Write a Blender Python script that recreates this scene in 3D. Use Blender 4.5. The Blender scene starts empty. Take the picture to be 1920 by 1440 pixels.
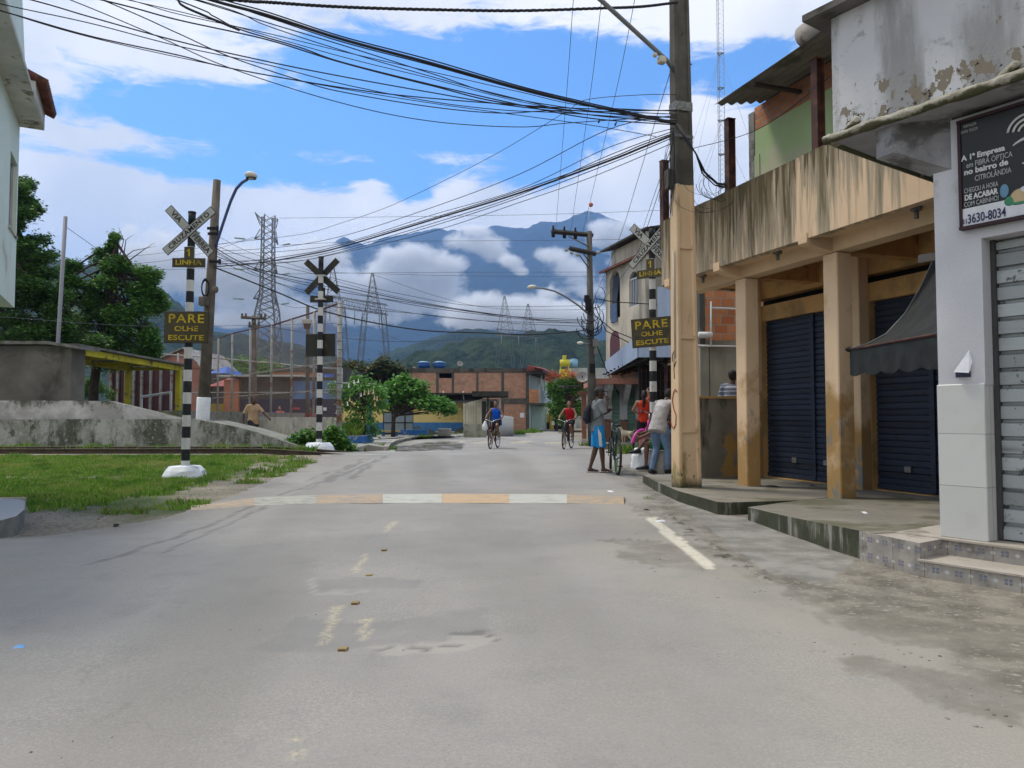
import bpy, math, random
import numpy as np
from mathutils import Vector, Matrix, noise as mnoise

random.seed(7)
R = math.radians
sc = bpy.context.scene
COL = sc.collection
F_PX, CAM_H, PITCH = 1400.0, 1.15, math.atan(62 / 1400.0)
CT, ST = math.cos(PITCH), math.sin(PITCH)
CAMP = Vector((0, 0, CAM_H))

# ------------------------------------------------------------------ where things stand
def ray(px, py):
    u = (px - 960) / F_PX; v = (720 - py) / F_PX
    return Vector((u, CT - v * ST, ST + v * CT))

def at(px, py, Y):
    d = ray(px, py)
    return CAMP + d * (Y / d.y)

def gz(x, y):
    """height of the ground: a low hump carries the railway"""
    return 0.27 * math.exp(-((y - 18.5) / 3.0) ** 2)

def gnd(px, py, z=None):
    d = ray(px, py)
    if z is not None:
        return CAMP + d * ((z - CAM_H) / d.z)
    t = -CAM_H / d.z * 0.3
    last = t
    for i in range(4000):
        p = CAMP + d * t
        if p.z <= gz(p.x, p.y): break
        last = t; t *= 1.004
    for i in range(20):
        m = (last + t) / 2; p = CAMP + d * m
        if p.z <= gz(p.x, p.y): t = m
        else: last = m
    return CAMP + d * t

class Frame:
    """upright frame: s along a facade, d out of it, z up"""
    def __init__(f, ox, oy, dx, dy):
        l = math.hypot(dx, dy); f.o = Vector((ox, oy, 0)); f.u = Vector((dx / l, dy / l, 0)); f.n = Vector((-dy / l, dx / l, 0))
        f.M = Matrix(((f.u.x, f.n.x, 0, ox), (f.u.y, f.n.y, 0, oy), (0, 0, 1, 0), (0, 0, 0, 1)))
    def hit(f, px, py, d=0.0):
        r = ray(px, py); o = f.o + f.n * d
        t = (o - CAMP).dot(f.n) / r.dot(f.n)
        p = CAMP + r * t
        return (p - o).dot(f.u), p.z
    def p(f, s, d, z):
        return f.M @ Vector((s, d, z))

# ------------------------------------------------------------------ objects
ORI = {}
def tag(o, label=None, cat=None, group=None, kind=None):
    if label: o['label'] = label
    if cat: o['category'] = cat
    if group: o['group'] = group
    if kind: o['kind'] = kind
    return o

def thing(name, loc, label, cat, group=None):
    o = bpy.data.objects.new(name, None); COL.objects.link(o)
    o.empty_display_size = 0.2
    o.location = loc; ORI[o.name] = Vector(loc)
    return tag(o, label, cat, group)

def kids(o):
    return [c for c in bpy.data.objects if c.parent == o]

def copy_tree(o, parent=None):
    c = o.copy(); COL.objects.link(c); c.parent = parent
    for ch in kids(o): copy_tree(ch, c)
    return c

class MB:
    def __init__(s, M=None):
        s.v = []; s.f = []; s.m = []; s.sm = []; s.mats = []; s.M = M or Matrix()
    def mi(s, mat):
        if mat not in s.mats: s.mats.append(mat)
        return s.mats.index(mat)
    def add(s, vs, fs, mat, smooth=False, M=None):
        b = len(s.v); T = s.M @ M if M is not None else s.M
        s.v += [tuple(T @ Vector(p)) for p in vs]
        k = s.mi(mat)
        s.f += [tuple(b + i for i in f) for f in fs]
        s.m += [k] * len(fs); s.sm += [smooth] * len(fs)
        return s
    def bx(s, x0, x1, y0, y1, z0, z1, mat, M=None):
        if x0 > x1: x0, x1 = x1, x0
        if y0 > y1: y0, y1 = y1, y0
        if z0 > z1: z0, z1 = z1, z0
        v = [(x, y, z) for z in (z0, z1) for y in (y0, y1) for x in (x0, x1)]
        return s.add(v, [(0, 2, 3, 1), (4, 5, 7, 6), (0, 1, 5, 4), (2, 6, 7, 3), (0, 4, 6, 2), (1, 3, 7, 5)], mat, M=M)
    def rbx(s, x0, x1, y0, y1, z0, z1, mat, b=0.01, M=None):
        """box with chamfered edges"""
        if x0 > x1: x0, x1 = x1, x0
        if y0 > y1: y0, y1 = y1, y0
        if z0 > z1: z0, z1 = z1, z0
        b = min(b, (x1 - x0) * .4, (y1 - y0) * .4, (z1 - z0) * .4)
        rings = []
        def ring(z, i, c):
            a0, a1, c0, c1 = x0 + i, x1 - i, y0 + i, y1 - i
            return [(a0 + c, c0, z), (a1 - c, c0, z), (a1, c0 + c, z), (a1, c1 - c, z), (a1 - c, c1, z), (a0 + c, c1, z), (a0, c1 - c, z), (a0, c0 + c, z)]
        rings = [ring(z0, b, b * .3), ring(z0 + b, 0, b), ring(z1 - b, 0, b), ring(z1, b, b * .3)]
        v = sum(rings, []); f = [tuple(range(7, -1, -1)), tuple(range(24, 32))]
        for k in range(3):
            for j in range(8):
                a = k * 8 + j; bb = k * 8 + (j + 1) % 8
                f.append((a, bb, bb + 8, a + 8))
        return s.add(v, f, mat, M=M)
    def prism(s, poly, z0, z1, mat, top=None, M=None):
        """poly: list of (x,y) or (x,y,ztop); counter-clockwise from above"""
        n = len(poly)
        lo = [(p[0], p[1], z0) for p in poly]; hi = [(p[0], p[1], p[2] if len(p) > 2 else z1) for p in poly]
        area = sum(poly[i][0] * poly[(i + 1) % n][1] - poly[(i + 1) % n][0] * poly[i][1] for i in range(n))
        sides = [(i, (i + 1) % n, n + (i + 1) % n, n + i) for i in range(n)]
        if area < 0: sides = [tuple(reversed(f)) for f in sides]; lidf = tuple(range(2 * n - 1, n - 1, -1)); bot = tuple(range(n))
        else: lidf = tuple(range(n, 2 * n)); bot = tuple(range(n - 1, -1, -1))
        s.add(lo + hi, sides + [bot], mat, M=M)
        return s.add(lo + hi, [lidf], top or mat, M=M)
    def side(s, prof, x0, x1, mat, M=None):
        """profile in (y,z) swept along x"""
        n = len(prof)
        v = [(x0, p[0], p[1]) for p in prof] + [(x1, p[0], p[1]) for p in prof]
        f = [(i, (i + 1) % n, n + (i + 1) % n, n + i) for i in range(n)] + [tuple(range(n - 1, -1, -1)), tuple(range(n, 2 * n))]
        return s.add(v, f, mat, M=M)
    def tube(s, pts, r, mat, n=8, caps=True, smooth=True, M=None, ell=None):
        pts = [Vector(p) for p in pts]; k = len(pts)
        rs = list(r) if isinstance(r, (list, tuple)) else [r] * k
        vs = []; prev = None
        for i, p in enumerate(pts):
            t = (pts[min(i + 1, k - 1)] - pts[max(i - 1, 0)])
            if t.length < 1e-9: t = Vector((0, 0, 1))
            t.normalize()
            if prev is None:
                a = Vector((1, 0, 0)) if abs(t.x) < .8 else Vector((0, 1, 0))
                if ell is not None: a = Vector(ell[0])
                prev = (a - t * a.dot(t)).normalized()
            else: prev = (prev - t * prev.dot(t)).normalized()
            b = t.cross(prev)
            eb = ell[1] if ell is not None else 1.0
            for j in range(n):
                an = 2 * math.pi * j / n
                rr = rs[i]
                if isinstance(rr, (tuple, list)): q = p + prev * math.cos(an) * rr[0] + b * math.sin(an) * rr[1]
                else: q = p + prev * math.cos(an) * rr + b * math.sin(an) * rr * eb
                vs.append(q)
        fs = [(i * n + j, i * n + (j + 1) % n, (i + 1) * n + (j + 1) % n, (i + 1) * n + j) for i in range(k - 1) for j in range(n)]
        if caps: fs += [tuple(range(n - 1, -1, -1)), tuple(range((k - 1) * n, k * n))]
        return s.add(vs, fs, mat, smooth, M)
    def cyl(s, c, r, h, mat, n=16, r2=None, M=None, smooth=True):
        c = Vector(c)
        return s.tube([c, c + Vector((0, 0, h))], [r, r if r2 is None else r2], mat, n, True, smooth, M)
    def ell(s, c, rad, mat, n=12, k=8, M=None, smooth=True):
        c = Vector(c); rx, ry, rz = rad if isinstance(rad, (tuple, list)) else (rad,) * 3
        T = Matrix.Translation(c) @ (M or Matrix())
        vs = [(0, 0, -rz)]
        for i in range(1, k):
            a = -math.pi / 2 + math.pi * i / k
            for j in range(n):
                b = 2 * math.pi * j / n
                vs.append((rx * math.cos(a) * math.cos(b), ry * math.cos(a) * math.sin(b), rz * math.sin(a)))
        vs.append((0, 0, rz)); e = len(vs) - 1
        fs = [(0, 1 + (j + 1) % n, 1 + j) for j in range(n)]
        for i in range(k - 2):
            for j in range(n):
                a = 1 + i * n + j; b = 1 + i * n + (j + 1) % n
                fs.append((a, b, b + n, a + n))
        fs += [(e, 1 + (k - 2) * n + j, 1 + (k - 2) * n + (j + 1) % n) for j in range(n)]
        return s.add(vs, fs, mat, smooth, T)
    def torus(s, c, R0, r, mat, n=32, k=8, M=None, a0=0, a1=360, rz=None):
        c = Vector(c); full = abs(a1 - a0) >= 360
        m = n if full else n + 1
        pts = []
        vs = []
        for i in range(m):
            a = R(a0 + (a1 - a0) * i / n)
            for j in range(k):
                b = 2 * math.pi * j / k
                rr = R0 + r * math.cos(b)
                vs.append((rr * math.cos(a), (rz or r) * math.sin(b), rr * math.sin(a)))
        fs = []
        for i in range(n if full else n):
            i2 = (i + 1) % m if full else i + 1
            for j in range(k):
                fs.append((i * k + j, i * k + (j + 1) % k, i2 * k + (j + 1) % k, i2 * k + j))
        return s.add(vs, fs, mat, True, Matrix.Translation(c) @ (M or Matrix()))
    def wall(s, s0, s1, z0, z1, d0, d1, mat, holes=(), rev=None, M=None):
        """wall in the local x/z plane from d0 (back) to d1 (front, outer), with rectangular holes (s0,s1,z0,z1)"""
        xs = sorted({s0, s1} | {min(max(h[i], s0), s1) for h in holes for i in (0, 1)})
        zs = sorted({z0, z1} | {min(max(h[i], z0), z1) for h in holes for i in (2, 3)})
        def solid(i, j):
            if i < 0 or j < 0 or i >= len(xs) - 1 or j >= len(zs) - 1: return False
            x = (xs[i] + xs[i + 1]) / 2; z = (zs[j] + zs[j + 1]) / 2
            return not any(h[0] < x < h[1] and h[2] < z < h[3] for h in holes)
        for i in range(len(xs) - 1):
            for j in range(len(zs) - 1):
                if not solid(i, j): continue
                a, b, c, e = xs[i], xs[i + 1], zs[j], zs[j + 1]
                s.add([(a, d1, c), (a, d1, e), (b, d1, e), (b, d1, c)] if d1 > d0 else [(a, d1, c), (b, d1, c), (b, d1, e), (a, d1, e)], [(0, 1, 2, 3)], mat, M=M)
                s.add([(a, d0, c), (b, d0, c), (b, d0, e), (a, d0, e)] if d1 > d0 else [(a, d0, c), (a, d0, e), (b, d0, e), (b, d0, c)], [(0, 1, 2, 3)], mat, M=M)
                rm = rev or mat
                if not solid(i - 1, j): s.add([(a, d0, c), (a, d0, e), (a, d1, e), (a, d1, c)], [(0, 1, 2, 3)], rm, M=M)
                if not solid(i + 1, j): s.add([(b, d0, c), (b, d1, c), (b, d1, e), (b, d0, e)], [(0, 1, 2, 3)], rm, M=M)
                if not solid(i, j - 1): s.add([(a, d0, c), (a, d1, c), (b, d1, c), (b, d0, c)], [(0, 1, 2, 3)], rm, M=M)
                if not solid(i, j + 1): s.add([(a, d0, e), (b, d0, e), (b, d1, e), (a, d1, e)], [(0, 1, 2, 3)], rm, M=M)
        return s
    def text(s, body, size, mat, M, sx=1.0, bold=0.0, ext=0.001, space=1.0, align='CENTER', width=None):
        """flat letters in the local x/y plane of M"""
        cu = bpy.data.curves.new('t', 'FONT'); cu.body = body; cu.size = size; cu.extrude = ext; cu.offset = bold
        cu.align_x = align; cu.align_y = 'CENTER'; cu.space_character = space; cu.resolution_u = 3
        o = bpy.data.objects.new('t', cu); COL.objects.link(o)
        dg = bpy.context.evaluated_depsgraph_get()
        me = bpy.data.meshes.new_from_object(o.evaluated_get(dg))
        xs_ = [v.co.x for v in me.vertices]; cx = (min(xs_) + max(xs_)) / 2
        if width: sx = width / (max(xs_) - min(xs_))
        else: cx = 0 if align != 'CENTER' else cx
        s.add([((v.co.x - cx) * sx, v.co.y, v.co.z) for v in me.vertices], [tuple(p.vertices) for p in me.polygons], mat, M=M)
        bpy.data.objects.remove(o); bpy.data.curves.remove(cu); bpy.data.meshes.remove(me)
        return s
    def mesh(s, name, origin=Vector((0, 0, 0))):
        me = bpy.data.meshes.new(name)
        n = len(s.v)
        V = np.array(s.v, dtype=np.float64).reshape(-1, 3) - np.array(origin)
        me.vertices.add(n); me.vertices.foreach_set('co', V.astype(np.float32).ravel())
        lens = np.array([len(f) for f in s.f], dtype=np.int32)
        loops = np.fromiter((i for f in s.f for i in f), dtype=np.int32)
        me.loops.add(len(loops)); me.loops.foreach_set('vertex_index', loops)
        me.polygons.add(len(lens)); starts = np.concatenate(([0], np.cumsum(lens)[:-1])).astype(np.int32)
        me.polygons.foreach_set('loop_start', starts)
        me.polygons.foreach_set('material_index', np.array(s.m, dtype=np.int32))
        me.polygons.foreach_set('use_smooth', np.array(s.sm, dtype=bool))
        for m in s.mats: me.materials.append(m)
        me.update(calc_edges=True)
        # metre-sized box projection
        uv = me.uv_layers.new(name='UVMap')
        nr = np.zeros(len(lens) * 3, dtype=np.float32); me.polygons.foreach_get('normal', nr); nr = nr.reshape(-1, 3)
        pi = np.repeat(np.arange(len(lens)), lens); N = nr[pi]; P = V[loops] + np.array(origin)
        hz = np.abs(N[:, 2]) > .75
        hl = np.sqrt(N[:, 0] ** 2 + N[:, 1] ** 2) + 1e-9
        U = np.where(hz, P[:, 0], (-N[:, 1] * P[:, 0] + N[:, 0] * P[:, 1]) / hl)
        W = np.where(hz, P[:, 1], P[:, 2])
        uv.data.foreach_set('uv', np.stack([U, W], 1).astype(np.float32).ravel())
        return me
    def build(s, name, parent=None, origin=None):
        if parent is not None: org = ORI[parent.name]
        else: org = Vector(origin) if origin is not None else Vector((0, 0, 0))
        o = bpy.data.objects.new(name, s.mesh(name, org)); COL.objects.link(o)
        ORI[o.name] = org.copy()
        if parent is not None: o.parent = parent
        else: o.location = org
        return o

def bake(o, mods):
    """apply modifiers [(type, {props})] to o's mesh"""
    for t, pr in mods:
        m = o.modifiers.new('m', t)
        for k, v in pr.items(): setattr(m, k, v)
    dg = bpy.context.evaluated_depsgraph_get(); dg.update()
    me = bpy.data.meshes.new_from_object(o.evaluated_get(dg))
    o.modifiers.clear(); old = o.data; me.name = old.name; o.data = me
    if not me.materials and old.materials:
        for mm in old.materials: me.materials.append(mm)
    me.polygons.foreach_set('use_smooth', np.ones(len(me.polygons), dtype=bool))
    bpy.data.meshes.remove(old)
    return o

def T3(x, y, z): return Matrix.Translation((x, y, z))
def RX(a): return Matrix.Rotation(R(a), 4, 'X')
def RY(a): return Matrix.Rotation(R(a), 4, 'Y')
def RZ(a): return Matrix.Rotation(R(a), 4, 'Z')

# ------------------------------------------------------------------ materials
class NT:
    def __init__(s, name, surf=True):
        s.mat = bpy.data.materials.new(name); s.mat.use_nodes = True
        s.t = s.mat.node_tree; s.t.nodes.clear()
        s.out = s.t.nodes.new('ShaderNodeOutputMaterial')
        s.pos = None
    def n(s, typ, ins=None, **pr):
        nd = s.t.nodes.new('ShaderNode' + typ)
        for k, v in pr.items(): setattr(nd, k, v)
        for k, v in (ins or {}).items():
            tgt = nd.inputs[k]
            if isinstance(v, bpy.types.NodeSocket): s.t.links.new(v, tgt)
            else:
                if isinstance(v, (tuple, list)) and len(v) == 3 and tgt.type == 'RGBA': v = (*v, 1)
                tgt.default_value = v
        return nd
    def P(s):
        if s.pos is None: s.pos = s.n('NewGeometry').outputs['Position']
        return s.pos
    def UV(s): return s.n('TexCoord').outputs['UV']
    def scaled(s, vec, sc_):
        return s.n('VectorMath', {0: vec, 1: sc_}, operation='MULTIPLY').outputs[0]
    def noise(s, scale, detail=4, rough=.55, vec=None, dist=0):
        return s.n('TexNoise', {'Vector': vec if vec is not None else s.P(), 'Scale': scale, 'Detail': detail, 'Roughness': rough, 'Distortion': dist}).outputs['Fac']
    def ramp(s, fac, a, b):
        return s.n('MapRange', {'Value': fac, 'From Min': a, 'From Max': b}, interpolation_type='SMOOTHSTEP').outputs[0]
    def mix(s, fac, a, b, mode='MIX'):
        nd = s.n('Mix', data_type='RGBA', blend_type=mode)
        for k, v in ((0, fac), (6, a), (7, b)):
            tgt = nd.inputs[k]
            if isinstance(v, bpy.types.NodeSocket): s.t.links.new(v, tgt)
            else: tgt.default_value = (*v, 1) if isinstance(v, (tuple, list)) and len(v) == 3 else v
        return nd.outputs[2]
    def math(s, op, a, b=0.0, c=0.0):
        return s.n('Math', {0: a, 1: b, 2: c}, operation=op).outputs[0]
    def bsdf(s, col, rough=.8, metal=0, bump=None, bstr=.3, bdist=.01, spec=.35, **kw):
        ins = {'Base Color': col, 'Roughness': rough, 'Metallic': metal, 'Specular IOR Level': spec}
        ins.update(kw)
        if bump is not None:
            ins['Normal'] = s.n('Bump', {'Height': bump, 'Strength': bstr, 'Distance': bdist}).outputs[0]
        b = s.n('BsdfPrincipled', ins)
        s.t.links.new(b.outputs[0], s.out.inputs[0])
        return b
    def done(s): return s.mat

def dk(c, f): return tuple(x * f for x in c)

MATS = {}
def paint(name, col, var=.25, scale=1.5, rough=.75, stain=None, samt=.5, sscale=2.0, streak=False, metal=0, bump=.25, bscale=60, grain=.12, spec=.3, speck=None):
    """a plain surface with broad tone variation, fine grain, and optional stains or run-off streaks"""
    if name in MATS: return MATS[name]
    t = NT(name)
    f = t.noise(scale, 5)
    c = t.mix(t.ramp(f, .3, .7), dk(col, 1 - var), dk(col, 1 + var * .5))
    g = t.noise(bscale, 3)
    c = t.mix(grain, c, t.mix(g, dk(col, .3), dk(col, 1.6)))
    if stain is not None:
        v = t.scaled(t.P(), (1, 1, .12) if streak else (1, 1, 1))
        s1 = t.noise(sscale, 6, .65, v, .3)
        s2 = t.noise(sscale * .3, 3)
        m = t.ramp(t.math('ADD', s1, t.math('MULTIPLY', t.math('SUBTRACT', s2, .5), .6)), .62 - samt * .25, .72 - samt * .1)
        c = t.mix(m, c, stain)
    if speck is not None:
        m = t.ramp(t.noise(speck[1], 4, .6), speck[2], speck[2] + .04)
        c = t.mix(m, c, speck[0])
    t.bsdf(c, rough, metal, g, bump, .006, spec)
    MATS[name] = t.done(); return MATS[name]

def flat(name, col, rough=.6, metal=0, **kw):
    if name in MATS: return MATS[name]
    t = NT(name)
    f = t.noise(14, 3)
    t.bsdf(t.mix(f, dk(col, .8), dk(col, 1.2)), rough, metal, **kw)
    MATS[name] = t.done(); return MATS[name]
# ------------------------------------------------------------------ camera, light, sky, air
cam = bpy.data.cameras.new('camera'); co = bpy.data.objects.new('camera', cam); COL.objects.link(co)
cam.sensor_fit = 'HORIZONTAL'; cam.sensor_width = 36; cam.lens = F_PX / 1920 * 36
cam.clip_start = .05; cam.clip_end = 30000
co.location = CAMP; co.rotation_euler = (math.pi / 2 + PITCH, 0, 0)
sc.camera = co

SUN_EL, SUN_AZ = 62, -55     # azimuth from +Y towards +X
sd = Vector((math.sin(R(SUN_AZ)) * math.cos(R(SUN_EL)), math.cos(R(SUN_AZ)) * math.cos(R(SUN_EL)), math.sin(R(SUN_EL))))
sl = bpy.data.lights.new('sun', 'SUN'); sl.energy = 3.0; sl.angle = R(12); sl.color = (1, .92, .78)
so = bpy.data.objects.new('sun', sl); COL.objects.link(so); so.rotation_euler = (-sd).to_track_quat('-Z', 'Y').to_euler()

w = bpy.data.worlds.new('World'); sc.world = w; w.use_nodes = True
wt = w.node_tree; wt.nodes.clear()
def wn(typ, ins=None, **pr):
    nd = wt.nodes.new('ShaderNode' + typ)
    for k, v in pr.items(): setattr(nd, k, v)
    for k, v in (ins or {}).items():
        if isinstance(v, bpy.types.NodeSocket): wt.links.new(v, nd.inputs[k])
        else: nd.inputs[k].default_value = v
    return nd
def wm(op, a, b=0.0, c=0.0): return wn('Math', {0: a, 1: b, 2: c}, operation=op).outputs[0]
sky = wn('TexSky', sky_type='NISHITA', sun_disc=False, sun_elevation=R(SUN_EL), sun_rotation=R(SUN_AZ), altitude=200, air_density=1.0, dust_density=.5, ozone_density=2.0)
skyc = wn('Mix', {0: 1.0, 6: sky.outputs[0], 7: (.78, 1.42, 1.95, 1)}, data_type='RGBA', blend_type='MULTIPLY').outputs[2]
tc = wn('TexCoord').outputs['Generated']
dirn = wn('VectorMath', {0: tc}, operation='NORMALIZE').outputs[0]
sep = wn('SeparateXYZ', {0: dirn})
az = wm('ARCTAN2', sep.outputs[0], sep.outputs[1]); el = wm('ARCSINE', sep.outputs[2])
nz = wn('TexNoise', {'Vector': wn('VectorMath', {0: dirn, 1: (3.0, 3.0, 7.5)}, operation='MULTIPLY').outputs[0], 'Scale': 1.3, 'Detail': 9, 'Roughness': .58, 'Distortion': .35}).outputs['Fac']
nz2 = wn('TexNoise', {'Vector': wn('VectorMath', {0: dirn, 1: (5, 5, 16)}, operation='MULTIPLY').outputs[0], 'Scale': 3.4, 'Detail': 9, 'Roughness': .62, 'Distortion': .6}).outputs['Fac']
BL = [ # px, py, half width, half height, amount
    (150, 60, 420, 120, 1.0), (420, 130, 200, 30, .5), (80, 190, 60, 30, .3), (900, 10, 560, 62, 1.15), (1440, 0, 170, 60, .9), (1330, 290, 130, 140, 1.1),
    (1190, 270, 130, 90, .9), (880, 295, 150, 22, .7), (760, 185, 110, 28, .45), (120, 330, 130, 80, .9), (330, 400, 300, 85, .8), (330, 270, 260, 22, .4), (620, 290, 90, 12, .4), (560, 400, 170, 60, .8),
    (900, 360, 90, 40, .85), (960, 410, 240, 40, .9), (1180, 380, 140, 50, 1.0), (700, 350, 35, 16, .7), (735, 425, 40, 35, 1.0), (420, 560, 700, 110, 1.3), (1650, 300, 300, 400, .5), (1550, 60, 60, 40, .45),
    (600, 210, 500, 70, -.75), (150, 205, 160, 22, -.5), (230, 300, 200, 14, -.5), (480, 350, 120, 14, -.4), (1000, 150, 300, 80, -.8), (560, 320, 110, 20, -.4), (1420, 130, 90, 60, -.8), (760, 340, 90, 40, -.35)]
acc = None
for (bx_, by_, sx_, sy_, am_) in BL:
    d = ray(bx_, by_).normalized(); a_ = math.atan2(d.x, d.y); e_ = math.asin(d.z)
    q = wm('ADD', wm('POWER', wm('MULTIPLY', wm('SUBTRACT', az, a_), F_PX / sx_ * 1.0), 2.0), wm('POWER', wm('MULTIPLY', wm('SUBTRACT', el, e_), F_PX / sy_), 2.0))
    g = wm('MULTIPLY', wm('EXPONENT', wm('MULTIPLY', q, -1.0)), am_)
    acc = g if acc is None else wm('ADD', acc, g)
front = wn('MapRange', {'Value': wm('ABSOLUTE', az), 'From Min': .75, 'From Max': 1.0, 'To Min': 0, 'To Max': .8}).outputs[0]
acc = wm('ADD', acc, wm('MINIMUM', front, 1.0))
tot = wm('ADD', acc, wm('ADD', wm('MULTIPLY', wm('SUBTRACT', nz, .5), 2.6), wm('MULTIPLY', wm('SUBTRACT', nz2, .5), 1.7)))
mask = wn('MapRange', {'Value': tot, 'From Min': .18, 'From Max': .82}, interpolation_type='SMOOTHSTEP').outputs[0]
shade = wn('MapRange', {'Value': wn('TexNoise', {'Vector': dirn, 'Scale': 5.0, 'Detail': 5}).outputs['Fac'], 'From Min': .35, 'From Max': .65}).outputs[0]
cl = wn('Mix', {0: shade, 6: (7.9, 8.1, 8.3, 1), 7: (11.4, 11.1, 10.7, 1)}, data_type='RGBA').outputs[2]
bgc = wn('Mix', {0: mask, 6: skyc, 7: cl}, data_type='RGBA').outputs[2]
bg = wn('Background', {0: bgc, 1: .1})
wo = wt.nodes.new('ShaderNodeOutputWorld'); wt.links.new(bg.outputs[0], wo.inputs[0])
w.cycles.sampling_method = 'MANUAL'; w.cycles.sample_map_resolution = 512

sc.view_settings.view_transform = 'Standard'; sc.view_settings.look = 'None'; sc.view_settings.gamma = 1; sc.view_settings.exposure = 0.13
sc.cycles.use_denoising = True; sc.cycles.denoiser = 'OPENIMAGEDENOISE'
sc.cycles.max_bounces = 6; sc.cycles.diffuse_bounces = 3; sc.cycles.glossy_bounces = 2; sc.cycles.transparent_max_bounces = 12; sc.cycles.transmission_bounces = 3
sc.cycles.volume_bounces = 4; sc.cycles.use_adaptive_sampling = True; sc.cycles.adaptive_threshold = .02
sc.cycles.caustics_reflective = False; sc.cycles.caustics_refractive = False

# ------------------------------------------------------------------ air
hz = MB(); 
t = NT('haze_air'); v = t.n('VolumePrincipled', {'Color': (.32, .56, 1.0, 1), 'Density': .00016, 'Anisotropy': .2})
t.t.links.new(v.outputs[0], t.out.inputs[1])
hz.bx(-4200, 4200, -60, 5600, -2, 1260, t.done())
tag(hz.build('haze'), 'thin bluish air between the street and the mountains', kind='stuff')

# ------------------------------------------------------------------ hills and mountains
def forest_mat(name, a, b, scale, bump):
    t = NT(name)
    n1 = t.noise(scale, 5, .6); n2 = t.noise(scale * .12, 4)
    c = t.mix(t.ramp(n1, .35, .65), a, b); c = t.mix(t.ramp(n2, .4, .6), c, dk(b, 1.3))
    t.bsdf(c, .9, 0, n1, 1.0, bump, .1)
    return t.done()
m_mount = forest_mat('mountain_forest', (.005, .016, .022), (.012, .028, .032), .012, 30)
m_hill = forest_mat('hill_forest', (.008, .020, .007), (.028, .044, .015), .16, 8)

def interp(tab, x):
    xs = [p[0] for p in tab]; ys = [p[1] for p in tab]
    return float(np.interp(x, xs, ys))

def range_mesh(name, ridge, Y0, Y1, mat, nx, ny, amp, fr, label, seed=0, power=1.0, back=.35, tree=0, ts=.1):
    """a mountain range: foot at Y0, ridge line at Y1 (given as picture-direction table), real depth behind"""
    mb = MB(); px0, px1 = ridge[0][0], ridge[-1][0]
    vs = []
    for j in range(ny + 1):
        t_ = j / ny
        for i in range(nx + 1):
            px = px0 + (px1 - px0) * i / nx
            rp = at(px, interp(ridge, px), Y1)
            if t_ <= .8:
                q = t_ / .8; Y = Y0 + (Y1 - Y0) * q; h = rp.z * q ** power
            else:
                q = (t_ - .8) / .2; Y = Y1 + (Y1 - Y0) * back * q; h = rp.z * (1 - q * .9); q = 1 - q
            x = rp.x / Y1 * (Y0 + (Y - Y0)) if Y <= Y1 else rp.x
            env = min(1, (1 - abs(q - .5) * 2) * 2 + .12) * min(1, q * 4)
            p = Vector((x * fr, Y * fr, seed))
            n_ = mnoise.fractal(p, 1.0, 2.1, 6) * amp * env
            rd = (1 - abs(mnoise.noise(Vector((x * fr * 1.4, Y * fr * .5, seed + 9))))) * amp * .9 * env - amp * .6 * env
            tr = 0
            if tree:
                dd = mnoise.voronoi(Vector((x * ts, Y * ts, 0)))[0]; tr = tree * (1 - dd[0] * 1.3) * (.6 + mnoise.noise(Vector((x * ts * .3, Y * ts * .3, 2))))
            if not tree: tr = mnoise.fractal(Vector((x * .011, Y * .002, 7)), 1.0, 2.2, 4) * 16 * (.3 + q * .7)
            vs.append((x, Y, max(-1.5, h + n_ + rd + tr)))
    fs = [(j * (nx + 1) + i, j * (nx + 1) + i + 1, (j + 1) * (nx + 1) + i + 1, (j + 1) * (nx + 1) + i) for j in range(ny) for i in range(nx)]
    mb.add(vs, fs, mat, True)
    return tag(mb.build(name), label, kind='structure')

MR = [(-900, 560), (-300, 540), (100, 560), (330, 535), (450, 500), (560, 475), (620, 462), (663, 455), (692, 461), (712, 450), (755, 440), (810, 431), (864, 429), (891, 425), (931, 423), (959, 429), (991, 433), (999, 427), (1026, 423), (1053, 421), (1075, 410), (1102, 403), (1125, 405), (1180, 425), (1260, 440), (1400, 450), (1700, 480), (2300, 560)]
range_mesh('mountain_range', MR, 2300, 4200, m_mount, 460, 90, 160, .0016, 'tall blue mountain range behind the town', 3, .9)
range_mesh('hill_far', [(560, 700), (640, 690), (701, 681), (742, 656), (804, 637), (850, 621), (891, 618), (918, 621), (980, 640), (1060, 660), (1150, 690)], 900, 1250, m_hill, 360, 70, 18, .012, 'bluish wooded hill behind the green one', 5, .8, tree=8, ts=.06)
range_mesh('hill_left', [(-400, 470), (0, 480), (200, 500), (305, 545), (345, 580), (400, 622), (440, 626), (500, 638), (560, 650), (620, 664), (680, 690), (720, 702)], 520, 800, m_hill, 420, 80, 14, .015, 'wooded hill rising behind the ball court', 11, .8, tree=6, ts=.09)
range_mesh('hill_near', [(600, 705), (680, 696), (734, 681), (772, 673), (810, 662), (845, 648), (880, 638), (940, 632), (1000, 627), (1026, 622), (1059, 622), (1102, 635), (1135, 646), (1250, 660), (1500, 650), (1900, 640), (2500, 660), (3300, 775)], 380, 560, m_hill, 760, 100, 9, .03, 'dark green wooded hill behind the brick house', 21, .75, tree=5.5, ts=.11)
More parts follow.
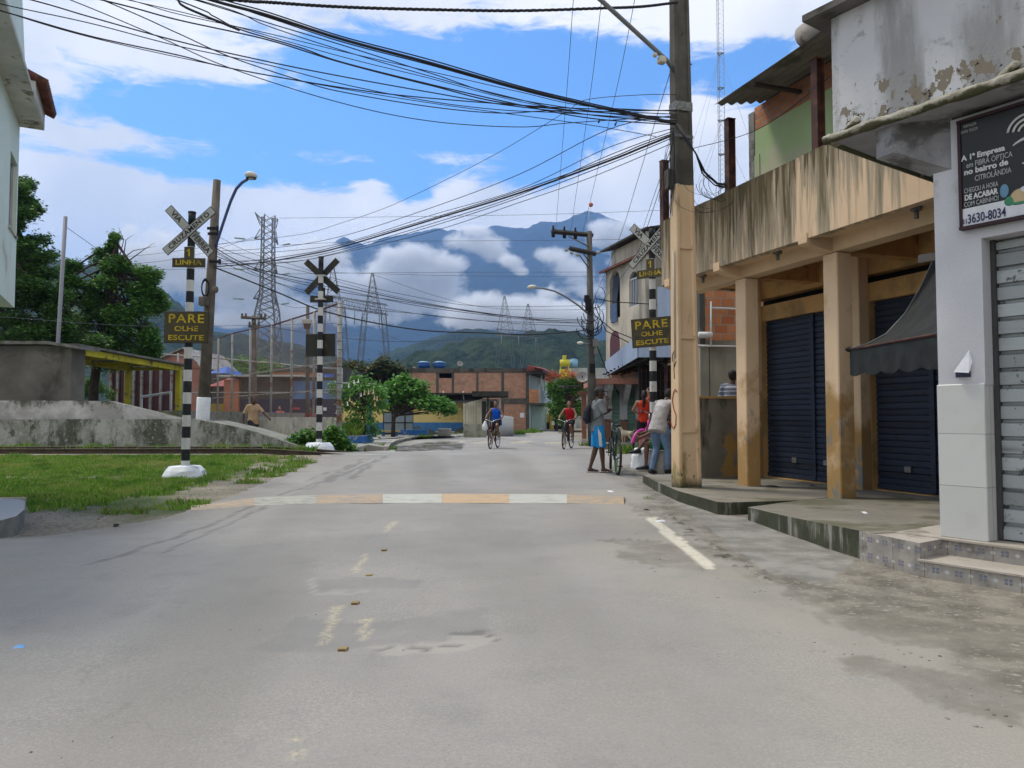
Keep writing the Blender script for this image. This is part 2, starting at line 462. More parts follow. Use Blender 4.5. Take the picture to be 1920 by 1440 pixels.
# ------------------------------------------------------------------ low clouds hanging on the mountains
sc.cycles.volume_max_steps = 96; sc.cycles.volume_step_rate = 1.0
def cloud(k, blobs, Y):
    q = Y / F_PX; t = NT('cloud_vapour'); sp = t.n('SeparateXYZ', {0: t.P()}); acc = None
    for (px, py, a, b) in blobs:
        c = at(px, py, Y)
        d = t.math('ADD', t.math('ADD', t.math('POWER', t.math('DIVIDE', t.math('SUBTRACT', sp.outputs[0], c.x), a * q), 2.0), t.math('POWER', t.math('DIVIDE', t.math('SUBTRACT', sp.outputs[2], c.z), b * q), 2.0)), t.math('POWER', t.math('DIVIDE', t.math('SUBTRACT', sp.outputs[1], Y), 30.0), 2.0))
        g = t.math('EXPONENT', t.math('MULTIPLY', d, -1.0)); acc = g if acc is None else t.math('ADD', acc, g)
    n_ = t.noise(.0085, 7, .6, t.scaled(t.P(), (.8, 1, 1.3)), .5)
    n2 = t.noise(.03, 6, .65, None, .6)
    na = t.math('ADD', t.math('MULTIPLY', t.math('SUBTRACT', n_, .5), 3.2), t.math('MULTIPLY', t.math('SUBTRACT', n2, .5), 1.5))
    f = t.math('ADD', acc, t.math('MULTIPLY', na, t.ramp(acc, .08, .5)))
    dens = t.math('MULTIPLY', t.ramp(f, .38, 1.15), .07)
    v = t.n('VolumePrincipled', {'Color': (1, 1, 1, 1), 'Density': dens, 'Anisotropy': .0}); t.t.links.new(v.outputs[0], t.out.inputs[1])
    xs = [at(px + s * a * 1.7, py, Y).x for px, py, a, b in blobs for s in (-1, 1)]; zs = [at(px, py + s * b * 1.9, Y).z for px, py, a, b in blobs for s in (-1, 1)]
    m = MB(); c = ((min(xs) + max(xs)) / 2, Y, (min(zs) + max(zs)) / 2); m.bx(min(xs), max(xs), Y - 46, Y + 46, max(min(zs), 5), max(zs), t.mat)
    tag(m.build('cloud'), 'white low cloud lying against the blue mountain slope', kind='stuff')
CL = [[(720, 545, 80, 45), (800, 535, 70, 40), (820, 500, 55, 36), (760, 478, 50, 26), (640, 520, 60, 60), (850, 575, 90, 30), (700, 600, 70, 20)],
      [(870, 455, 75, 20), (930, 475, 30, 22), (890, 432, 30, 8)],
      [(960, 492, 30, 20), (985, 510, 18, 10)],
      [(1035, 475, 36, 20), (1070, 505, 50, 26), (1110, 540, 50, 26), (1030, 545, 26, 24)],
      [(930, 572, 100, 28), (1000, 596, 130, 26), (1090, 600, 90, 26), (870, 600, 80, 22)],
      [(1165, 425, 60, 26), (1190, 480, 60, 50), (1120, 455, 26, 14)],
      [(470, 540, 100, 50), (560, 590, 60, 26), (390, 500, 120, 60), (300, 470, 130, 60), (430, 600, 50, 14), (590, 480, 70, 34)]]
for k, b in enumerate(CL): cloud(k, b, [2000, 1900, 1800, 1700, 1600, 2100, 1500][k])
# ------------------------------------------------------------------ ground, road, verge
def pix(x, y, z):
    """picture coordinates of world points (numpy)"""
    z = z - CAM_H
    f = y * CT + z * ST; u = x; v = -y * ST + z * CT
    return 960 + F_PX * u / f, 720 - F_PX * v / f

def inpoly(px, py, poly):
    n = len(poly); r = np.zeros(px.shape, bool)
    for i in range(n):
        x0, y0 = poly[i]; x1, y1 = poly[(i + 1) % n]
        c = ((y0 > py) != (y1 > py)) & (px < (x1 - x0) * (py - y0) / (y1 - y0 + 1e-9) + x0)
        r ^= c
    return r

def gzn(y): return 0.27 * np.exp(-((y - 18.5) / 3.0) ** 2)

t = NT('dirt_ground')
n1 = t.noise(1.1, 6, .6); n2 = t.noise(26, 5, .6); n3 = t.noise(.25, 3)
c = t.mix(t.ramp(n1, .35, .65), (.17, .145, .105), (.27, .235, .175))
c = t.mix(t.ramp(n2, .5, .62), c, (.30, .28, .245)); c = t.mix(t.ramp(n3, .52, .66), c, (.06, .09, .03))
t.bsdf(c, .95, 0, n2, .6, .02, .1); m_dirt = t.done()

xs = sorted(set([round(v, 2) for v in np.concatenate([np.arange(-30, 30, .5), np.arange(-120, 121, 6), [-4000, -1500, -500, 500, 1500, 4000]])]))
ys = sorted(set([round(v, 2) for v in np.concatenate([np.arange(-8, 30, .5), np.arange(30, 160, 5), [-500, -100, -30, 250, 500, 1200, 2500, 4500]])]))
mb = MB(); W_ = len(xs)
mb.add([(x, y, gz(x, y) - .012) for y in ys for x in xs], [(j * W_ + i, j * W_ + i + 1, (j + 1) * W_ + i + 1, (j + 1) * W_ + i) for j in range(len(ys) - 1) for i in range(W_ - 1)], m_dirt, True)
tag(mb.build('ground'), 'bare dirt and weeds around the road and the railway', kind='structure')

# borders of the asphalt, given as points on the ground
Lp = [gnd(*p) for p in [(0, 1011), (87, 1007), (182, 994), (292, 975), (357, 958), (456, 922), (520, 895), (580, 871), (602, 857)]]
Lt = [(0, -18), (6.7, -18), (6.95, -12)] + [(p.y, p.x) for p in Lp] + [(19.6, -4.9), (21.2, -4.6)] + [(p.y, p.x) for p in [gnd(735, 838), gnd(760, 828), gnd(800, 821), gnd(905, 816), gnd(955, 812), gnd(985, 809)]]
Rp = [gnd(1262, 846), gnd(1130, 838), gnd(1075, 823), gnd(1052, 815), gnd(1046, 811), gnd(1044, 809)]
Rt = [(0, 11), (17.4, 9), (18.9, 6)] + [(p.y, p.x) for p in Rp[1:]]
ry = []; y = 1.2
while y < 60: ry.append(y); y += max(.03, .0075 * y ** 1.25)
NC = 760
Yg = np.array(ry)
L = np.interp(Yg, [p[0] for p in Lt], [p[1] for p in Lt]); Rr = np.interp(Yg, [p[0] for p in Rt], [p[1] for p in Rt])
jag = np.array([mnoise.fractal(Vector((0, yy * 2.2, 1)), 1, 2, 4) * .16 for yy in Yg]); L = L + jag; Rr = Rr + jag[::-1] * .4
tt = np.linspace(0, 1, NC)
gx_ = -18 + 29 * tt; X = np.clip(np.repeat(gx_[None, :], len(ry), 0), L[:, None], Rr[:, None]); Y = np.repeat(Yg[:, None], NC, 1); Z = gzn(Y)
PX, PY = pix(X, Y, Z)
noi = np.array([[mnoise.noise(Vector((X[j, i] * 1.3, Y[j, i] * 1.3, 4))) for i in range(0, NC, 5)] for j in range(len(ry))]).repeat(5, axis=1)[:, :NC]
noi2 = np.array([[mnoise.noise(Vector((X[j, i] * 5, Y[j, i] * 5, 8))) for i in range(0, NC, 2)] for j in range(len(ry))]).repeat(2, axis=1)[:, :NC]
Z = Z + noi * .008
def sst(v, a, b):
    q = np.clip((v - a) / (b - a), 0, 1); return q * q * (3 - 2 * q)
bp = [gnd(*p) for p in [(1170, 900), (1180, 925), (1225, 968), (1290, 1025), (1360, 1075), (1470, 1110), (1640, 1180), (1800, 1280), (1930, 1380)]]
bY = [p.y for p in bp][::-1]; bX = [p.x for p in bp][::-1]
Xb = np.interp(Yg, bY, bX)[:, None]
dirt = sst(X - Xb + noi * .35 + noi2 * .15, -.05, .3) * (Yg < 16)[:, None]
dust = sst(X - Xb + noi * .5, -1.5, .2) * (Yg < 12)[:, None] * .55
dustl = sst(-X - 1.5 + noi * 1.2, 0, 5) * .4
bl = sst(L[:, None] + .5 - X + noi * .4, -.2, .5) * (Yg > 7)[:, None] * .7
def pm(polys, wob=0.0):
    r = np.zeros(X.shape)
    for p in polys: r = np.maximum(r, inpoly(PX + noi2 * wob, PY + noi * wob * .4, p).astype(float))
    return r
yel = pm([[(733, 977), (745, 977), (728, 998), (718, 998)], [(682, 1040), (692, 1040), (668, 1080), (657, 1079)], [(622, 1137), (642, 1137), (612, 1210), (597, 1210)], [(678, 1158), (699, 1158), (690, 1205), (672, 1205)], [(551, 1385), (568, 1385), (560, 1460), (546, 1460)],
          [(890, 829), (920, 827), (918, 831), (886, 832)], [(953, 831), (975, 827), (1000, 827), (985, 832)], [(1022, 829), (1055, 828), (1052, 832), (1020, 832)], [(836, 830), (870, 826), (872, 829), (845, 833)]], 3)
whi = pm([[(1211, 970), (1229, 971), (1347, 1067), (1322, 1067), (1262, 1021)]], 3)
lit = pm([[(700, 1214), (820, 1207), (850, 1190), (905, 1185), (926, 1199), (900, 1213), (830, 1226), (720, 1228)], [(585, 1112), (745, 1113), (745, 1116), (585, 1116)], [(580, 1085), (590, 1085), (592, 1112), (583, 1112)]], 8)
drk = pm([[(705, 1216), (740, 1211), (742, 1218), (710, 1219)], [(768, 1212), (812, 1213), (800, 1219), (770, 1218)], [(820, 1206), (868, 1206), (862, 1211), (824, 1211)], [(850, 1186), (905, 1181), (935, 1199), (926, 1202), (905, 1187), (852, 1192)]], 3)
sk = np.zeros(X.shape)
for poly, wd in (([(160, 1062), (400, 985), (560, 915), (720, 856)], .035), ([(300, 1040), (470, 965), (600, 905), (700, 868)], .02), ([(610, 905), (650, 880), (690, 860)], .10), ([(655, 900), (690, 875), (722, 856)], .08), ([(560, 905), (620, 885), (660, 878)], .05)):
    g_ = [gnd(*q) for q in poly]
    gx = np.interp(Yg, [q.y for q in g_], [q.x for q in g_])[:, None]
    sk = np.maximum(sk, (np.abs(X - gx + noi * .12) < wd) * ((Yg > g_[0].y) & (Yg < g_[-1].y))[:, None] * (noi2 > -.25))
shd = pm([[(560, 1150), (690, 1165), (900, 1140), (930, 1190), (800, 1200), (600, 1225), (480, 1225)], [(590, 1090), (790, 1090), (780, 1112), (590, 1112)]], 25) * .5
brn = pm([[(1100, 1005), (1180, 1012), (1310, 1045), (1330, 1067), (1260, 1065), (1180, 1045)], [(1560, 1240), (1700, 1300), (1930, 1360), (1930, 1300), (1750, 1250), (1600, 1225)], [(1170, 945), (1225, 945), (1240, 975), (1205, 968)], [(1430, 1080), (1480, 1095), (1560, 1150), (1700, 1190), (1760, 1215), (1640, 1205), (1500, 1130)], [(1480, 1150), (1920, 1180), (1920, 1230), (1640, 1200)]], 45)
wet = pm([[(745, 838), (800, 829), (850, 828), (872, 833), (868, 842), (800, 846), (740, 846)]], 6)
apr = pm([[(1345, 962), (1402, 975), (1612, 1052), (1540, 1100), (1440, 1080), (1380, 1035), (1330, 990), (1240, 925), (1205, 895)]], 10)
crk = pm([[(1230, 945), (1290, 985), (1330, 1020), (1420, 1070), (1530, 1098), (1440, 1092), (1350, 1050), (1290, 1005)]], 14) * (noi2 > -.1)

vs = np.stack([X, Y, Z + .004 - .006 * drk - .004 * lit + crk * .015], -1).reshape(-1, 3)
idx = np.arange(len(ry) * NC).reshape(len(ry), NC)
q = np.stack([idx[:-1, :-1], idx[:-1, 1:], idx[1:, 1:], idx[1:, :-1]], -1).reshape(-1, 4)
Xf = X.reshape(-1); q = q[(Xf[q[:, 1]] - Xf[q[:, 0]] > 1e-5) | (Xf[q[:, 2]] - Xf[q[:, 3]] > 1e-5)]
me = bpy.data.meshes.new('road'); me.vertices.add(len(vs)); me.vertices.foreach_set('co', vs.astype(np.float32).ravel())
me.loops.add(q.size); me.loops.foreach_set('vertex_index', q.astype(np.int32).ravel())
me.polygons.add(len(q)); me.polygons.foreach_set('loop_start', np.arange(0, q.size, 4, dtype=np.int32)); me.polygons.foreach_set('use_smooth', np.ones(len(q), bool)); me.update(calc_edges=True)
for nm, ar in (('dirt', dirt), ('dust', np.maximum(dust, dustl)), ('yel', yel), ('whi', whi), ('lit', lit), ('drk', np.maximum(drk, sk * .8)), ('shd', shd), ('brn', np.maximum(brn, bl)), ('wet', wet), ('apr', apr), ('crk', crk)):
    a_ = me.attributes.new(nm, 'FLOAT', 'POINT'); a_.data.foreach_set('value', ar.astype(np.float32).ravel())
t = NT('asphalt')
def A(nm): return t.n('Attribute', attribute_name=nm).outputs['Fac']
fine = t.noise(95, 3, .7); mid = t.noise(22, 4, .65); big = t.noise(.5, 5, .6); pat = t.noise(2.3, 5, .6)
c = t.mix(t.ramp(big, .3, .7), (.252, .240, .222), (.305, .290, .268))
c = t.mix(t.math('MULTIPLY', t.ramp(pat, .5, .7), .4), c, (.20, .197, .19))
sp = t.ramp(t.noise(75, 4, .8), .47, .58)
c = t.mix(t.math('MULTIPLY', sp, t.math('ADD', .26, t.math('MULTIPLY', t.ramp(t.noise(.9, 3), .42, .62), .3))), c, (.40, .38, .335))
c = t.mix(t.math('MULTIPLY', t.ramp(fine, .42, .3), .5), c, (.13, .127, .12))
tw = t.math('ABSOLUTE', t.math('SINE', t.math('MULTIPLY', t.math('ADD', t.n('SeparateXYZ', {0: t.P()}).outputs[0], t.math('MULTIPLY', t.n('SeparateXYZ', {0: t.P()}).outputs[1], .17)), 1.75)))
c = t.mix(t.math('MULTIPLY', t.ramp(tw, .6, 1.0), t.math('MULTIPLY', t.ramp(t.noise(.7, 3, .5, t.scaled(t.P(), (1, .25, 1))), .3, .7), .45)), c, (.185, .176, .155))
vo = t.n('TexVoronoi', {'Vector': t.n('VectorMath', {0: t.P(), 1: t.scaled(t.n('TexNoise', {'Vector': t.P(), 'Scale': 2.2, 'Detail': 5}).outputs['Color'], (.7, .7, .7))}, operation='ADD').outputs[0], 'Scale': .42}, feature='DISTANCE_TO_EDGE').outputs[0]
c = t.mix(t.math('MULTIPLY', t.ramp(vo, .006, .002), t.math('MULTIPLY', t.ramp(t.noise(.8, 4), .54, .62), .12)), c, (.09, .085, .075))
c = t.mix(t.math('MULTIPLY', A('dust'), t.ramp(t.noise(1.7, 6, .65), .25, .6)), c, (.36, .325, .262))
dn = t.mix(t.ramp(t.noise(3.2, 6, .65), .35, .65), (.13, .118, .095), (.26, .238, .195)); dn = t.mix(t.ramp(mid, .55, .68), dn, (.34, .315, .27))
c = t.mix(A('dirt'), c, dn)
c = t.mix(t.math('MULTIPLY', A('apr'), .8), c, t.mix(t.ramp(t.noise(2.5, 6, .7), .4, .6), (.20, .192, .17), (.31, .30, .275)))
c = t.mix(t.math('MULTIPLY', A('crk'), t.ramp(t.noise(9, 5, .7), .45, .6)), c, (.075, .075, .055))
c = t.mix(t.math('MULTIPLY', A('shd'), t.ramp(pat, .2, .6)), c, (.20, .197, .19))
c = t.mix(t.math('MULTIPLY', A('brn'), t.math('MULTIPLY', t.ramp(t.noise(2.6, 6, .7), .28, .62), .7)), c, (.17, .155, .125))
c = t.mix(t.math('MULTIPLY', A('lit'), .6), c, (.37, .35, .31))
c = t.mix(t.math('MULTIPLY', A('drk'), .65), c, (.12, .118, .112))
wear = t.ramp(t.noise(38, 5, .7), .40, .56)
c = t.mix(t.math('MULTIPLY', A('yel'), t.math('MULTIPLY', wear, .5)), c, (.62, .53, .33))
c = t.mix(t.math('MULTIPLY', A('whi'), t.math('ADD', .55, t.math('MULTIPLY', t.ramp(t.noise(16, 5, .7), .38, .5), .4))), c, (.62, .58, .47))
rg = t.math('SUBTRACT', .9, t.math('MULTIPLY', t.math('MULTIPLY', A('wet'), t.ramp(t.noise(1.4, 3), .40, .5)), .87))
c = t.mix(t.math('MULTIPLY', A('wet'), .6), c, (.10, .095, .085))
t.bsdf(c, rg, 0, t.math('ADD', fine, mid), .35, .006, .3); me.materials.append(t.done())
o = bpy.data.objects.new('road', me); COL.objects.link(o); tag(o, 'worn grey asphalt road running over the level crossing', kind='structure')

# painted speed hump: its own low ridge of alternating orange and white blocks
def worn_paint(name, col, amt):
    t = NT(name); w1 = t.noise(5, 6, .7, t.scaled(t.P(), (1, 3, 1))); w2 = t.noise(60, 3, .7)
    c = t.mix(t.ramp(w1, .56 - amt, .74 - amt), col, (.30, .285, .25)); c = t.mix(t.math('MULTIPLY', w2, .3), c, dk(col, .6))
    t.bsdf(c, .85, 0, w2, .3, .004); return t.done()
m_or = worn_paint('worn_orange_paint', (.54, .385, .23), .05); m_wh = worn_paint('worn_white_paint', (.50, .50, .44), .05); m_or2 = worn_paint('worn_orange_paint_scraped', (.48, .35, .22), .15); m_wh2 = worn_paint('worn_white_paint_scraped', (.43, .43, .36), .14)
edg_f = [(355, 958), (480, 948), (600, 944), (830, 943), (1060, 944), (1172, 946)]; edg_b = [(395, 946), (485, 933), (600, 928), (830, 926), (1050, 927), (1145, 931)]
segs = [358, 478, 592, 718, 828, 955, 1063, 1170]
sh = MB()
mats_ = [m_or2, m_wh2, m_or2, m_wh, m_or, m_wh, m_or2]
for k in range(7):
    for i in range(6):
        xa = segs[k] + (segs[k + 1] - segs[k]) * i / 6; xb = segs[k] + (segs[k + 1] - segs[k]) * (i + 1) / 6
        A_ = []
        for x_ in (xa, xb):
            f_ = gnd(x_, interp(edg_f, x_), 0.004); b_ = gnd(x_, interp(edg_b, x_ + (12 if x_ < 400 else 0)), .012)
            for q_ in range(7):
                s_ = q_ / 6; e_ = math.sin(math.pi * s_) ** .7; p_ = f_.lerp(b_, s_); A_.append((p_.x, p_.y, .006 + .045 * e_ * min(1, (x_ - 330) / 120)))
        sh.add(A_, [(q_, 7 + q_, 8 + q_, q_ + 1) for q_ in range(6)], mats_[k], True)
tag(sh.build('speed_hump'), 'low speed hump painted in worn orange and white blocks', 'speed hump')

# reflective road studs along the worn centre line
m_stud = flat('stud_yellow', (.28, .21, .09), .7); m_studr = flat('stud_reflector', (.12, .06, .03), .3)
for k, (px, py) in enumerate([(720, 1033), (692, 1081), (666, 1133), (643, 1220)]):
    p = gnd(px, py); b = MB()
    b.side([(-.028, .004), (-.018, .016), (.018, .016), (.028, .004)], -.022, .022, m_stud, M=T3(p.x, p.y, p.z))
    b.bx(-.018, .018, -.027, -.018, .006, .013, m_studr, M=T3(p.x, p.y, p.z))
    tag(b.build('road_stud', origin=p), ['small worn road stud, farthest of the four on the centre line', 'brown road stud just beyond the rectangular asphalt patch', 'yellow road stud just before the rectangular asphalt patch', 'yellow road stud beside the light pothole patch'][k], 'road stud', 'road studs on the centre line')

# ------------------------------------------------------------------ kerbs and pavements on the right
m_conc = paint('pavement_concrete', (.25, .23, .19), .3, 1.2, .9, (.12, .115, .075), .55, 1.2, bump=.5, bscale=40, grain=.25)
m_moss = paint('mossy_kerb', (.06, .065, .04), .5, 3, .95, (.30, .29, .26), .35, 5, streak=True, bump=.8, bscale=30, grain=.4)
def gp(px, py, z): p = gnd(px, py, z); return (p.x, p.y, z)
pv = MB()
s1 = [gp(1205, 890, .15), gp(1228, 902, .15), gp(1270, 920, .15), gp(1345, 941, .15), gp(1365, 942, .15), gp(1500, 938, .15), (4.3, 9.6, .15), (9, 6.5, .15), (9, 13, .15), (3.6, 13.2, .15)]
pv.prism(s1, -.1, .15, m_moss, m_conc)
s2 = [gp(1402, 951, .152), gp(1480, 969, .18), gp(1560, 985, .215), gp(1640, 1000, .243), (3.08, 5.93, .243), (3.7, 6.1, .243), (8, 6.2, .243), (5.6, 9.0, .19), (4.6, 9.62, .156), gp(1500, 938, .156)]
pv.prism(s2, -.1, .15, m_moss, m_conc)
tag(pv.build('pavement'), 'raised concrete pavement with mossy kerb before the arcade', kind='structure')
# ------------------------------------------------------------------ right: the arcade building
AF = Frame(4.05, 9.25, -.343, 1.0)
m_cream = paint('cream_wall', (.71, .52, .33), .15, 1.2, .8, (.42, .36, .27), .2, 1.6, grain=.1)
m_cream2 = paint('orange_cream_wall', (.56, .34, .14), .2, 1.0, .8, (.36, .24, .10), .4, 1.6, grain=.1)
t = NT('streaked_parapet')
v = t.scaled(t.P(), (1, 1, .07)); s1_ = t.noise(13, 6, .66, v, .1); s2_ = t.noise(3.0, 5, .6, v); g_ = t.noise(1.1, 3)
c = t.mix(t.ramp(t.noise(1.2, 4), .3, .7), (.66, .48, .31), (.74, .55, .38))
hgt = t.n('SeparateXYZ', {0: t.P()}).outputs[2]
top = t.n('MapRange', {'Value': hgt, 'From Min': 3.35, 'From Max': 4.4, 'To Min': -.05, 'To Max': .20}).outputs[0]
near = t.n('MapRange', {'Value': t.n('SeparateXYZ', {0: t.P()}).outputs[1], 'From Min': 7.2, 'From Max': 9.4, 'To Min': -.20, 'To Max': .06}).outputs[0]
mk = t.math('ADD', t.math('ADD', s1_, t.math('MULTIPLY', t.math('SUBTRACT', s2_, .5), 1.1)), t.math('ADD', top, near))
c = t.mix(t.ramp(mk, .36, .60), c, (.34, .285, .205)); c = t.mix(t.ramp(mk, .56, .80), c, (.155, .12, .07)); c = t.mix(t.ramp(t.math('ADD', t.noise(14, 4, .6, v), t.math('ADD', top, near)), .66, .76), c, (.10, .08, .045))
c = t.mix(t.ramp(t.math('ADD', t.noise(3.5, 5, .6), t.math('MULTIPLY', top, -1.0)), .71, .74), c, (.22, .22, .20))
t.bsdf(c, .9, 0, s1_, .4, .01, .15); m_par = t.done()
t = NT('worn_column')
hz_ = t.n('SeparateXYZ', {0: t.P()}).outputs[2]; low = t.n('MapRange', {'Value': hz_, 'From Min': .3, 'From Max': 1.9, 'To Min': 1, 'To Max': 0}).outputs[0]
c = t.mix(t.ramp(t.noise(1.5, 4), .3, .7), (.71, .52, .34), (.77, .58, .39))
c = t.mix(t.math('MULTIPLY', t.ramp(t.math('ADD', t.noise(2.0, 5, .6), t.math('MULTIPLY', low, .35)), .55, .8), .85), c, (.36, .205, .055))
c = t.mix(t.math('MULTIPLY', low, t.ramp(t.noise(7, 6, .6, t.scaled(t.P(), (1, 1, .45))), .56, .60)), c, (.23, .23, .21))
t.bsdf(c, .85, 0, t.noise(50, 3), .3, .006, .25); m_colm = t.done()
m_soff = paint('soffit_orange', (.50, .27, .10), .2, 2, .85, (.25, .12, .05), .4, 2)
m_black = flat('black_gap', (.012, .012, .014), .9)
def shutter_mat(name, col, rust, amt, pitch, metal=.0):
    t = NT(name); z = t.n('SeparateXYZ', {0: t.P()}).outputs[2]
    g = t.noise(3, 6, .65, t.scaled(t.P(), (.5, .5, 4)))
    rowr = t.n('TexWhiteNoise', {'W': t.math('FLOOR', t.math('DIVIDE', z, pitch))}, noise_dimensions='1D').outputs['Value']
    c = t.mix(rowr, dk(col, .75), dk(col, 1.25))
    c = t.mix(t.math('MULTIPLY', t.ramp(g, .5, .75), amt), c, rust); c = t.mix(t.math('MULTIPLY', t.ramp(t.noise(9, 6, .7), .58, .64), amt), c, dk(rust, .35))
    t.bsdf(c, .55, metal, t.noise(30, 4), .25, .004, .4); return t.done()
m_blue = shutter_mat('blue_shutter_paint', (.017, .027, .052), (.028, .029, .033), .9, .085)

ab = thing('arcade_building', AF.p(0, -3, 0), 'cream arcade building with streaked parapet, square columns and green upper storey', 'building')
SEND = 3.56
w_ = MB(AF.M)
# back wall with shutter openings
sp_ = [(-3.4, -.62), (-.62, .0), (.0, .0)]
doors = []
d1a, _ = AF.hit(1436, 750, -1.3); d1b, _ = AF.hit(1612, 750, -1.3)
d2a, _ = AF.hit(1641, 800, -1.3)
doors = [(d1b + 0.02, d1a, .16, 2.76), (d2a - 2.9, d2a, .16, 2.76)]
w_.wall(-4.4, d1a + .22, .1, 3.02, -1.7, -1.24, m_cream2, doors)
w_.wall(-4.4, d1a + .22, 3.02, 3.14, -1.7, -1.45, m_black)
w_.wall(-4.4, d1a + .22, 3.14, 3.5, -1.7, -1.24, m_cream2)
w_.bx(-4.4, SEND - .25, -6, -1.7, .1, 3.5, m_cream2)
# soffit slab and beams
w_.bx(-4.4, SEND - .25, -1.7, .42, 3.50, 3.62, m_soff)
w_.build('wall', ab)
b_ = MB(AF.M)
b_.bx(-4.4, SEND - .4, -.12, .12, 3.19, 3.5, m_cream)
for s in (-3.9, 0, 1.82): b_.bx(s - .1, s + .1, -1.24, -.12, 3.2, 3.5, m_soff)
b_.build('beam', ab)
for k, (s, w2) in enumerate([(0.0, .122), (1.82, .12), (-3.0, .12)]):
    m = MB(AF.M); zt = 3.185
    m.rbx(s - w2, s + w2, -.13, .105, .12, zt, m_colm, .012); m.build('column', ab)
for s in (d1a + .11, (d1b + d2a) / 2 - .02):
    m = MB(AF.M); m.rbx(s - .11, s + .11, -1.24, -1.06, .12, 3.5, m_colm, .01); m.build('pilaster', ab)
# parapet with rounded far end
pr = MB(AF.M)
prof = [(s, .5) for s in np.linspace(-4.4, SEND - .25, 12)]
for a in range(0, 91, 15): prof.append((SEND - .25 + .25 * math.sin(R(a)), .25 + .25 * math.cos(R(a))))
prof += [(SEND, -1.0), (SEND, -2.2), (SEND, -5.0)]
inn = [(min(s, SEND - .12), d - .12 if i < 16 else d) for i, (s, d) in enumerate(prof)]
vs = []
for (a, b) in zip(prof, inn):
    tp = 4.38 + mnoise.noise(Vector((a[0] * 2, a[1], 0))) * .02
    vs += [(a[0], a[1], 3.33), (a[0], a[1], tp), (b[0], b[1], tp), (b[0], b[1], 3.33)]
fs = []
for i in range(len(prof) - 1):
    for j in range(4): fs.append((i * 4 + j, (i + 1) * 4 + j, (i + 1) * 4 + (j + 1) % 4, i * 4 + (j + 1) % 4))
pr.add(vs, fs, m_par); pr.build('parapet', ab)
m = MB(AF.M); m.bx(-4.4, SEND - .12, .12, .38, 3.36, 3.46, m_cream); m.bx(SEND - .4, SEND - .12, -5, .12, 3.36, 3.47, m_soff); m.build('slab', ab)
for s in (-3.0, 0.0, 1.82, 3.2):
    m = MB(AF.M)
    m.side([(.12, 3.19), (.47, 3.26), (.512, 3.28), (.512, 3.40), (.12, 3.40)], s - .075, s + .075, m_cream); m.build('bracket', ab)
m_slot = flat('lamp_grey', (.16, .15, .14), .6)
for (px, py) in ((1718, 392), (1458, 476), (1318, 520)):
    s, z = AF.hit(px, py, .28); m = MB(AF.M); m.cyl((s, .28, 3.325), .06, .035, m_slot, 12); m.cyl((s, .28, 3.24), .025, .09, m_slot, 10); m.build('lamp_holder', ab)
# shutters
def shutter(parent, M, s0, s1, z0, z1, d, mat, pitch=.085, depth=.02, name='shutter', split=None):
    m = MB(M); z = z0
    prof = []
    k = 0
    while z < z1 - 1e-4:
        h = min(pitch, z1 - z)
        prof += [(d, z), (d, z + h * .72), (d - depth, z + h * .82), (d - depth, z + h * .97)]; z += h
    prof += [(d, z1)]
    vs = [(s0, p[0], p[1]) for p in prof] + [(s1, p[0], p[1]) for p in prof]; n = len(prof)
    m.add(vs, [(i, i + 1, n + i + 1, n + i) for i in range(n - 1)], mat)
    m.bx(s0, s1, d - .03, d + .012, z0, z0 + .07, mat)
    for s in (split or []): m.bx(s - .035, s + .035, d - .02, d + .03, z0, z1, mat)
    return m.build(name, parent)
sa, _ = AF.hit(1524, 760, -1.3)
shutter(ab, AF.M, doors[0][0], doors[0][1], .17, 2.76, -1.33, m_blue, split=[sa])
s_b, _ = AF.hit(1748, 800, -1.3)
shutter(ab, AF.M, doors[1][0], doors[1][1], .17, 2.76, -1.33, m_blue, split=[s_b])
m_lock = flat('lock_steel', (.25, .25, .26), .4, .6)
for s_ in (sa - .25, sa + .45, s_b + .4, s_b + 1.0):
    m = MB(AF.M); m.rbx(s_ - .05, s_ + .05, -1.33, -1.295, .42, .50, m_lock, .006); m.build('lock', ab)
# low end wall with peeling orange paint
t = NT('peeling_end_wall'); pn = t.noise(1.7, 6, .6, None, .3)
zz = t.n('SeparateXYZ', {0: t.P()}).outputs[2]
c = t.mix(t.ramp(t.noise(3, 5), .35, .7), (.20, .185, .15), (.27, .25, .205)); c = t.mix(t.math('MULTIPLY', t.ramp(pn, .52, .54), t.ramp(zz, .95, .80)), c, (.40, .25, .085))
c = t.mix(t.ramp(t.math('ADD', t.noise(4, 5, .6, t.scaled(t.P(), (1, 1, .2))), t.math('MULTIPLY', zz, .13)), .66, .8), c, (.06, .06, .04))
t.bsdf(c, .9, 0, t.noise(30, 4), .4, .01, .2); m_peel = t.done()
m = MB(AF.M); m.bx(3.3, 3.42, -3.2, .1, .1, 1.46, m_peel); m.bx(3.28, 3.44, -3.2, .12, 1.46, 1.50, m_cream2); m.build('end_wall', ab)
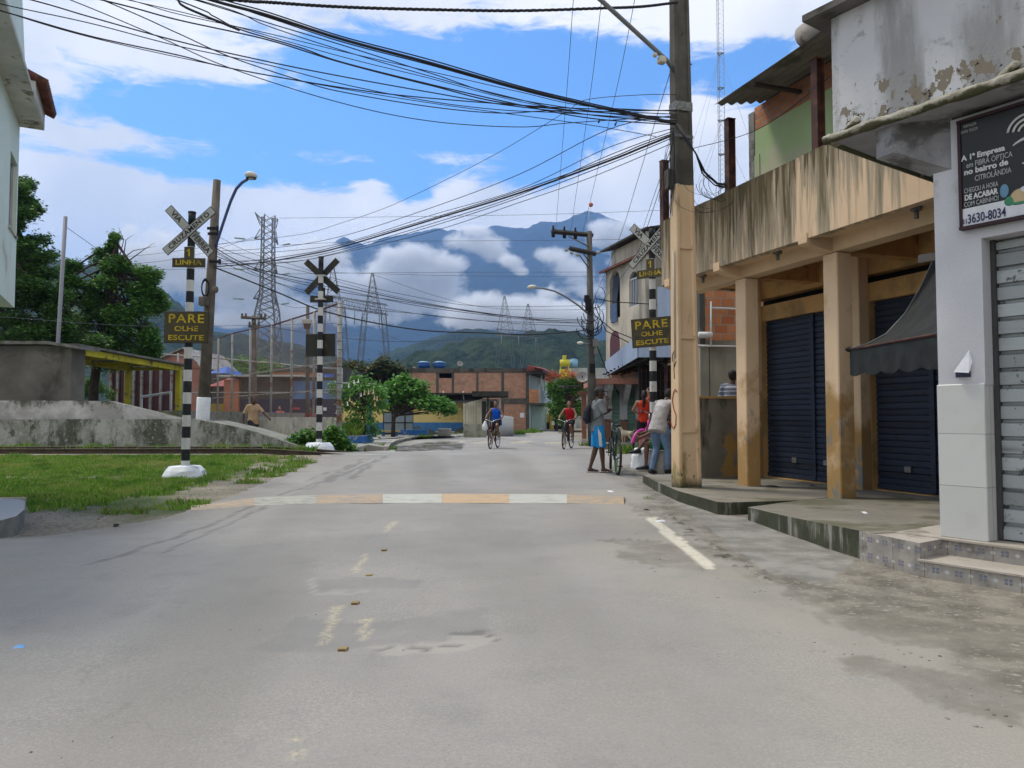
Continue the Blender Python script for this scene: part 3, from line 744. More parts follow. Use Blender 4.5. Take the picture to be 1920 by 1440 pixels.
# upper storey
t = NT('green_plaster')
c = t.mix(t.ramp(t.noise(1.0, 5, .6), .36, .62), (.34, .46, .22), (.46, .45, .32)); c = t.mix(t.ramp(t.noise(.8, 3), .45, .7), c, (.40, .52, .27))
t.bsdf(c, .85, 0, t.noise(40, 3), .2, .005, .2); m_green = t.done()
def brick_mat(name, a, b, mortar, bw=.2, bh=.1, ms=.012, tone=.5, dirtc=(.12, .11, .1), damt=.3):
    t = NT(name)
    bk = t.n('TexBrick', {'Vector': t.UV(), 'Color1': (*a, 1), 'Color2': (*b, 1), 'Mortar': (*mortar, 1), 'Scale': 1.0, 'Mortar Size': ms, 'Mortar Smooth': .3, 'Bias': 0, 'Brick Width': bw, 'Row Height': bh})
    n_ = t.noise(14, 5, .6); c = t.mix(t.math('MULTIPLY', t.ramp(n_, .4, .7), tone), bk.outputs[0], dk(b, .6))
    c = t.mix(t.math('MULTIPLY', t.ramp(t.noise(1.1, 5, .6), .5, .7), damt), c, dirtc)
    t.bsdf(c, .9, 0, t.math('SUBTRACT', t.math('MULTIPLY', n_, .3), bk.outputs['Fac']), .5, .012, .15); return t.done()
m_brick = brick_mat('clay_brick', (.42, .15, .075), (.55, .24, .12), (.30, .27, .23))
m_brickl = brick_mat('clay_block', (.40, .13, .055), (.55, .25, .12), (.32, .29, .24), .3, .2, .014, .35, damt=.1)
uf = MB(AF.M); dU = -.36
s0, z0 = AF.hit(1414, 205, dU); sl_, _ = AF.hit(1404, 205, dU)
zt = 5.90
uf.bx(-4.4, s0, -5, dU, 3.64, zt - .36, m_green)
uf.bx(-4.4, s0, -5, dU - .004, zt - .36, zt, m_brick)
uf.bx(s0, s0 + .13, -5, dU + .01, 3.64, zt - .05, paint('raw_column', (.30, .29, .27), .3, 2, .9, (.1, .1, .08), .5, 3))
uf.bx(s0 - .12, s0 - .004, dU - .1, dU + .012, 3.64, zt - .75, m_green)
uf.build('upper_wall', ab)
rf = MB(AF.M)
m_tin = paint('grey_corrugated_roof', (.17, .165, .15), .3, 1.5, .8, (.08, .08, .06), .4, 2)
e0, ez = AF.hit(1340, 197, .46); e0 = min(e0, s0 + .9)
n = 60
def corr(mb, s0, s1, da, za, db, zb, mat, pitch=.17, amp=.022, th=.008):
    """sheet whose corrugations run along s"""
    k = int(abs(da - db) / pitch * 6); vs = []
    for i in range(k + 1):
        q = i / k; d = da + (db - da) * q; z = za + (zb - za) * q + amp * math.sin(q * abs(da - db) / pitch * 2 * math.pi)
        vs += [(s0, d, z), (s1, d, z), (s1, d, z + th), (s0, d, z + th)]
    fs = []
    for i in range(k):
        for a, b in ((0, 1), (1, 2), (2, 3), (3, 0)): fs.append((i * 4 + a, i * 4 + b, (i + 1) * 4 + b, (i + 1) * 4 + a))
    mb.add(vs, fs, mat, False)
corr(rf, -4.4, e0, .46, ez, -5.2, ez + 1.1, m_tin); rf.build('roof', ab)
m = MB(AF.M); sr, _ = AF.hit(1450, 150, .1)
m.bx(sr - .03, sr + .03, -.4, .42, ez - .07, ez - .03, flat('dark_timber', (.04, .03, .025), .8)); m.build('rafter', ab)
m = MB(AF.M); sR, _ = AF.hit(1560, 75, .3); m.tube([(sR + .42, .35, ez + .17), (sR - 2.5, .35, ez + .17)], .15, paint('cement_ridge', (.42, .38, .34), .25, 3, .9, (.2, .15, .12), .3, 4), 16); m.build('ridge_tube', ab)
m_rust = paint('rusty_steel', (.07, .028, .02), .4, 3, .6, (.13, .06, .035), .5, 6)
for (px, yt, Yz) in ((1371, 221, 5.57), (1247, 301, 5.56), (1538, 105, 5.63)):
    s, _ = AF.hit(px, 300, .2); m = MB(AF.M)
    m.bx(s - .055, s + .055, .27, .28, 4.2, Yz, m_rust); m.bx(s - .055, s + .055, .16, .17, 4.2, Yz, m_rust); m.bx(s - .006, s + .006, .17, .27, 4.2, Yz, m_rust); m.bx(s - .06, s + .06, .15, .29, Yz, Yz + .012, m_rust)
    m.build('steel_post', ab)

# ------------------------------------------------------------------ far right: the white corner shop
WF = Frame(3.43, 5.42, -.686, 1.0)
t = NT('weathered_white_wall')
v = t.scaled(t.P(), (1, 1, .16)); hz_ = t.n('SeparateXYZ', {0: t.P()}).outputs[2]
c = t.mix(t.ramp(t.noise(.9, 4), .3, .7), (.52, .53, .56), (.62, .62, .63))
st = t.noise(2.1, 6, .6, v, .2)
c = t.mix(t.math('MULTIPLY', t.ramp(st, .46, .62), .85), c, (.25, .25, .25)); c = t.mix(t.math('MULTIPLY', t.ramp(t.noise(6, 6, .7), .55, .68), .5), c, (.15, .15, .14))
lowz = t.n('MapRange', {'Value': hz_, 'From Min': 3.5, 'From Max': 4.0, 'To Min': .10, 'To Max': -.12}).outputs[0]
c = t.mix(t.ramp(t.math('ADD', t.noise(9, 5, .62, t.scaled(t.P(), (1, 1, .6))), lowz), .60, .62), c, (.22, .19, .15))
c = t.mix(t.ramp(t.math('ADD', t.noise(16, 6, .7), lowz), .67, .69), c, (.035, .035, .03))
vo = t.n('TexVoronoi', {'Vector': t.n('VectorMath', {0: t.P(), 1: t.n('TexNoise', {'Vector': t.P(), 'Scale': 3.0, 'Detail': 4}).outputs['Color']}, operation='ADD').outputs[0], 'Scale': .8}, feature='DISTANCE_TO_EDGE').outputs[0]
c = t.mix(t.math('MULTIPLY', t.ramp(vo, .005, .002), t.ramp(t.noise(.9, 2), .45, .55)), c, (.10, .10, .10))
t.bsdf(c, .9, 0, t.noise(30, 4), .35, .008, .2); m_wwall = t.done()
m_wpaint = paint('bluish_white_paint', (.56, .57, .61), .12, 1.2, .7, (.40, .40, .41), .25, 2)
t = NT('white_wall_tile')
bk = t.n('TexBrick', {'Vector': t.n('VectorMath', {0: t.UV(), 1: (.02, -.25, 0)}, operation='ADD').outputs[0], 'Color1': (.52, .53, .52, 1), 'Color2': (.56, .57, .56, 1), 'Mortar': (.22, .22, .25, 1), 'Scale': 1.0, 'Mortar Size': .0025, 'Brick Width': 2.0, 'Row Height': .388}, offset=0.0)
t.bsdf(t.mix(t.math('MULTIPLY', t.ramp(t.noise(3, 5), .55, .75), .25), bk.outputs[0], (.36, .35, .32)), .35, 0, None, spec=.4); m_tile = t.done()
t = NT('flower_step_tile'); u = t.UV()
def sq(sx, sy, ox, oy, w):
    q = t.n('VectorMath', {0: t.n('VectorMath', {0: t.n('VectorMath', {0: u, 1: (ox, oy, 0)}, operation='ADD').outputs[0], 1: (1 / sx, 1 / sy, 1)}, operation='MULTIPLY').outputs[0]}, operation='FRACTION').outputs[0]
    a = t.n('SeparateXYZ', {0: q}); x_ = t.math('ABSOLUTE', t.math('SUBTRACT', a.outputs[0], .5)); y_ = t.math('ABSOLUTE', t.math('SUBTRACT', a.outputs[1], .5))
    return t.math('LESS_THAN', t.math('MAXIMUM', x_, y_), w), x_, y_
b1, x1_, y1_ = sq(.155, .125, 0, -.0, .16); b2, x2_, y2_ = sq(.155, .125, .0775, 0, .06)
cr = t.math('LESS_THAN', t.math('MINIMUM', x1_, y1_), .022)
c = t.mix(t.ramp(t.noise(8, 4), .35, .65), (.26, .24, .22), (.36, .335, .305))
c = t.mix(t.math('LESS_THAN', t.math('ADD', x2_, y2_), .12), c, (.50, .50, .50))
c = t.mix(t.math('MULTIPLY', b1, t.math('SUBTRACT', 1.0, cr)), c, (.16, .18, .24))
bk = t.n('TexBrick', {'Vector': u, 'Color1': (1, 1, 1, 1), 'Color2': (1, 1, 1, 1), 'Mortar': (.5, .45, .42, 1), 'Scale': 1.0, 'Mortar Size': .003, 'Brick Width': .31, 'Row Height': 5}, offset=0.0)
c = t.mix(1.0, c, bk.outputs[0], 'MULTIPLY'); c = t.mix(t.math('MULTIPLY', t.ramp(t.noise(5, 5, .65), .50, .68), .75), c, (.11, .105, .095))
t.bsdf(c, .6, 0, None); m_step = t.done()
m_tread = paint('step_tread', (.42, .38, .33), .2, 2, .7, (.2, .18, .15), .3, 4)

cs = thing('corner_shop', WF.p(-1, -2, 0), 'white weathered corner shop with tiled pillar and grey roller shutter', 'building')
w_ = MB(WF.M)
w_.bx(-.004, .325, -.45, -.012, 1.385, 3.40, m_wpaint); w_.bx(-5, -.004, -.45, -.012, 2.46, 3.40, m_wpaint)
w_.bx(-5, .32, -5, -.45, .2, 3.40, m_wpaint)
w_.build('wall', cs)
m = MB(WF.M); m.rbx(0, .335, -.46, 0, .248, 1.395, m_tile, .006); m.build('pillar', cs)
m = MB(WF.M); m.bx(-5, 1.0, -5, .26, 3.42, 3.5, paint('stained_soffit', (.33, .33, .35), .25, 2, .9, (.14, .14, .14), .4, 3)); m.bx(-5, .99, -4.9, .25, 3.5, 4.47, m_wwall); m.build('upper_wall', cs)
m = MB(WF.M); m.bx(-5.2, 1.16, -5.2, .40, 4.475, 4.53, paint('stained_roof_slab', (.14, .13, .12), .4, 2, .9, (.05, .05, .04), .5, 3)); m.build('roof', cs)
# gutter: lumpy pipe along the edge
t = NT('blotched_gutter'); nz_ = t.n('SeparateXYZ', {0: t.n('NewGeometry').outputs['Normal']}).outputs[2]
c = t.mix(t.ramp(t.noise(8, 5, .6), .35, .65), (.30, .28, .22), (.44, .42, .36)); c = t.mix(t.ramp(t.math('ADD', t.noise(6, 5, .6), t.math('MULTIPLY', nz_, -.22)), .46, .64), c, (.08, .08, .045))  # blotches, darker on faces turned downward
t.bsdf(c, .9, 0, t.noise(18, 5, .6), .9, .03, .2); m_gut = t.done()
m = MB(WF.M); pts = []; rs = []
for i in range(80):
    s = 1.04 - i * .07; pts.append((s, .30 + random.uniform(-.004, .004), 3.445 + random.uniform(-.006, .006))); rs.append(.036 + random.uniform(-.004, .005))
m.tube(pts, rs, m_gut, 10); m.tube([(1.0, .3, 3.445), (1.02, -.5, 3.45), (1.02, -3, 3.45)], .045, m_gut, 8)
for px in (1600, 1900):
    s, _ = WF.hit(px, 200, .3); m.tube([(s + .1, .27, 3.47), (s, .25, 3.54), (s - .03, .2, 3.55)], [.03, .038, .03], m_gut, 8)
m.build('gutter', cs)
m = MB(WF.M)
m.add([(.18, -.02, 3.02), (.36, -.02, 3.02), (.36, -.02, 3.42), (.18, -.02, 3.42), (.50, .24, 3.20), (.66, .19, 3.20), (.66, .19, 3.42), (.50, .24, 3.42)], [(0, 3, 2, 1), (4, 5, 6, 7), (0, 1, 5, 4), (1, 2, 6, 5), (0, 4, 7, 3), (2, 3, 7, 6)], paint('stained_bracket', (.30, .30, .32), .3, 3, .9, (.10, .10, .10), .6, 4)); m.build('bracket', cs)
m_zinc = shutter_mat('galvanised_shutter', (.34, .37, .38), (.16, .17, .16), .9, .125, .35)
shutter(cs, WF.M, -3.2, -.01, .262, 2.46, -.17, m_zinc, .125, .035)
m = MB(WF.M); m.bx(-.035, -.005, -.2, -.14, .26, 2.46, flat('dark_channel', (.05, .05, .055), .6)); m.build('shutter_channel', cs)
m = MB(WF.M); m.bx(.33, .46, -.05, -.02, 2.36, 2.42, flat('rusty_bar', (.12, .11, .10), .7)); m.build('bar', cs)
# steps
st_ = MB(WF.M)
dg = .40
st_.bx(-5, .62, -1.2, .05, -.05, .236, m_step); st_.bx(-5, .64, -1.2, .075, .236, .25, m_tread)
s_l, _ = WF.hit(1722, 1045, dg)
st_.bx(-5, s_l, .05, dg - .012, -.05, .112, m_step); st_.bx(-5, s_l + .01, .05, dg, .112, .125, m_tread)
e1 = WF.M.inverted() @ gnd(1612, 1052, 0); e2 = WF.M.inverted() @ Vector(gp(1640, 998, .243))
st_.prism([(s_l, .05), (s_l, dg - .02), (e1.x, e1.y), (e2.x, e2.y), (.62, .0)][::-1], -.05, .239, m_step, m_tread)
st_.build('step', cs)
# leaflet box
s, z = WF.hit(1806, 700, .01); m = MB(WF.M); m.bx(s - .05, s + .045, .004, .03, z - .03, z + .015, flat('navy_box', (.02, .02, .05), .5))
m.add([(s - .05, .034, z), (s + .05, .05, z + .01), (s - .045, .012, z + .17), (s - .065, .006, z + .08)], [(0, 1, 2), (0, 2, 3)], flat('white_paper', (.75, .77, .82), .7))
tag(m.build('leaflet_holder', origin=WF.p(s, 0, z)), 'white folded paper leaflet in a small holder on the white pillar', 'leaflet holder')

# advertising board on the shop
sL, zT = WF.hit(1793, 228, .05); _, zB = WF.hit(1793, 433, .05)
bd = thing('signboard', WF.p(sL - 1.0, .03, zB), 'black advertising board with white lettering and phone number on corner shop', 'signboard')
SW = 1.9; m_blk = flat('board_black', (.012, .014, .016), .35); m_wht = flat('board_white', (.62, .64, .68), .5)
m_txt = flat('lettering_white', (.60, .61, .62), .5); m_txtd = flat('lettering_grey', (.42, .43, .43), .5); m_navy = flat('lettering_navy', (.02, .02, .09), .5)
pn = MB(WF.M); pn.bx(sL - SW, sL - .02, .01, .034, zB + .02, zT - .02, m_blk)
pn.bx(sL - SW, sL - .02, .034, .037, zB + .02, zB + .155, m_wht)
# local text frame: x runs to the right as seen from the street = -s
TM = WF.M @ Matrix(((-1, 0, 0, 0), (0, 0, 1, .0365), (0, 1, 0, 0), (0, 0, 0, 1)))
pn.M = Matrix()
def wr(body, px0, py0, px1, size, mat, bold=.0, dd=.0):
    s0_, _ = WF.hit(px0, py0, .036); s1_, _ = WF.hit(px1, py0, .036); _, z0_ = WF.hit((px0 + px1) / 2, py0, .036)
    wd = abs(s0_ - s1_)
    pn.text(body, size, mat, TM @ T3(-(s0_ + s1_) / 2, z0_, .002 + dd), width=wd, bold=bold)
wr('A 1ª Empresa', 1802, 288, 1885, .056, m_txt, .002)
wr('em FIBRA ÓPTICA', 1812, 300, 1899, .058, m_txtd)
wr('no bairro de', 1808, 314, 1891, .058, m_txt, .002)
wr('CITROLÂNDIA', 1828, 327, 1897, .058, m_txtd)
wr('CHEGOU A HORA', 1808, 352, 1872, .052, m_txtd)
wr('DE ACABAR', 1809, 365, 1872, .056, m_txt, .0025)
wr('COM CABINHO!', 1808, 378, 1873, .052, m_txtd)
wr('21', 1804, 416, 1813, .05, m_navy, .0005, .003); wr('3630-8034', 1815, 405, 1887, .095, m_navy, .001, .003)
wr('FORTALEZA', 1807, 235, 1831, .03, m_txtd); wr('DIGITAL TELECOM', 1802, 245, 1833, .03, m_txtd)
# wifi arcs and a round emblem, hand holding a plug
s_c, z_c = WF.hit(1925, 245, .04)
for r_ in (.05, .085, .12):
    pts = [WF.p(s_c + r_ * math.cos(R(a)), .04, z_c + r_ * math.sin(R(a))) for a in range(10, 100, 10)]
    pn.tube(pts, .009, m_txt, 6)
s_c, z_c = WF.hit(1932, 280, .04)
pn.tube([WF.p(s_c + .14 * math.cos(R(a)), .038, z_c + .09 * math.sin(R(a))) for a in range(40, 300, 12)], [.006 + .012 * math.sin((a - 40) / 260 * 3.14) for a in range(40, 300, 12)], m_txt, 6)
m_skin_ad = flat('printed_skin', (.50, .38, .22), .6); m_grn_ad = flat('printed_green', (.05, .22, .12), .6); m_blu_ad = flat('printed_blue', (.12, .25, .38), .6)
s_c, z_c = WF.hit(1882, 362, .037); Q = WF.M @ T3(s_c, .037, z_c)
pn.ell((0, 0, 0), (.028, .004, .055), m_blu_ad, 12, 6, M=None) if False else None
for (px, py, rx_, rz_, mm) in ((1883, 358, .03, .05, m_blu_ad), (1893, 377, .035, .035, m_grn_ad), (1914, 367, .07, .055, m_skin_ad), (1925, 355, .05, .03, m_wht), (1912, 380, .05, .014, m_grn_ad)):
    s_c, z_c = WF.hit(px, py, .037); c_ = WF.p(s_c, .037, z_c)
    pn.ell(c_, (rx_, .004, rz_), mm, 12, 6, M=WF.M.to_3x3().to_4x4())
pn.build('panel', bd)
fr = MB(WF.M); m_fr = flat('dark_maroon_frame', (.035, .015, .02), .6)
fr.bx(sL - SW - .02, sL, .0, .055, zT - .022, zT, m_fr); fr.bx(sL - SW - .02, sL, .0, .055, zB, zB + .022, m_fr); fr.bx(sL - .022, sL, .0, .045, zB + .023, zT - .023, m_fr); fr.build('frame', bd)

# dark tarpaulin awning beside the shop
aw = thing('awning', at(1700, 660, 7.2), 'dark tarpaulin awning with scalloped valance on a thin rod beside the corner shop', 'awning')
t = NT('dark_tarpaulin'); n_ = t.noise(5, 4); t.bsdf(t.mix(t.ramp(n_, .3, .7), (.010, .012, .012), (.022, .026, .025)), .7, 0, t.noise(7, 3), .4, .03, .3); m_tarp = t.done()
rodA, rodB = at(1593, 655, 8.0), at(1790, 621, 6.0)
cur = [(1593, 655, 8.0), (1625, 647, 8.05), (1660, 628, 8.1), (1695, 590, 8.15), (1725, 540, 8.1), (1748, 490, 8.0), (1766, 450, 7.9), (1800, 400, 7.6)]
up = [at(*c_) for c_ in cur]; m = MB(); n = len(up); rows = 6; vs = []
for j in range(rows):
    for i in range(n):
        f = i / (n - 1); a = rodA.lerp(rodB, f); b = up[i]; q = j / (rows - 1); p = a.lerp(b, q); p.z -= .10 * math.sin(math.pi * q) * f; vs.append(p)
m.add(vs, [(j * n + i, j * n + i + 1, (j + 1) * n + i + 1, (j + 1) * n + i) for j in range(rows - 1) for i in range(n - 1)], m_tarp, True); m.build('canopy', aw)
m = MB(); n = 60; vs = []
for i in range(n):
    f = i / (n - 1); a = rodA.lerp(rodB, f); sc_ = abs(math.sin(f * math.pi * 5.3 + .4)) ** .5
    wv = math.sin(f * 44) * .012
    for j in range(5): vs.append((a.x + wv * j / 4, a.y + wv * j / 4, a.z - (.25 + .045 * sc_) * j / 4))
m.add(vs, [(i * 5 + j, i * 5 + j + 1, (i + 1) * 5 + j + 1, (i + 1) * 5 + j) for i in range(n - 1) for j in range(4)], m_tarp, True); m.build('valance', aw)
m = MB(); m.tube([rodA, rodB], .014, m_rust, 8); m.ell(rodA, (.05, .03, .03), m_tarp, 8, 6); m.build('rod', aw)
m = MB(); m.tube([at(*c_) + Vector((0, -.02, .01)) for c_ in cur], .008, flat('pale_piping', (.2, .24, .24), .6), 6); m.build('piping', aw)
# ------------------------------------------------------------------ railway
m_rail = paint('rail_rust', (.085, .06, .042), .3, 4, .7, (.04, .03, .025), .4, 6)
m_head = flat('rail_head', (.40, .39, .37), .35, .6)
for k, y0 in enumerate((17.9, 18.9)):
    m = MB(); pts = [(-40 + i * 1.0) for i in range(70)]
    prof = [(-.06, 0), (.06, 0), (.06, .012), (.012, .025), (.012, .085), (.034, .095), (.034, .118), (.026, .125)]
    prof = prof + [(-a, b) for a, b in prof[:1:-1]]
    def tilt(x): return y0 + (x + 4) * .012
    n = len(prof); vs = []
    for x in pts:
        on = min(1, max(0, (x + 5.6) / 1.5)) * (1 - min(1, max(0, (x - 5) / 1.5)))
        zb = gz(x, tilt(x)) - .137 * on + .02
        vs += [(x, tilt(x) + a, zb + b) for a, b in prof]
    fs = [(i * n + j, i * n + (j + 1) % n, (i + 1) * n + (j + 1) % n, (i + 1) * n + j) for i in range(len(pts) - 1) for j in range(n)]
    ih = lambda q: (q % n) in (6, 7, 8) and -5 < pts[q // n] < 4
    hd = [f for q, f in enumerate(fs) if ih(q)]; bd_ = [f for q, f in enumerate(fs) if not ih(q)]
    m.add(vs, bd_, m_rail); m.add(vs, hd, m_head)
    tag(m.build('rail', origin=(0, y0, 0)), ['rusty steel rail nearest the camera, crossing the road', 'steel rail farther from the camera, along the foot of the platform wall'][k], 'rail', 'rails of the railway track')

# ------------------------------------------------------------------ crossing posts
def chips(name, col, chip, a):
    t = NT(name); n_ = t.noise(13, 6, .7); c = t.mix(t.ramp(n_, .60, .63), dk(col, 1), chip); c = t.mix(t.math('MULTIPLY', t.noise(4, 4), .3), c, dk(col, .6))
    t.bsdf(c, .6, 0, n_, .3, .004, .3); return t.done()
m_pw = chips('post_white', (.60, .60, .57), (.30, .29, .27), 0); m_pb = chips('post_black', (.016, .018, .02), (.06, .06, .055), 0)
m_base = paint('whitewashed_base', (.74, .77, .80), .12, 3, .85, (.35, .36, .34), .25, 6, bump=.6, bscale=12)
m_sgw = paint('sign_grey_white', (.44, .44, .40), .1, 3, .6); m_sgk = flat('sign_black', (.012, .012, .012), .6)
m_sgo = paint('sign_brown_back', (.085, .068, .035), .2, 3, .6, (.05, .045, .03), .3, 4); m_sgy = paint('sign_yellow', (.60, .43, .02), .2, 6, .55, (.22, .17, .04), .35, 14)
m_bk = paint('sign_back_dark', (.030, .030, .022), .3, 3, .6, (.07, .05, .03), .4, 4); m_clamp = flat('clamp_pale', (.5, .5, .47), .5, .2)

def front(M, y): return M @ Matrix(((1, 0, 0, 0), (0, 0, -1, y), (0, 1, 0, 0), (0, 0, 0, 1)))
def crossing_post(loc, label, baselab, H=5.0, head=0, seed=1, rn=.0, lean=0, base=(.38, .21), boardturn=0, stripe=.212, side=-1):
    r_ = random.Random(seed)
    root = thing('crossing_post', loc, label, 'crossing signal', 'striped posts of the level crossing')
    B = T3(*loc) @ RY(lean)
    zs = [base[1] - .01]; z = base[1] + .10; k = 0
    while z < H: zs.append(z); z += stripe
    zs.append(H)
    m = MB(B); prev = None
    cols = [m_pw if (i % 2 == 0) else m_pb for i in range(len(zs) - 1)]
    if H - zs[-2] < .12: zs.pop(-2); cols.pop()
    cols[-1] = m_pb; cols[-2] = m_pb
    if head == 0: cols[-3] = m_pb; cols[-4] = m_pw
    for i in range(len(zs) - 1):
        rr = .078 - .012 * zs[i] / H; rr2 = .078 - .012 * zs[i + 1] / H
        m.tube([(0, 0, zs[i]), (0, 0, zs[i + 1])], [rr, rr2], cols[i], 16, caps=(i == len(zs) - 2))
    m.cyl((0, 0, H - .03), .072, .04, m_pb, 16)
    m.build('post', root)
    m = MB(T3(*loc) @ T3(-.14 if base[1] > .4 else 0, 0, 0)); n = 8; rings = []
    for (q, zz) in ((1.0, -.06), (1.03, .03), (.93, base[1] * .62), (.74, base[1]), (.2, base[1] + .01)):
        rings.append([(math.cos(2 * math.pi * (j + .5) / n) * base[0] * q * r_.uniform(.95, 1.05), math.sin(2 * math.pi * (j + .5) / n) * base[0] * q * r_.uniform(.95, 1.05), zz + r_.uniform(-.008, .008)) for j in range(n)])
    vs = sum(rings, []); fs = [(i * n + j, i * n + (j + 1) % n, (i + 1) * n + (j + 1) % n, (i + 1) * n + j) for i in range(4) for j in range(n)] + [tuple(range(4 * n, 5 * n))]
    m.add(vs, fs, m_base, False); bo = m.build('footing', root); bake(bo, [('BEVEL', dict(width=.02, segments=2))])
    for p in bo.data.polygons: p.use_smooth = False
    S = B @ RZ(head)         # signs face local -Y
    zc = 4.62; L_ = 1.21 / 2; wd = .166 / 2
    # crossbuck
    for k, (ang, yy) in enumerate(((-46.3, -.085), (42.7, -.103))):
        Mx = S @ T3(0, yy, zc) @ RY(-ang)
        m = MB(Mx); m.bx(-L_, L_, -.006, .006, -wd, wd, m_bk); m.bx(-L_ + .001, L_ - .001, -.0075, -.006, -wd + .001, wd - .001, m_sgk)
        m.bx(-L_ + .012, L_ - .012, -.009, -.0075, -wd + .012, wd - .012, m_sgw)
        Fm = front(Matrix(), -.0098)
        if k == 1: m.text('CRUZAMENTO', .13, m_sgk, Fm @ T3(0, 0, .0006), width=.98, bold=.0035, space=1.08)
        else:
            m.text('VIA', .135, m_sgk, Fm @ T3(-.37, 0, 0), width=.25, bold=.0035); m.text('FÉRREA', .135, m_sgk, Fm @ T3(.33, 0, 0), width=.44, bold=.0035)
        m.build('crossbuck_arm', root)
    # line count
    m = MB(S @ T3(0, -.085, 4.02)); m.bx(-.31, .31, -.008, .008, -.09, .085, m_bk); m.bx(-.09, .09, -.008, .008, .085, .30, m_bk)
    m.bx(-.305, .305, -.0095, -.008, -.086, .0845, m_sgo); m.bx(-.086, .086, -.0095, -.008, .0845, .296, m_sgo)
    m.text('LINHA', .13, m_sgy, front(Matrix(), -.0105) @ T3(0, 0, 0), width=.49, bold=.002); m.bx(-.008, .018, -.0115, -.0095, .12, .26, m_sgy); m.add([(-.008, -.0112, .26), (-.04, -.0112, .225), (-.04, -.0112, .20), (-.008, -.0112, .23)], [(0, 1, 2, 3)], m_sgy)
    m.build('line_count_sign', root)
    m = MB(S @ T3(-.01 if head == 0 else .02, -.09, 2.80) @ RZ(boardturn) @ RY(rn))
    m.rbx(-.415, .415, -.008, .008, -.30, .30, m_bk, .004); m.bx(-.405, .405, -.0098, -.008, -.29, .29, m_sgo)
    m.text('PARE', .23, m_sgy, front(Matrix(), -.0108) @ T3(0, .155, 0), width=.66, bold=.003, space=1.15); m.text('OLHE', .135, m_sgy, front(Matrix(), -.0108) @ T3(0, -.03, 0), width=.44, bold=.002); m.text('ESCUTE', .135, m_sgy, front(Matrix(), -.0108) @ T3(0, -.20, 0), width=.66, bold=.002)
    m.build('warning_board', root)
    for zz in (zc, 4.0):
        m = MB(S @ T3(0, 0, zz)); m.bx(-.13, .13, .062, .078, -.018, .018, m_clamp); m.bx(-.13, -.118, -.08, .065, -.012, .012, m_clamp); m.bx(.118, .13, -.08, .065, -.012, .012, m_clamp); m.build('clamp', root)
    return root
p = at(347, 888, 14.0); crossing_post((p.x, 14.0, gz(p.x, 14.0)), 'striped crossing post with warning signs standing in the grass on the left', '', 5.0, 0, 1, lean=.45)
p = at(598, 840, 19.5); crossing_post((p.x, 19.5, gz(0, 19.5)), 'striped crossing post beyond the rails, its signs seen from the dark back', '', 5.12, 176, 2, base=(.40, .24), boardturn=-6, stripe=.215)
p = at(1226, 870, 15.35); crossing_post((p.x, 15.35, gz(0, 15.35)), 'striped crossing post beside the concrete pole, its crossbuck half hidden by the parapet', '', 5.0, -36, 3, base=(.34, .42), rn=-3, boardturn=16)

# ------------------------------------------------------------------ big concrete pole
m_pc = paint('pole_concrete', (.105, .098, .082), .35, 3, .9, (.07, .07, .065), .5, 2, streak=True, bump=.5)
t = NT('pole_cream')
c = t.mix(t.ramp(t.noise(1.6, 5), .3, .7), (.66, .47, .29), (.73, .54, .35))
zz = t.n('SeparateXYZ', {0: t.P()}).outputs[2]
lw = t.n('MapRange', {'Value': zz, 'From Min': .15, 'From Max': 1.2, 'To Min': .16, 'To Max': 0}).outputs[0]
c = t.mix(t.ramp(t.math('ADD', t.noise(6, 6, .65, t.scaled(t.P(), (1, 1, .3))), lw), .60, .78), c, (.30, .24, .11)); c = t.mix(t.ramp(t.math('ADD', t.noise(20, 5, .7, t.scaled(t.P(), (1, 1, .4))), lw), .72, .76), c, (.07, .07, .06))
c = t.mix(t.n('MapRange', {'Value': zz, 'From Min': .17, 'From Max': .30, 'To Min': .9, 'To Max': 0}).outputs[0], c, (.05, .055, .03))
t.bsdf(c, .85, 0, t.noise(40, 3), .3, .005, .25); m_pcr = t.done()
PP = at(1292, 900, 10.6); PB = Vector((PP.x, 10.75, .15))
up_ = thing('utility_pole', PB, 'big concrete utility pole with cream painted lower half on the pavement edge', 'utility pole')
PM = T3(*PB) @ RZ(-math.degrees(math.atan2(.343, 1)) * -1) @ RY(-.35)
# local: x across the face seen from the street, y away from the camera
PH = 9.2; zc = 4.36
m = MB(PM)
def sect(z):
    q = 1 - .42 * z / PH; return .185 * q, .115 * q
N = 24; zl = [0.0] + [zc * i / 10 for i in range(1, 11)] + [zc + (PH - zc) * i / 10 for i in range(1, 11)]
def ring(z):
    a, b = sect(z); f = .035; r_ = .028
    c_ = .012
    # I-like outline, recess in the faces +-y
    return [(-a + c_, -b), (-a + .05, -b), (-a + .062, -b + r_), (a - .062, -b + r_), (a - .05, -b), (a - c_, -b), (a, -b + c_), (a, b - c_), (a - c_, b), (a - .05, b), (a - .062, b - r_), (-a + .062, b - r_), (-a + .05, b), (-a + c_, b), (-a, b - c_), (-a, -b + c_)]
for seg, mat in ((zl[:11], m_pcr), (zl[10:], m_pc)):
    vs = []; 
    for z in seg: vs += [(x, y, z) for x, y in ring(z)]
    n = 16; fs = [(i * n + j, i * n + (j + 1) % n, (i + 1) * n + (j + 1) % n, (i + 1) * n + j) for i in range(len(seg) - 1) for j in range(n)]
    m.add(vs, fs, mat)
a, b = sect(PH); m.bx(-a, a, -b, b, PH - .01, PH, m_pc)
for z in (.78, 2.12, 3.42):
    a, b = sect(z); m.bx(-a + .055, a - .055, -b - .0, -b + .035, z, z + .05, m_pcr)
m.build('shaft', up_)
m = MB(PM); a, b = sect(4.3)
m.rbx(-a - .11, -a - .01, -.06, .06, 4.30, 4.58, m_pc, .01); m.build('junction_box', up_)
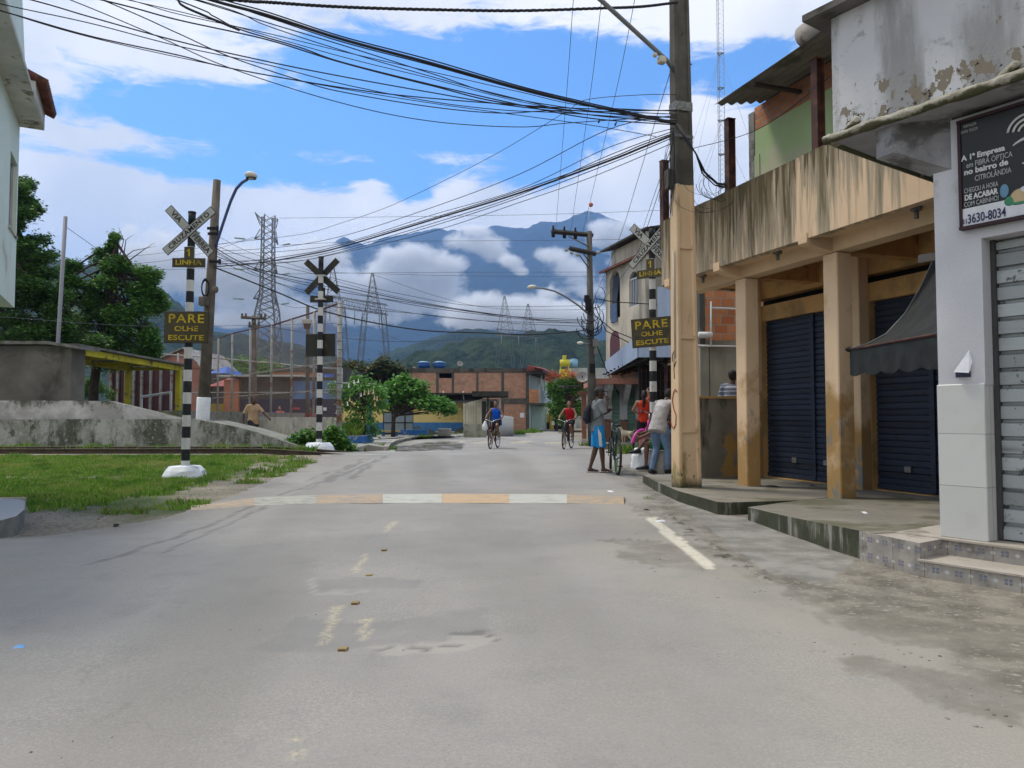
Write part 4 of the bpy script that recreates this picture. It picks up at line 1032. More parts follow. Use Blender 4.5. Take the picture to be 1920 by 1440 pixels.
m = MB(PM); a, b = sect(2.5); m.tube([(-a - .012, -.03, 1.85), (-a - .014, -.03, 3.4)], .014, flat('conduit', (.45, .42, .36), .6), 6); m.build('conduit', up_)
for z in (5.05, 5.45):
    m = MB(PM); a, b = sect(z); m.bx(-a - .004, a + .004, -b - .004, b + .004, z, z + (.13 if z > 5.3 else .04), paint('pole_label_band', (.20, .20, .195), .5, 30, .6)); m.build('band', up_)
# red graffiti strokes
m_red = flat('graffiti_red', (.33, .10, .07), .8); m = MB(PM)
def onleft(ys_zs, r, mat, mm):
    mm.tube([(-sect(z)[0] - .002, y, z) for y, z in ys_zs], r, mat, 5)
onleft([(-.07, 1.36), (-.02, 1.40), (.03, 1.34), (.06, 1.24), (.02, 1.12), (-.04, 1.02), (-.03, .9), (.02, .84), (.07, .86), (.09, .92)], .010, m_red, m)
onleft([(.0, 1.55), (.01, 1.7), (.0, 1.95)], .006, MATS['dark_timber'], m); onleft([(.0, 1.95), (.05, 1.9), (.05, 1.8)], .006, MATS['dark_timber'], m); onleft([(.0, 1.72), (-.05, 1.8)], .006, MATS['dark_timber'], m)
m.build('graffiti', up_)
m = MB(PM); m_arm = flat('lamp_arm_grey', (.20, .21, .22), .5, .4)
e = PM.inverted() @ at(1120, -6, 9.4); e2 = PM.inverted() @ at(1040, -120, 9.2)
m.tube([(-.12, -.02, 6.05), (-.25, -.05, 6.17), e, e2], .032, m_arm, 10); m.build('lamp_arm', up_)
m = MB(PM); q = PM.inverted() @ at(1240, 113, 10.3); m.rbx(q.x - .05, q.x + .06, q.y - .05, q.y + .05, q.z - .05, q.z + .05, flat('floodlight_cream', (.5, .46, .36), .5), .015); m.ell((q.x - .1, q.y, q.z + .06), .035, MATS['floodlight_cream'], 10, 8); m.build('floodlight', up_)
m = MB(PM)
m.tube([(.08, 0, 6.2), (.2, 0, 6.2)], .01, m_rust, 6)
m.build('step_bolt', up_)

# ------------------------------------------------------------------ other poles
def rpole(p, H, r0, r1, mat, m, lean=(0, 0)):
    pts = [(p.x + lean[0] * k / 10, p.y + lean[1] * k / 10, p.z + H * k / 10) for k in range(11)]
    m.tube(pts, [r0 + (r1 - r0) * k / 10 for k in range(11)], mat, 14)
m_wood = paint('timber_pole', (.13, .11, .09), .35, 3, .9, (.05, .045, .04), .5, 3, streak=True)
b0 = at(377, 800, 21.6); b0.z = gz(0, 21.6); tp_ = at(407, 338, 21.6)
lp = thing('utility_pole', b0, 'leaning dark round pole with whitewashed foot behind the platform ramp', 'utility pole')
LH = tp_.z - b0.z; dx = tp_.x - b0.x
def LPT(z): return Vector((b0.x + dx * (z - b0.z) / LH, b0.y, z))
m = MB(); zw = at(0, 745, 21.6).z
m.tube([LPT(zw), LPT((zw + tp_.z) / 2), LPT(tp_.z)], [.165, .14, .105], m_wood, 14); m.tube([LPT(b0.z), LPT(zw - .02), LPT(zw)], [.185, .19, .18], m_base, 14); m.build('shaft', lp)
m = MB(); m_blu = flat('blue_lamp_arm', (.06, .09, .22), .5)
A0 = at(404, 462, 21.5); pts = [A0, at(414, 432, 21.3), at(424, 402, 21.1), at(433, 376, 20.9), at(443, 354, 20.7), at(454, 342, 20.6), at(464, 336, 20.5)]
m.tube(pts, .042, m_blu, 8); m.build('lamp_arm', lp)
lh = at(471, 329, 20.4); m = MB(); m.ell(lh, (.17, .2, .1), flat('lamp_shell', (.6, .58, .5), .5), 14, 8); m.build('lamp_head', lp)
m = MB(); m.cyl(lh + Vector((0, 0, -.09)), .14, .04, flat('lamp_glass_dark', (.04, .04, .045), .2), 14); m.build('lamp_glass', lp)
m = MB(); q = at(383, 563, 21.3)
m.rbx(q.x - .13, q.x + .1, q.y - .1, q.y + .1, q.z - .16, q.z + .1, m_wood, .02); m.build('meter_box', lp)
m = MB(); m.torus(at(385, 540, 21.3), .16, .03, m_black, 24, 6, M=RZ(20) @ Matrix.Scale(1.5, 4, (0, 0, 1)) @ Matrix.Scale(.6, 4, (1, 0, 0))); m.ell(at(404, 543, 21.3), (.09, .09, .11), m_wood, 8, 6); m.build('cable_coil', lp)
for (px, py) in ((398, 430), (399, 440), (402, 492)):
    q = at(px, py, 21.5); m = MB(); m.bx(q.x - .1, q.x + .2, q.y - .13, q.y - .11, q.z - .04, q.z + .04, m_black); m.tube([q + Vector((.2, -.12, -.07)), q + Vector((.2, -.12, .07))], .04, m_black, 6); m.build('insulator_rack', lp)

# pole with crossarms on the right
b0 = at(1112, 815, 27.0); b0.z = .1; tz = at(1104, 434, 27).z
rp_ = thing('utility_pole', b0, 'dark pole with two wooden crossarms and tangled cables beside the pink shop', 'utility pole')
def RPT(z): return Vector((at(1105, 500, 27).x + (b0.x - at(1105, 500, 27).x) * max(0, 1 - (z - b0.z) / 6), 27, z))
m = MB(); m.tube([RPT(b0.z), RPT(2.5), RPT(4), RPT(tz)], [.17, .15, .13, .10], m_pc, 12); m.build('shaft', rp_)
def arm(a, b, n_ins):
    m = MB(); A_ = Vector(a); B_ = Vector(b); d = (B_ - A_)
    m.tube([A_, B_], .09, flat('dark_arm_timber', (.035, .03, .025), .9), 4, smooth=False); o = m.build('crossarm', rp_)
    for i in range(n_ins):
        q = A_ + d * (.03 + .27 * i); m = MB(); m.tube([q + Vector((0, 0, -.2)), q + Vector((0, 0, -.05)), q + Vector((0, 0, .05)), q + Vector((0, 0, .22))], [.06, .07, .05, .03], m_black, 8); mo = m.build('insulator', o)
arm(at(1035, 434, 26.4), at(1111, 441, 27.1), 3); arm(at(1069, 466, 26.2), at(1116, 476, 27.1), 0)
for a_, b_ in (((1066, 443), (1103, 462)), ((1087, 479), (1104, 503)), ((1094, 476), (1104, 489))):
    m = MB(); m.tube([at(*a_, 26.5), at(*b_, 26.9)], .022, m_wood, 6); m.build('brace', rp_)
for px, py in ((1062, 469), (1072, 474), (1083, 478), (1122, 473)):
    m = MB(); m.ell(at(px, py, 26.2), (.07, .06, .06), flat('glass_insulator', (.28, .30, .26), .2), 8, 6); m.build('insulator', rp_)
m = MB(); m.tube([at(1104, 590, 26.8), at(1085, 573, 26.3), at(1060, 556, 25.8), at(1040, 546, 25.5), at(1020, 541, 25.3), at(1002, 539, 25.2)], .032, m_arm, 8); m.build('lamp_arm', rp_)
m = MB(); m.ell(at(997, 538, 25.1), (.16, .12, .07), MATS['lamp_shell'], 12, 8, M=RY(-6)); m.build('lamp_head', rp_)
m = MB(); m.tube([at(1108, 645, 26.8), at(1092, 643, 26)], .025, m_arm, 8); m.ell(at(1088, 643, 25.9), (.12, .1, .055), MATS['lamp_shell'], 10, 6); m.build('lamp_head', rp_)
for (px, py, sx, sz) in ((1103, 572, .11, .22), (1116, 643, .09, .14), (1117, 660, .07, .08), (1100, 560, .09, .12), (1110, 690, .1, .16)):
    q = at(px, py, 26.8); m = MB(); m.rbx(q.x - sx, q.x + sx, q.y - .1, q.y + .05, q.z - sz, q.z + sz, MATS['lamp_grey'] if px > 1112 else m_black, .01); m.build('cable_box', rp_)

for k in range(16):
    rr_ = random.Random(k); m = MB(); c_ = at(rr_.uniform(1098, 1118), rr_.uniform(556, 625), 26.7); m.torus(c_, rr_.uniform(.12, .5), .014, m_black, 18, 4, M=RZ(rr_.uniform(-60, 60)), a0=180, a1=360 + rr_.uniform(0, 60)); m.build('cable_loop', rp_)
for a_, b_, c_ in (((1116, 560), (1150, 566), (1232, 571)), ((1116, 640), (1135, 690), (1160, 740)), ((1114, 590), (1150, 620), (1200, 640)), ((1116, 575), (1136, 620), (1190, 648))):
    m = MB(); m.tube([at(*a_, 26.8), at(*b_, 27.5), at(*c_, 28.5)], .018, m_black, 5); m.build('drop_cable', rp_)

# thin grey pole left
b0 = at(109, 640, 25); tp_ = at(123, 406, 25)
m = MB(); m.tube([(b0.x - .12, 25, 1.2), b0, tp_], .062, flat('thin_pole_grey', (.22, .22, .25), .6), 10)
tag(m.build('slim_pole', origin=(b0.x, 25, 1.2)), 'slim grey steel pole rising behind the concrete shelter', 'pole')

# guyed radio mast
mp = at(1356, 500, 62); ms = thing('radio_mast', (mp.x, 62, 0), 'thin guyed lattice radio mast behind the arcade', 'radio mast')
m_lat = flat('lattice_steel', (.22, .23, .25), .6, .2)
m = MB(); tr = [(mp.x - .28, 62, 0), (mp.x + .28, 62, 0), (mp.x, 62.45, 0)]
HM = 44
for a_ in tr: m.tube([a_, (a_[0], a_[1], HM)], .022, m_lat, 4)
k = 0; z = 18
while z < HM:
    for i in range(3):
        a_, b_ = tr[i], tr[(i + 1) % 3]; m.tube([(a_[0], a_[1], z), (b_[0], b_[1], z + .42)], .01, m_lat, 3, caps=False)
    z += .42
m.build('mast', ms)
for z in (20.5, 23.3, 26.2, 29, 32):
    m = MB()
    for i in range(3): m.tube([(tr[i][0], tr[i][1], z), (tr[(i + 1) % 3][0], tr[(i + 1) % 3][1], z)], .05, m_lat, 4)
    m.build('platform_ring', ms)
for sx in (-9, 8, -6):
    for z in (32, 26):
        m = MB(); m.tube([(mp.x, 62.1, z), (mp.x + sx, 60 + (sx == -6) * 5, 4)], .012, m_lat, 3); m.build('guy_wire', ms)

# ------------------------------------------------------------------ pylons
def lattice_leg(m, pts4, r, mat, nb):
    """pts4: list of levels; each level is four corners"""
    for c in range(4):
        m.tube([l[c] for l in pts4], r, mat, 4, smooth=False)
    for i in range(len(pts4) - 1):
        for c in range(4):
            a0, a1 = Vector(pts4[i][c]), Vector(pts4[i][(c + 1) % 4]); b0_, b1_ = Vector(pts4[i + 1][c]), Vector(pts4[i + 1][(c + 1) % 4])
            for k in range(nb):
                f0, f1 = k / nb, (k + 1) / nb
                m.tube([a0.lerp(b0_, f0), a1.lerp(b1_, f1)], r * .55, mat, 3, caps=False); m.tube([a1.lerp(b1_, f0), a0.lerp(b0_, f1)], r * .55, mat, 3, caps=False)
def sqr(cx, cy, z, h, rot=35):
    return [(cx + h * math.cos(R(rot + 45 + 90 * k)) * 1.414, cy + h * math.sin(R(rot + 45 + 90 * k)) * 1.414, z) for k in range(4)]
m_gal = flat('galvanised_lattice', (.12, .13, .14), .6, .2); YT = 120
pc = at(499, 700, YT); zt_ = lambda py: at(499, py, YT).z; pw = lambda px_: px_ * YT / F_PX
py_ = thing('pylon', (pc.x, YT, 0), 'tall lattice transmission tower with three pairs of arms at left', 'pylon')
m = MB(); lv = [(0, 3.3), (zt_(585), 1.75), (zt_(550), 1.12), (zt_(480), 1.0), (zt_(405), .95)]
L4 = [sqr(pc.x, YT, z, h * .88, 33) for z, h in lv]
lattice_leg(m, L4[:2], .13, m_gal, 8); lattice_leg(m, L4[1:3], .12, m_gal, 3); lattice_leg(m, L4[2:4], .11, m_gal, 6); lattice_leg(m, L4[3:], .1, m_gal, 6); m.build('tower', py_)
for (pxl, pyl, yb, yt, pxr, pyr) in ((478, 398, 412, 402, 521, 411), (477, 448, 446, 432, 521, 459), (476, 505, 506, 492, 520, 514), (475, 560, 560, 545, 519, 569)):
    for px, py in ((pxl, pyl), (pxr, pyr)):
        e = at(px, py, YT); m = MB(); sgn = -1 if px < 499 else 1
        for dy in (-.9, .9):
            m.tube([(pc.x + sgn * 1.0, YT + dy, zt_(yb)), e], .08, m_gal, 4); m.tube([(pc.x + sgn * 1.0, YT + dy, zt_(yt if yb != 412 else 425)), e], .07, m_gal, 4)
        m.build('arm', py_)
        if yb != 412:
            m = MB(); q = e + Vector((sgn * 1.2, -1, -.25)); m.tube([q, q + Vector((sgn * 1.3, -1, -.05))], .13, flat('insulator_string', (.22, .30, .28), .4), 6); m.build('insulator_string', py_)

def portal(base, pk, Y, label, beamL, beamR, zs):
    root = thing('pylon', (at(pk[0][0], 700, Y).x, Y, 0), label, 'pylon')
    q = Y / F_PX
    for (px, py, pb) in pk:
        m = MB(); top = at(px, py, Y); zb = at(px, zs, Y).z; w0 = 3.0 if pb is None else pb
        lattice_leg(m, [sqr(top.x + .2, Y, zb, w0 * .26, 20), sqr(top.x, Y, top.z, .15, 20)], .05, m_gal, 7)
        m.build('peak', root)
    bl, br = at(*beamL, Y), at(*beamR, Y); m = MB(); n = 12
    for dz in (0, 1.7):
        for dy in (-.8, .8): m.tube([bl + Vector((0, dy, dz)), br + Vector((0, dy, dz))], .07, m_gal, 4)
    for i in range(n):
        for dy in (-.8, .8):
            a_ = bl.lerp(br, i / n); b_ = bl.lerp(br, (i + .5) / n); c_ = bl.lerp(br, (i + 1) / n)
            m.tube([a_ + Vector((0, dy, 0)), b_ + Vector((0, dy, 1.7)), c_ + Vector((0, dy, 0))], .045, m_gal, 3, caps=False)
    m.build('crossbeam', root)
    for (t_, lean) in base:
        p0 = bl.lerp(br, t_); m = MB()
        for s in (-1, 1):
            ft = Vector((p0.x + s * lean, Y, 0)); lattice_leg(m, [[tuple(ft + Vector((dx_, dy, 0))) for dx_, dy in ((-.5, -.5), (.5, -.5), (.5, .5), (-.5, .5))], [tuple(Vector((p0.x + s * 1.6, Y, p0.z)) + Vector((dx_, dy, 0))) for dx_, dy in ((-.4, -.4), (.4, -.4), (.4, .4), (-.4, .4))]], .045, m_gal, 7)
        m.build('leg_pair', root)
    for f in (.12, .5, .88):
        p0 = bl.lerp(br, f); m = MB(); m.tube([p0, p0 + Vector((0, 0, -2.6))], .09, MATS['insulator_string'], 6); m.build('insulator_string', root)
    return root
portal([(.17, 3.2), (.80, 3.4)], [(624, 498, 6), (698, 512, 5)], 130, 'portal shaped lattice pylon with crossbeam behind the ball court', (604, 571), (726, 590), 590)
portal([(.2, 3.8), (.75, 4.2)], [(946, 555, 8), (990, 570, 7)], 215, 'smaller portal pylon far off on the green hill', (930, 628), (1015, 634), 628)

# service pole with crossarms in front of the pylon
q0 = at(477, 800, 48); sp2 = thing('utility_pole', (q0.x, 48, 0), 'dark wooden pole with two crossarms beyond the ball court fence', 'utility pole')
m = MB(); m.tube([(q0.x, 48, 0), at(476, 592, 48)], [.2, .15], m_wood, 10); m.build('shaft', sp2)
for yy, xa, xb in ((595, 452, 499), (611, 466, 487)):
    m = MB(); m.tube([at(xa, yy, 47.8), at(xb, yy + 2, 47.8)], .1, m_wood, 4, smooth=False); o = m.build('crossarm', sp2)
    for px in (xa + 2, xa + 9, xb - 9, xb - 2):
        m = MB(); c_ = at(px, yy - 4, 47.8); m.tube([c_ - Vector((0, 0, .12)), c_ + Vector((0, 0, .12))], .07, m_wood, 6); m.build('insulator', o)
q0 = at(577, 800, 33); fl = thing('utility_pole', (q0.x, 33, 0), 'grey pole carrying a boxy floodlight behind the fence', 'utility pole')
m = MB(); m.tube([(q0.x, 33, 0), at(577, 574, 33)], [.1, .08], m_pc, 10); m.build('shaft', fl)
m = MB(); c_ = at(576, 604, 32.8); m.rbx(c_.x - .19, c_.x + .19, c_.y - .15, c_.y + .15, c_.z - .08, c_.z + .12, flat('floodlight_grey', (.4, .39, .35), .6), .02); m.add([(c_.x - .12, c_.y, c_.z - .3), (c_.x + .12, c_.y, c_.z - .3), (c_.x + .18, c_.y, c_.z - .08), (c_.x - .18, c_.y, c_.z - .08)], [(0, 1, 2, 3)], m_rust); m.build('floodlight', fl)

# ------------------------------------------------------------------ cables
m_cab = flat('cable_black', (.022, .022, .026), .7); m_thin = flat('cable_grey', (.07, .075, .09), .7)
def cable(pts, Y0, Y1, r, label='black overhead cable strung from the big concrete pole', group='overhead cables from the big concrete pole', mat=None, twist=False, name='cable', ends=True):
    n = len(pts); P3 = []
    xs0, xs1 = pts[0][0], pts[-1][0]; ln = [0]
    for i in range(1, n): ln.append(ln[-1] + math.hypot(pts[i][0] - pts[i - 1][0], pts[i][1] - pts[i - 1][1]))
    for i in range(n):
        f = ln[i] / ln[-1]; P3.append(at(pts[i][0], pts[i][1], 1 / ((1 - f) / Y0 + f / Y1)))
    out = []
    for i in range(n - 1):   # Catmull-Rom
        a = P3[max(i - 1, 0)]; b = P3[i]; c_ = P3[i + 1]; d = P3[min(i + 2, n - 1)]
        for k in range(8):
            u = k / 8
            out.append(.5 * ((2 * b) + (c_ - a) * u + (2 * a - 5 * b + 4 * c_ - d) * u * u + (3 * b - a - 3 * c_ + d) * u ** 3))
    out.append(P3[-1])
    m = MB()
    if twist:
        for ph in (0, 2.1, 4.2):
            fine_ = []
            for i in range(len(out) - 1):
                for k in range(5):
                    u = k / 5; p = out[i].lerp(out[i + 1], u); an = (i * 5 + k) * .8 + ph
                    fine_.append(p + Vector((0, math.sin(an), math.cos(an))) * r * .6)
            m.tube(fine_, r * .6, mat or m_cab, 5)
    else: m.tube(out, r * .85, mat or m_cab, 5)
    return tag(m.build(name, origin=P3[0]), label, 'cable', group)
PY = 10.6
K = [([(-200, -140), (100, -95), (380, -5), (500, 28), (640, 73), (807, 118), (973, 165), (1100, 196), (1207, 219), (1270, 232)], 7.6, PY, .022, 0),
     ([(-200, -150), (100, -100), (400, -6), (500, 22), (640, 68), (807, 112), (973, 161), (1100, 192), (1270, 230)], 7.6, PY, .010, 0),
     ([(-200, -130), (360, -8), (500, 32), (640, 78), (807, 122), (973, 168), (1100, 198), (1270, 233)], 7.6, PY, .009, 0),
     ([(-200, -60), (417, -2), (500, 4), (640, 13), (807, 18), (973, 20), (1140, 15), (1207, 12), (1272, 4)], 7.6, PY, .018, 1),
     ([(-200, -30), (0, 20), (167, 67), (333, 103), (433, 128), (640, 164), (807, 184), (1057, 202), (1270, 208)], 7.4, PY, .009, 0),
     ([(-200, -65), (60, 0), (167, 31), (333, 77), (500, 115), (640, 143), (807, 173), (973, 200), (1267, 232)], 7.4, PY, .009, 0),
     ([(-200, -90), (200, 2), (333, 37), (500, 74), (640, 117), (807, 160), (973, 197), (1267, 221)], 7.4, PY, .010, 0),
     ([(-200, -160), (200, 3), (333, 62), (433, 107), (567, 152), (640, 172), (807, 200), (940, 212), (1057, 207), (1270, 214)], 7.4, PY, .008, 0),
     ([(-200, -130), (133, 0), (300, 70), (433, 128), (640, 193), (807, 227), (973, 238), (1073, 230), (1270, 217)], 7.4, PY, .007, 0),
     ([(-200, -42), (0, 7), (167, 43), (333, 86), (500, 121), (640, 157), (807, 190), (940, 206), (1060, 212), (1270, 226)], 7.4, PY, .007, 0),
     ([(-200, -200), (333, 0), (400, 30), (450, 55), (560, 88), (640, 116), (807, 158), (973, 196), (1110, 222), (1270, 234)], 7.6, PY, .010, 0),
     ([(-200, -170), (350, -5), (500, 42), (640, 84), (807, 137), (973, 187), (1270, 229)], 7.6, PY, .008, 0),
     ([(-200, -150), (380, 2), (500, 48), (640, 94), (807, 143), (940, 178), (1110, 216), (1267, 226)], 7.6, PY, .007, 0),
     ([(-200, -120), (230, -4), (333, 26), (500, 62), (640, 96), (807, 134), (973, 172), (1100, 199), (1270, 208)], 7.6, PY, .006, 0),
     ([(-200, -100), (250, 2), (400, 38), (640, 106), (807, 147), (973, 190), (1100, 208), (1270, 206)], 7.6, PY, .006, 0),
     ([(-200, -52), (0, 19), (167, 69), (400, 121), (640, 166), (807, 193), (973, 216), (1110, 235), (1230, 256)], 7.4, PY, .006, 0),
     ([(330, -30), (334, 0), (345, 12), (380, 28), (450, 57)], 7.9, 8.3, .013, 1)]
for (pts, a_, b_, r_, tw) in K: cable(pts, a_, b_, r_, twist=bool(tw))
G2 = 'cables between the big concrete pole and the leaning pole'; L2 = 'black overhead cable sagging from the concrete pole to the leaning left pole'
for (pts, r_) in [([(1262, 253), (1200, 278), (1140, 302), (973, 362), (807, 413), (640, 463), (573, 478), (490, 492), (404, 500)], .020), ([(1262, 250), (1200, 273), (1140, 298), (973, 358), (807, 410), (640, 459), (560, 477), (404, 497)], .010),
                  ([(1267, 177), (1200, 178), (1100, 187), (1060, 210), (940, 283), (830, 340), (727, 388), (640, 418), (560, 440), (404, 458)], .006), ([(1264, 216), (1140, 243), (973, 327), (807, 390), (640, 443), (520, 464), (404, 471)], .008),
                  ([(1257, 270), (1107, 333), (973, 380), (807, 435), (640, 474), (540, 491), (404, 494)], .007), ([(1262, 246), (1140, 292), (973, 366), (807, 420), (640, 468), (540, 486), (404, 490)], .008), ([(1262, 258), (1140, 308), (973, 371), (807, 425), (640, 472), (540, 492), (404, 499)], .008), ([(1264, 240), (1140, 277), (973, 355), (807, 404), (640, 456), (520, 472), (404, 476)], .007)]:
    cable(pts, PY, 21.5, r_, L2, G2)
G3 = 'cables between the leaning pole and the pole with crossarms'; L3 = 'black overhead cable slung between the leaning pole and the crossarm pole'
for (pts, r_) in [([(404, 465), (480, 503), (631, 535), (800, 570), (1000, 598), (1102, 602)], .016), ([(404, 470), (480, 508), (631, 541), (800, 576), (1000, 600), (1102, 606)], .012), ([(404, 480), (520, 520), (631, 546), (760, 566), (945, 592), (1102, 600)], .012), ([(404, 502), (440, 516), (520, 548), (600, 581), (700, 605), (800, 620), (900, 624), (1000, 627), (1102, 619)], .026),
                  ([(404, 460), (480, 488), (631, 523), (760, 553), (900, 574), (1102, 573)], .009), ([(404, 474), (520, 531), (660, 574), (800, 590), (960, 606), (1102, 612)], .010), ([(404, 488), (500, 524), (631, 560), (760, 585), (900, 601), (1102, 606)], .009), ([(404, 440), (470, 474), (560, 500), (640, 530), (760, 560), (960, 596), (1102, 602)], .007)]:
    cable(pts, 21.5, 27, r_, L3, G3)
G4 = 'high wires dropping to the crossarm'; L4_ = 'thin high wire running down to the crossarm of the far pole'
for pts in ([(1082, -60), (1075, 0), (1062, 180), (1042, 430)], [(1136, -60), (1128, 0), (1105, 190), (1070, 433)], [(1200, -50), (1190, 0), (1160, 150), (1125, 300), (1093, 435)]):
    cable(pts, 11.5, 26.6, .007, L4_, G4, m_thin)
for pts in ([(1280, 60), (1240, 190), (1195, 340), (1160, 450), (1114, 560)], [(1268, 262), (1240, 345), (1208, 440), (1180, 500), (1112, 585)], [(1264, 262), (1232, 350), (1205, 430)]):
    cable(pts, 10.6, 26.8, .007, 'thin wire dropping from the concrete pole towards the crossarm pole', 'thin wires between the two right poles', m_cab)
for pts in ([(-50, 508), (300, 490), (478, 444)], [(524, 409), (700, 407), (1020, 402), (1300, 392)], [(524, 460), (700, 453), (1100, 450), (1300, 444)], [(524, 514), (760, 511), (1135, 510)], [(520, 569), (560, 577), (604, 570)], [(-50, 525), (300, 506), (476, 504)], [(590, 510), (860, 517), (1135, 519)], [(700, 515), (900, 575), (1135, 580)], [(-50, 490), (250, 480), (476, 448)], [(700, 600), (730, 630), (800, 644), (940, 636)]):
    cable(pts, 120, 120, .035, 'thin high voltage line crossing the sky by the pylons', 'high voltage lines', m_thin)
for pts in ([(0, 594), (300, 612), (640, 606)], [(500, 612), (720, 640), (930, 634)], [(123, 425), (200, 480), (262, 530)]):
    cable(pts, 26, 40, .012, 'thin dark wire hanging above the platform and court', 'thin wires above the platform', m_thin)
cable([(1300, 278), (1420, 243), (1530, 165), (1580, 120)], 10.6, 9.6, .006, 'single thin wire from the concrete pole to the green upper storey')
# cable tangle at the big pole
rt_ = random.Random(3)
tg = thing('cable_tangle', at(1300, 300, 10.5), 'tangled bundle of cable loops hanging from the concrete pole to the parapet', 'cable bundle')
m = MB()
for k in range(9):
    o_ = rt_.uniform(-6, 6); pts = [at(1268 + k % 3 * 3, 232 + k, 10.5), at(1290 + o_ * .4, 262 + k, 10.4), at(1306 + o_ * .5, 290 + o_, 10.3), at(1322 + o_, 322 + o_ * .5 + k, 10.5), at(1345 + o_, 343 + k * .7, 10.8), at(1372 + o_, 346 + k, 11.1)]
    m.tube(pts, .011 if k < 4 else .006, m_cab, 5)
m.build('bundle', tg)
for k in range(14):
    m = MB(); cx = rt_.uniform(1318, 1372); cy = 335 + rt_.uniform(-10, 40) - (cx - 1318) * .1; rr = rt_.uniform(.10, .42)
    c_ = at(cx, cy, rt_.uniform(10.4, 11.0)); a0_ = rt_.uniform(150, 200)
    m.torus(c_, rr, .004, m_cab, 24, 4, M=RZ(rt_.uniform(-40, 40)) @ Matrix.Scale(rt_.uniform(.5, 1), 4, (0, 0, 1)), a0=a0_, a1=a0_ + rt_.uniform(150, 210)); m.build('loop', tg)
for k in range(14):
    m = MB(); x_ = 1258 + rt_.uniform(-10, 10); pts = [at(1264, 240 + k, 10.5), at(x_, 290 + rt_.uniform(-10, 10), 10.5), at(x_ - rt_.uniform(-4, 14), 340, 10.5), at(x_ - rt_.uniform(0, 14), 385 + rt_.uniform(-20, 30), 10.5)]
    m.tube(pts, .0035, m_cab, 4); m.build('loose_wire', tg)
# kite caught on the wires, and two birds
kt = at(1108, 384, 18); m = MB(); m.ell(kt, (.055, .05, .055), flat('ball_red', (.45, .12, .08), .6), 12, 8); m.tube([kt, at(1104, 398, 18), at(1104, 415, 18)], .006, MATS['white_paper'], 4)
tag(m.build('marker_ball', origin=kt), 'small red ball with a white tail caught on a high wire', 'marker ball')
for (px, py) in ((1123, 228), (1154, 233)):
    c_ = at(px, py, 10.8); m = MB(); m.ell(c_, (.014, .012, .03), m_cab, 8, 6, M=RY(25)); m.ell(c_ + Vector((.012, 0, .028)), .011, m_cab, 8, 6)
    tag(m.build('bird', origin=c_), 'tiny brown bird perched on the cables, left of the two' if px < 1140 else 'tiny dark bird perched on the cables, right of the two', 'bird', 'birds on the cables')
# ------------------------------------------------------------------ left: pale house at the frame's edge
LF = Frame(-8.04, 12.0, .51, -1.0)   # s runs towards the camera, out of the wall is +x
m_pale = paint('pale_green_wall', (.66, .76, .68), .08, 1.2, .8, (.48, .47, .38), .15, 1.5)
m_eave = paint('eave_white', (.55, .55, .50), .2, 2, .85, (.20, .17, .13), .35, 4)
m_tilec = paint('clay_roof_tile', (.17, .065, .045), .4, 6, .85, (.07, .035, .03), .6, 8)
ph = thing('corner_house', LF.p(1, -1, 0), 'pale green two storey house with clay tile eave at the left edge', 'building')
sw, zw1 = LF.hit(16, 275, 0); sw2, zw0 = LF.hit(9, 405, 0)
zb_, zt_h = at(22, 577, 12).z, at(30, 235, 12).z
m = MB(LF.M); m.wall(0, 6, zb_, zt_h + .3, -.18, 0, m_pale, [(.11, .9, zw0 - .05, zw1 + .02)]); m.bx(0, 6, -6, -.18, zb_, zt_h + .3, m_pale); m.bx(.5, 6, -6, -.9, 0, zb_, m_pale); m.build('wall', ph)
m = MB(LF.M); m.bx(.13, .88, -.10, -.08, zw0, zw1, flat('window_glass_grey', (.12, .14, .15), .15)); m.bx(.11, .16, -.12, -.05, zw0 - .03, zw1, m_eave); m.build('window', ph)
m = MB(LF.M); m.bx(.09, .95, -.05, .03, zw0 - .09, zw0 - .05, m_eave); m.build('window_sill', ph)
m = MB(LF.M); m.bx(-.02, 6, -6, .34, zt_h - .02, zt_h + .05, m_eave); m.side([(0, zt_h), (.34, zt_h), (.34, zt_h + .27), (0, zt_h + .27)], -.02, 1.32, m_eave); m.build('eave', ph)
m = MB(LF.M)
for k in range(14):
    s = -.06 + k * .105; m.tube([(s, -.1, zt_h + .52), (s, .48, zt_h + .27)], .062, m_tilec, 8)
for k in range(5): m.tube([(-.1 + 0, -.1 - k * .3, zt_h + .52 + k * .1), (-.1, -.42 - k * .3, zt_h + .63 + k * .1)], .07, m_tilec, 8)
m.build('roof_tiles', ph)
m = MB(LF.M); m.add([(1.2, .2, zt_h + .3), (1.2, -3, zt_h + .3), (.55, -3, zt_h + 3), (.75, .0, zt_h + 3), (6, .2, zt_h + .3), (6, -3, zt_h + .3), (6, -3, zt_h + 3), (6, 0, zt_h + 3)], [(0, 1, 2, 3), (4, 7, 6, 5), (0, 3, 7, 4), (3, 2, 6, 7)], m_pale); m.build('gable', ph)
m = MB(); a0_ = at(27, 60, 12.2); b0_ = at(29, -60, 12.2)
for dx_ in (0, .07): m.tube([a0_ + Vector((dx_, 0, 0)), b0_ + Vector((dx_, 0, 0))], .01, m_lat, 4)
for k in range(12): m.tube([a0_.lerp(b0_, k / 12), a0_.lerp(b0_, (k + .8) / 12) + Vector((.07, 0, 0))], .006, m_lat, 3)
m.build('roof_mast', ph)

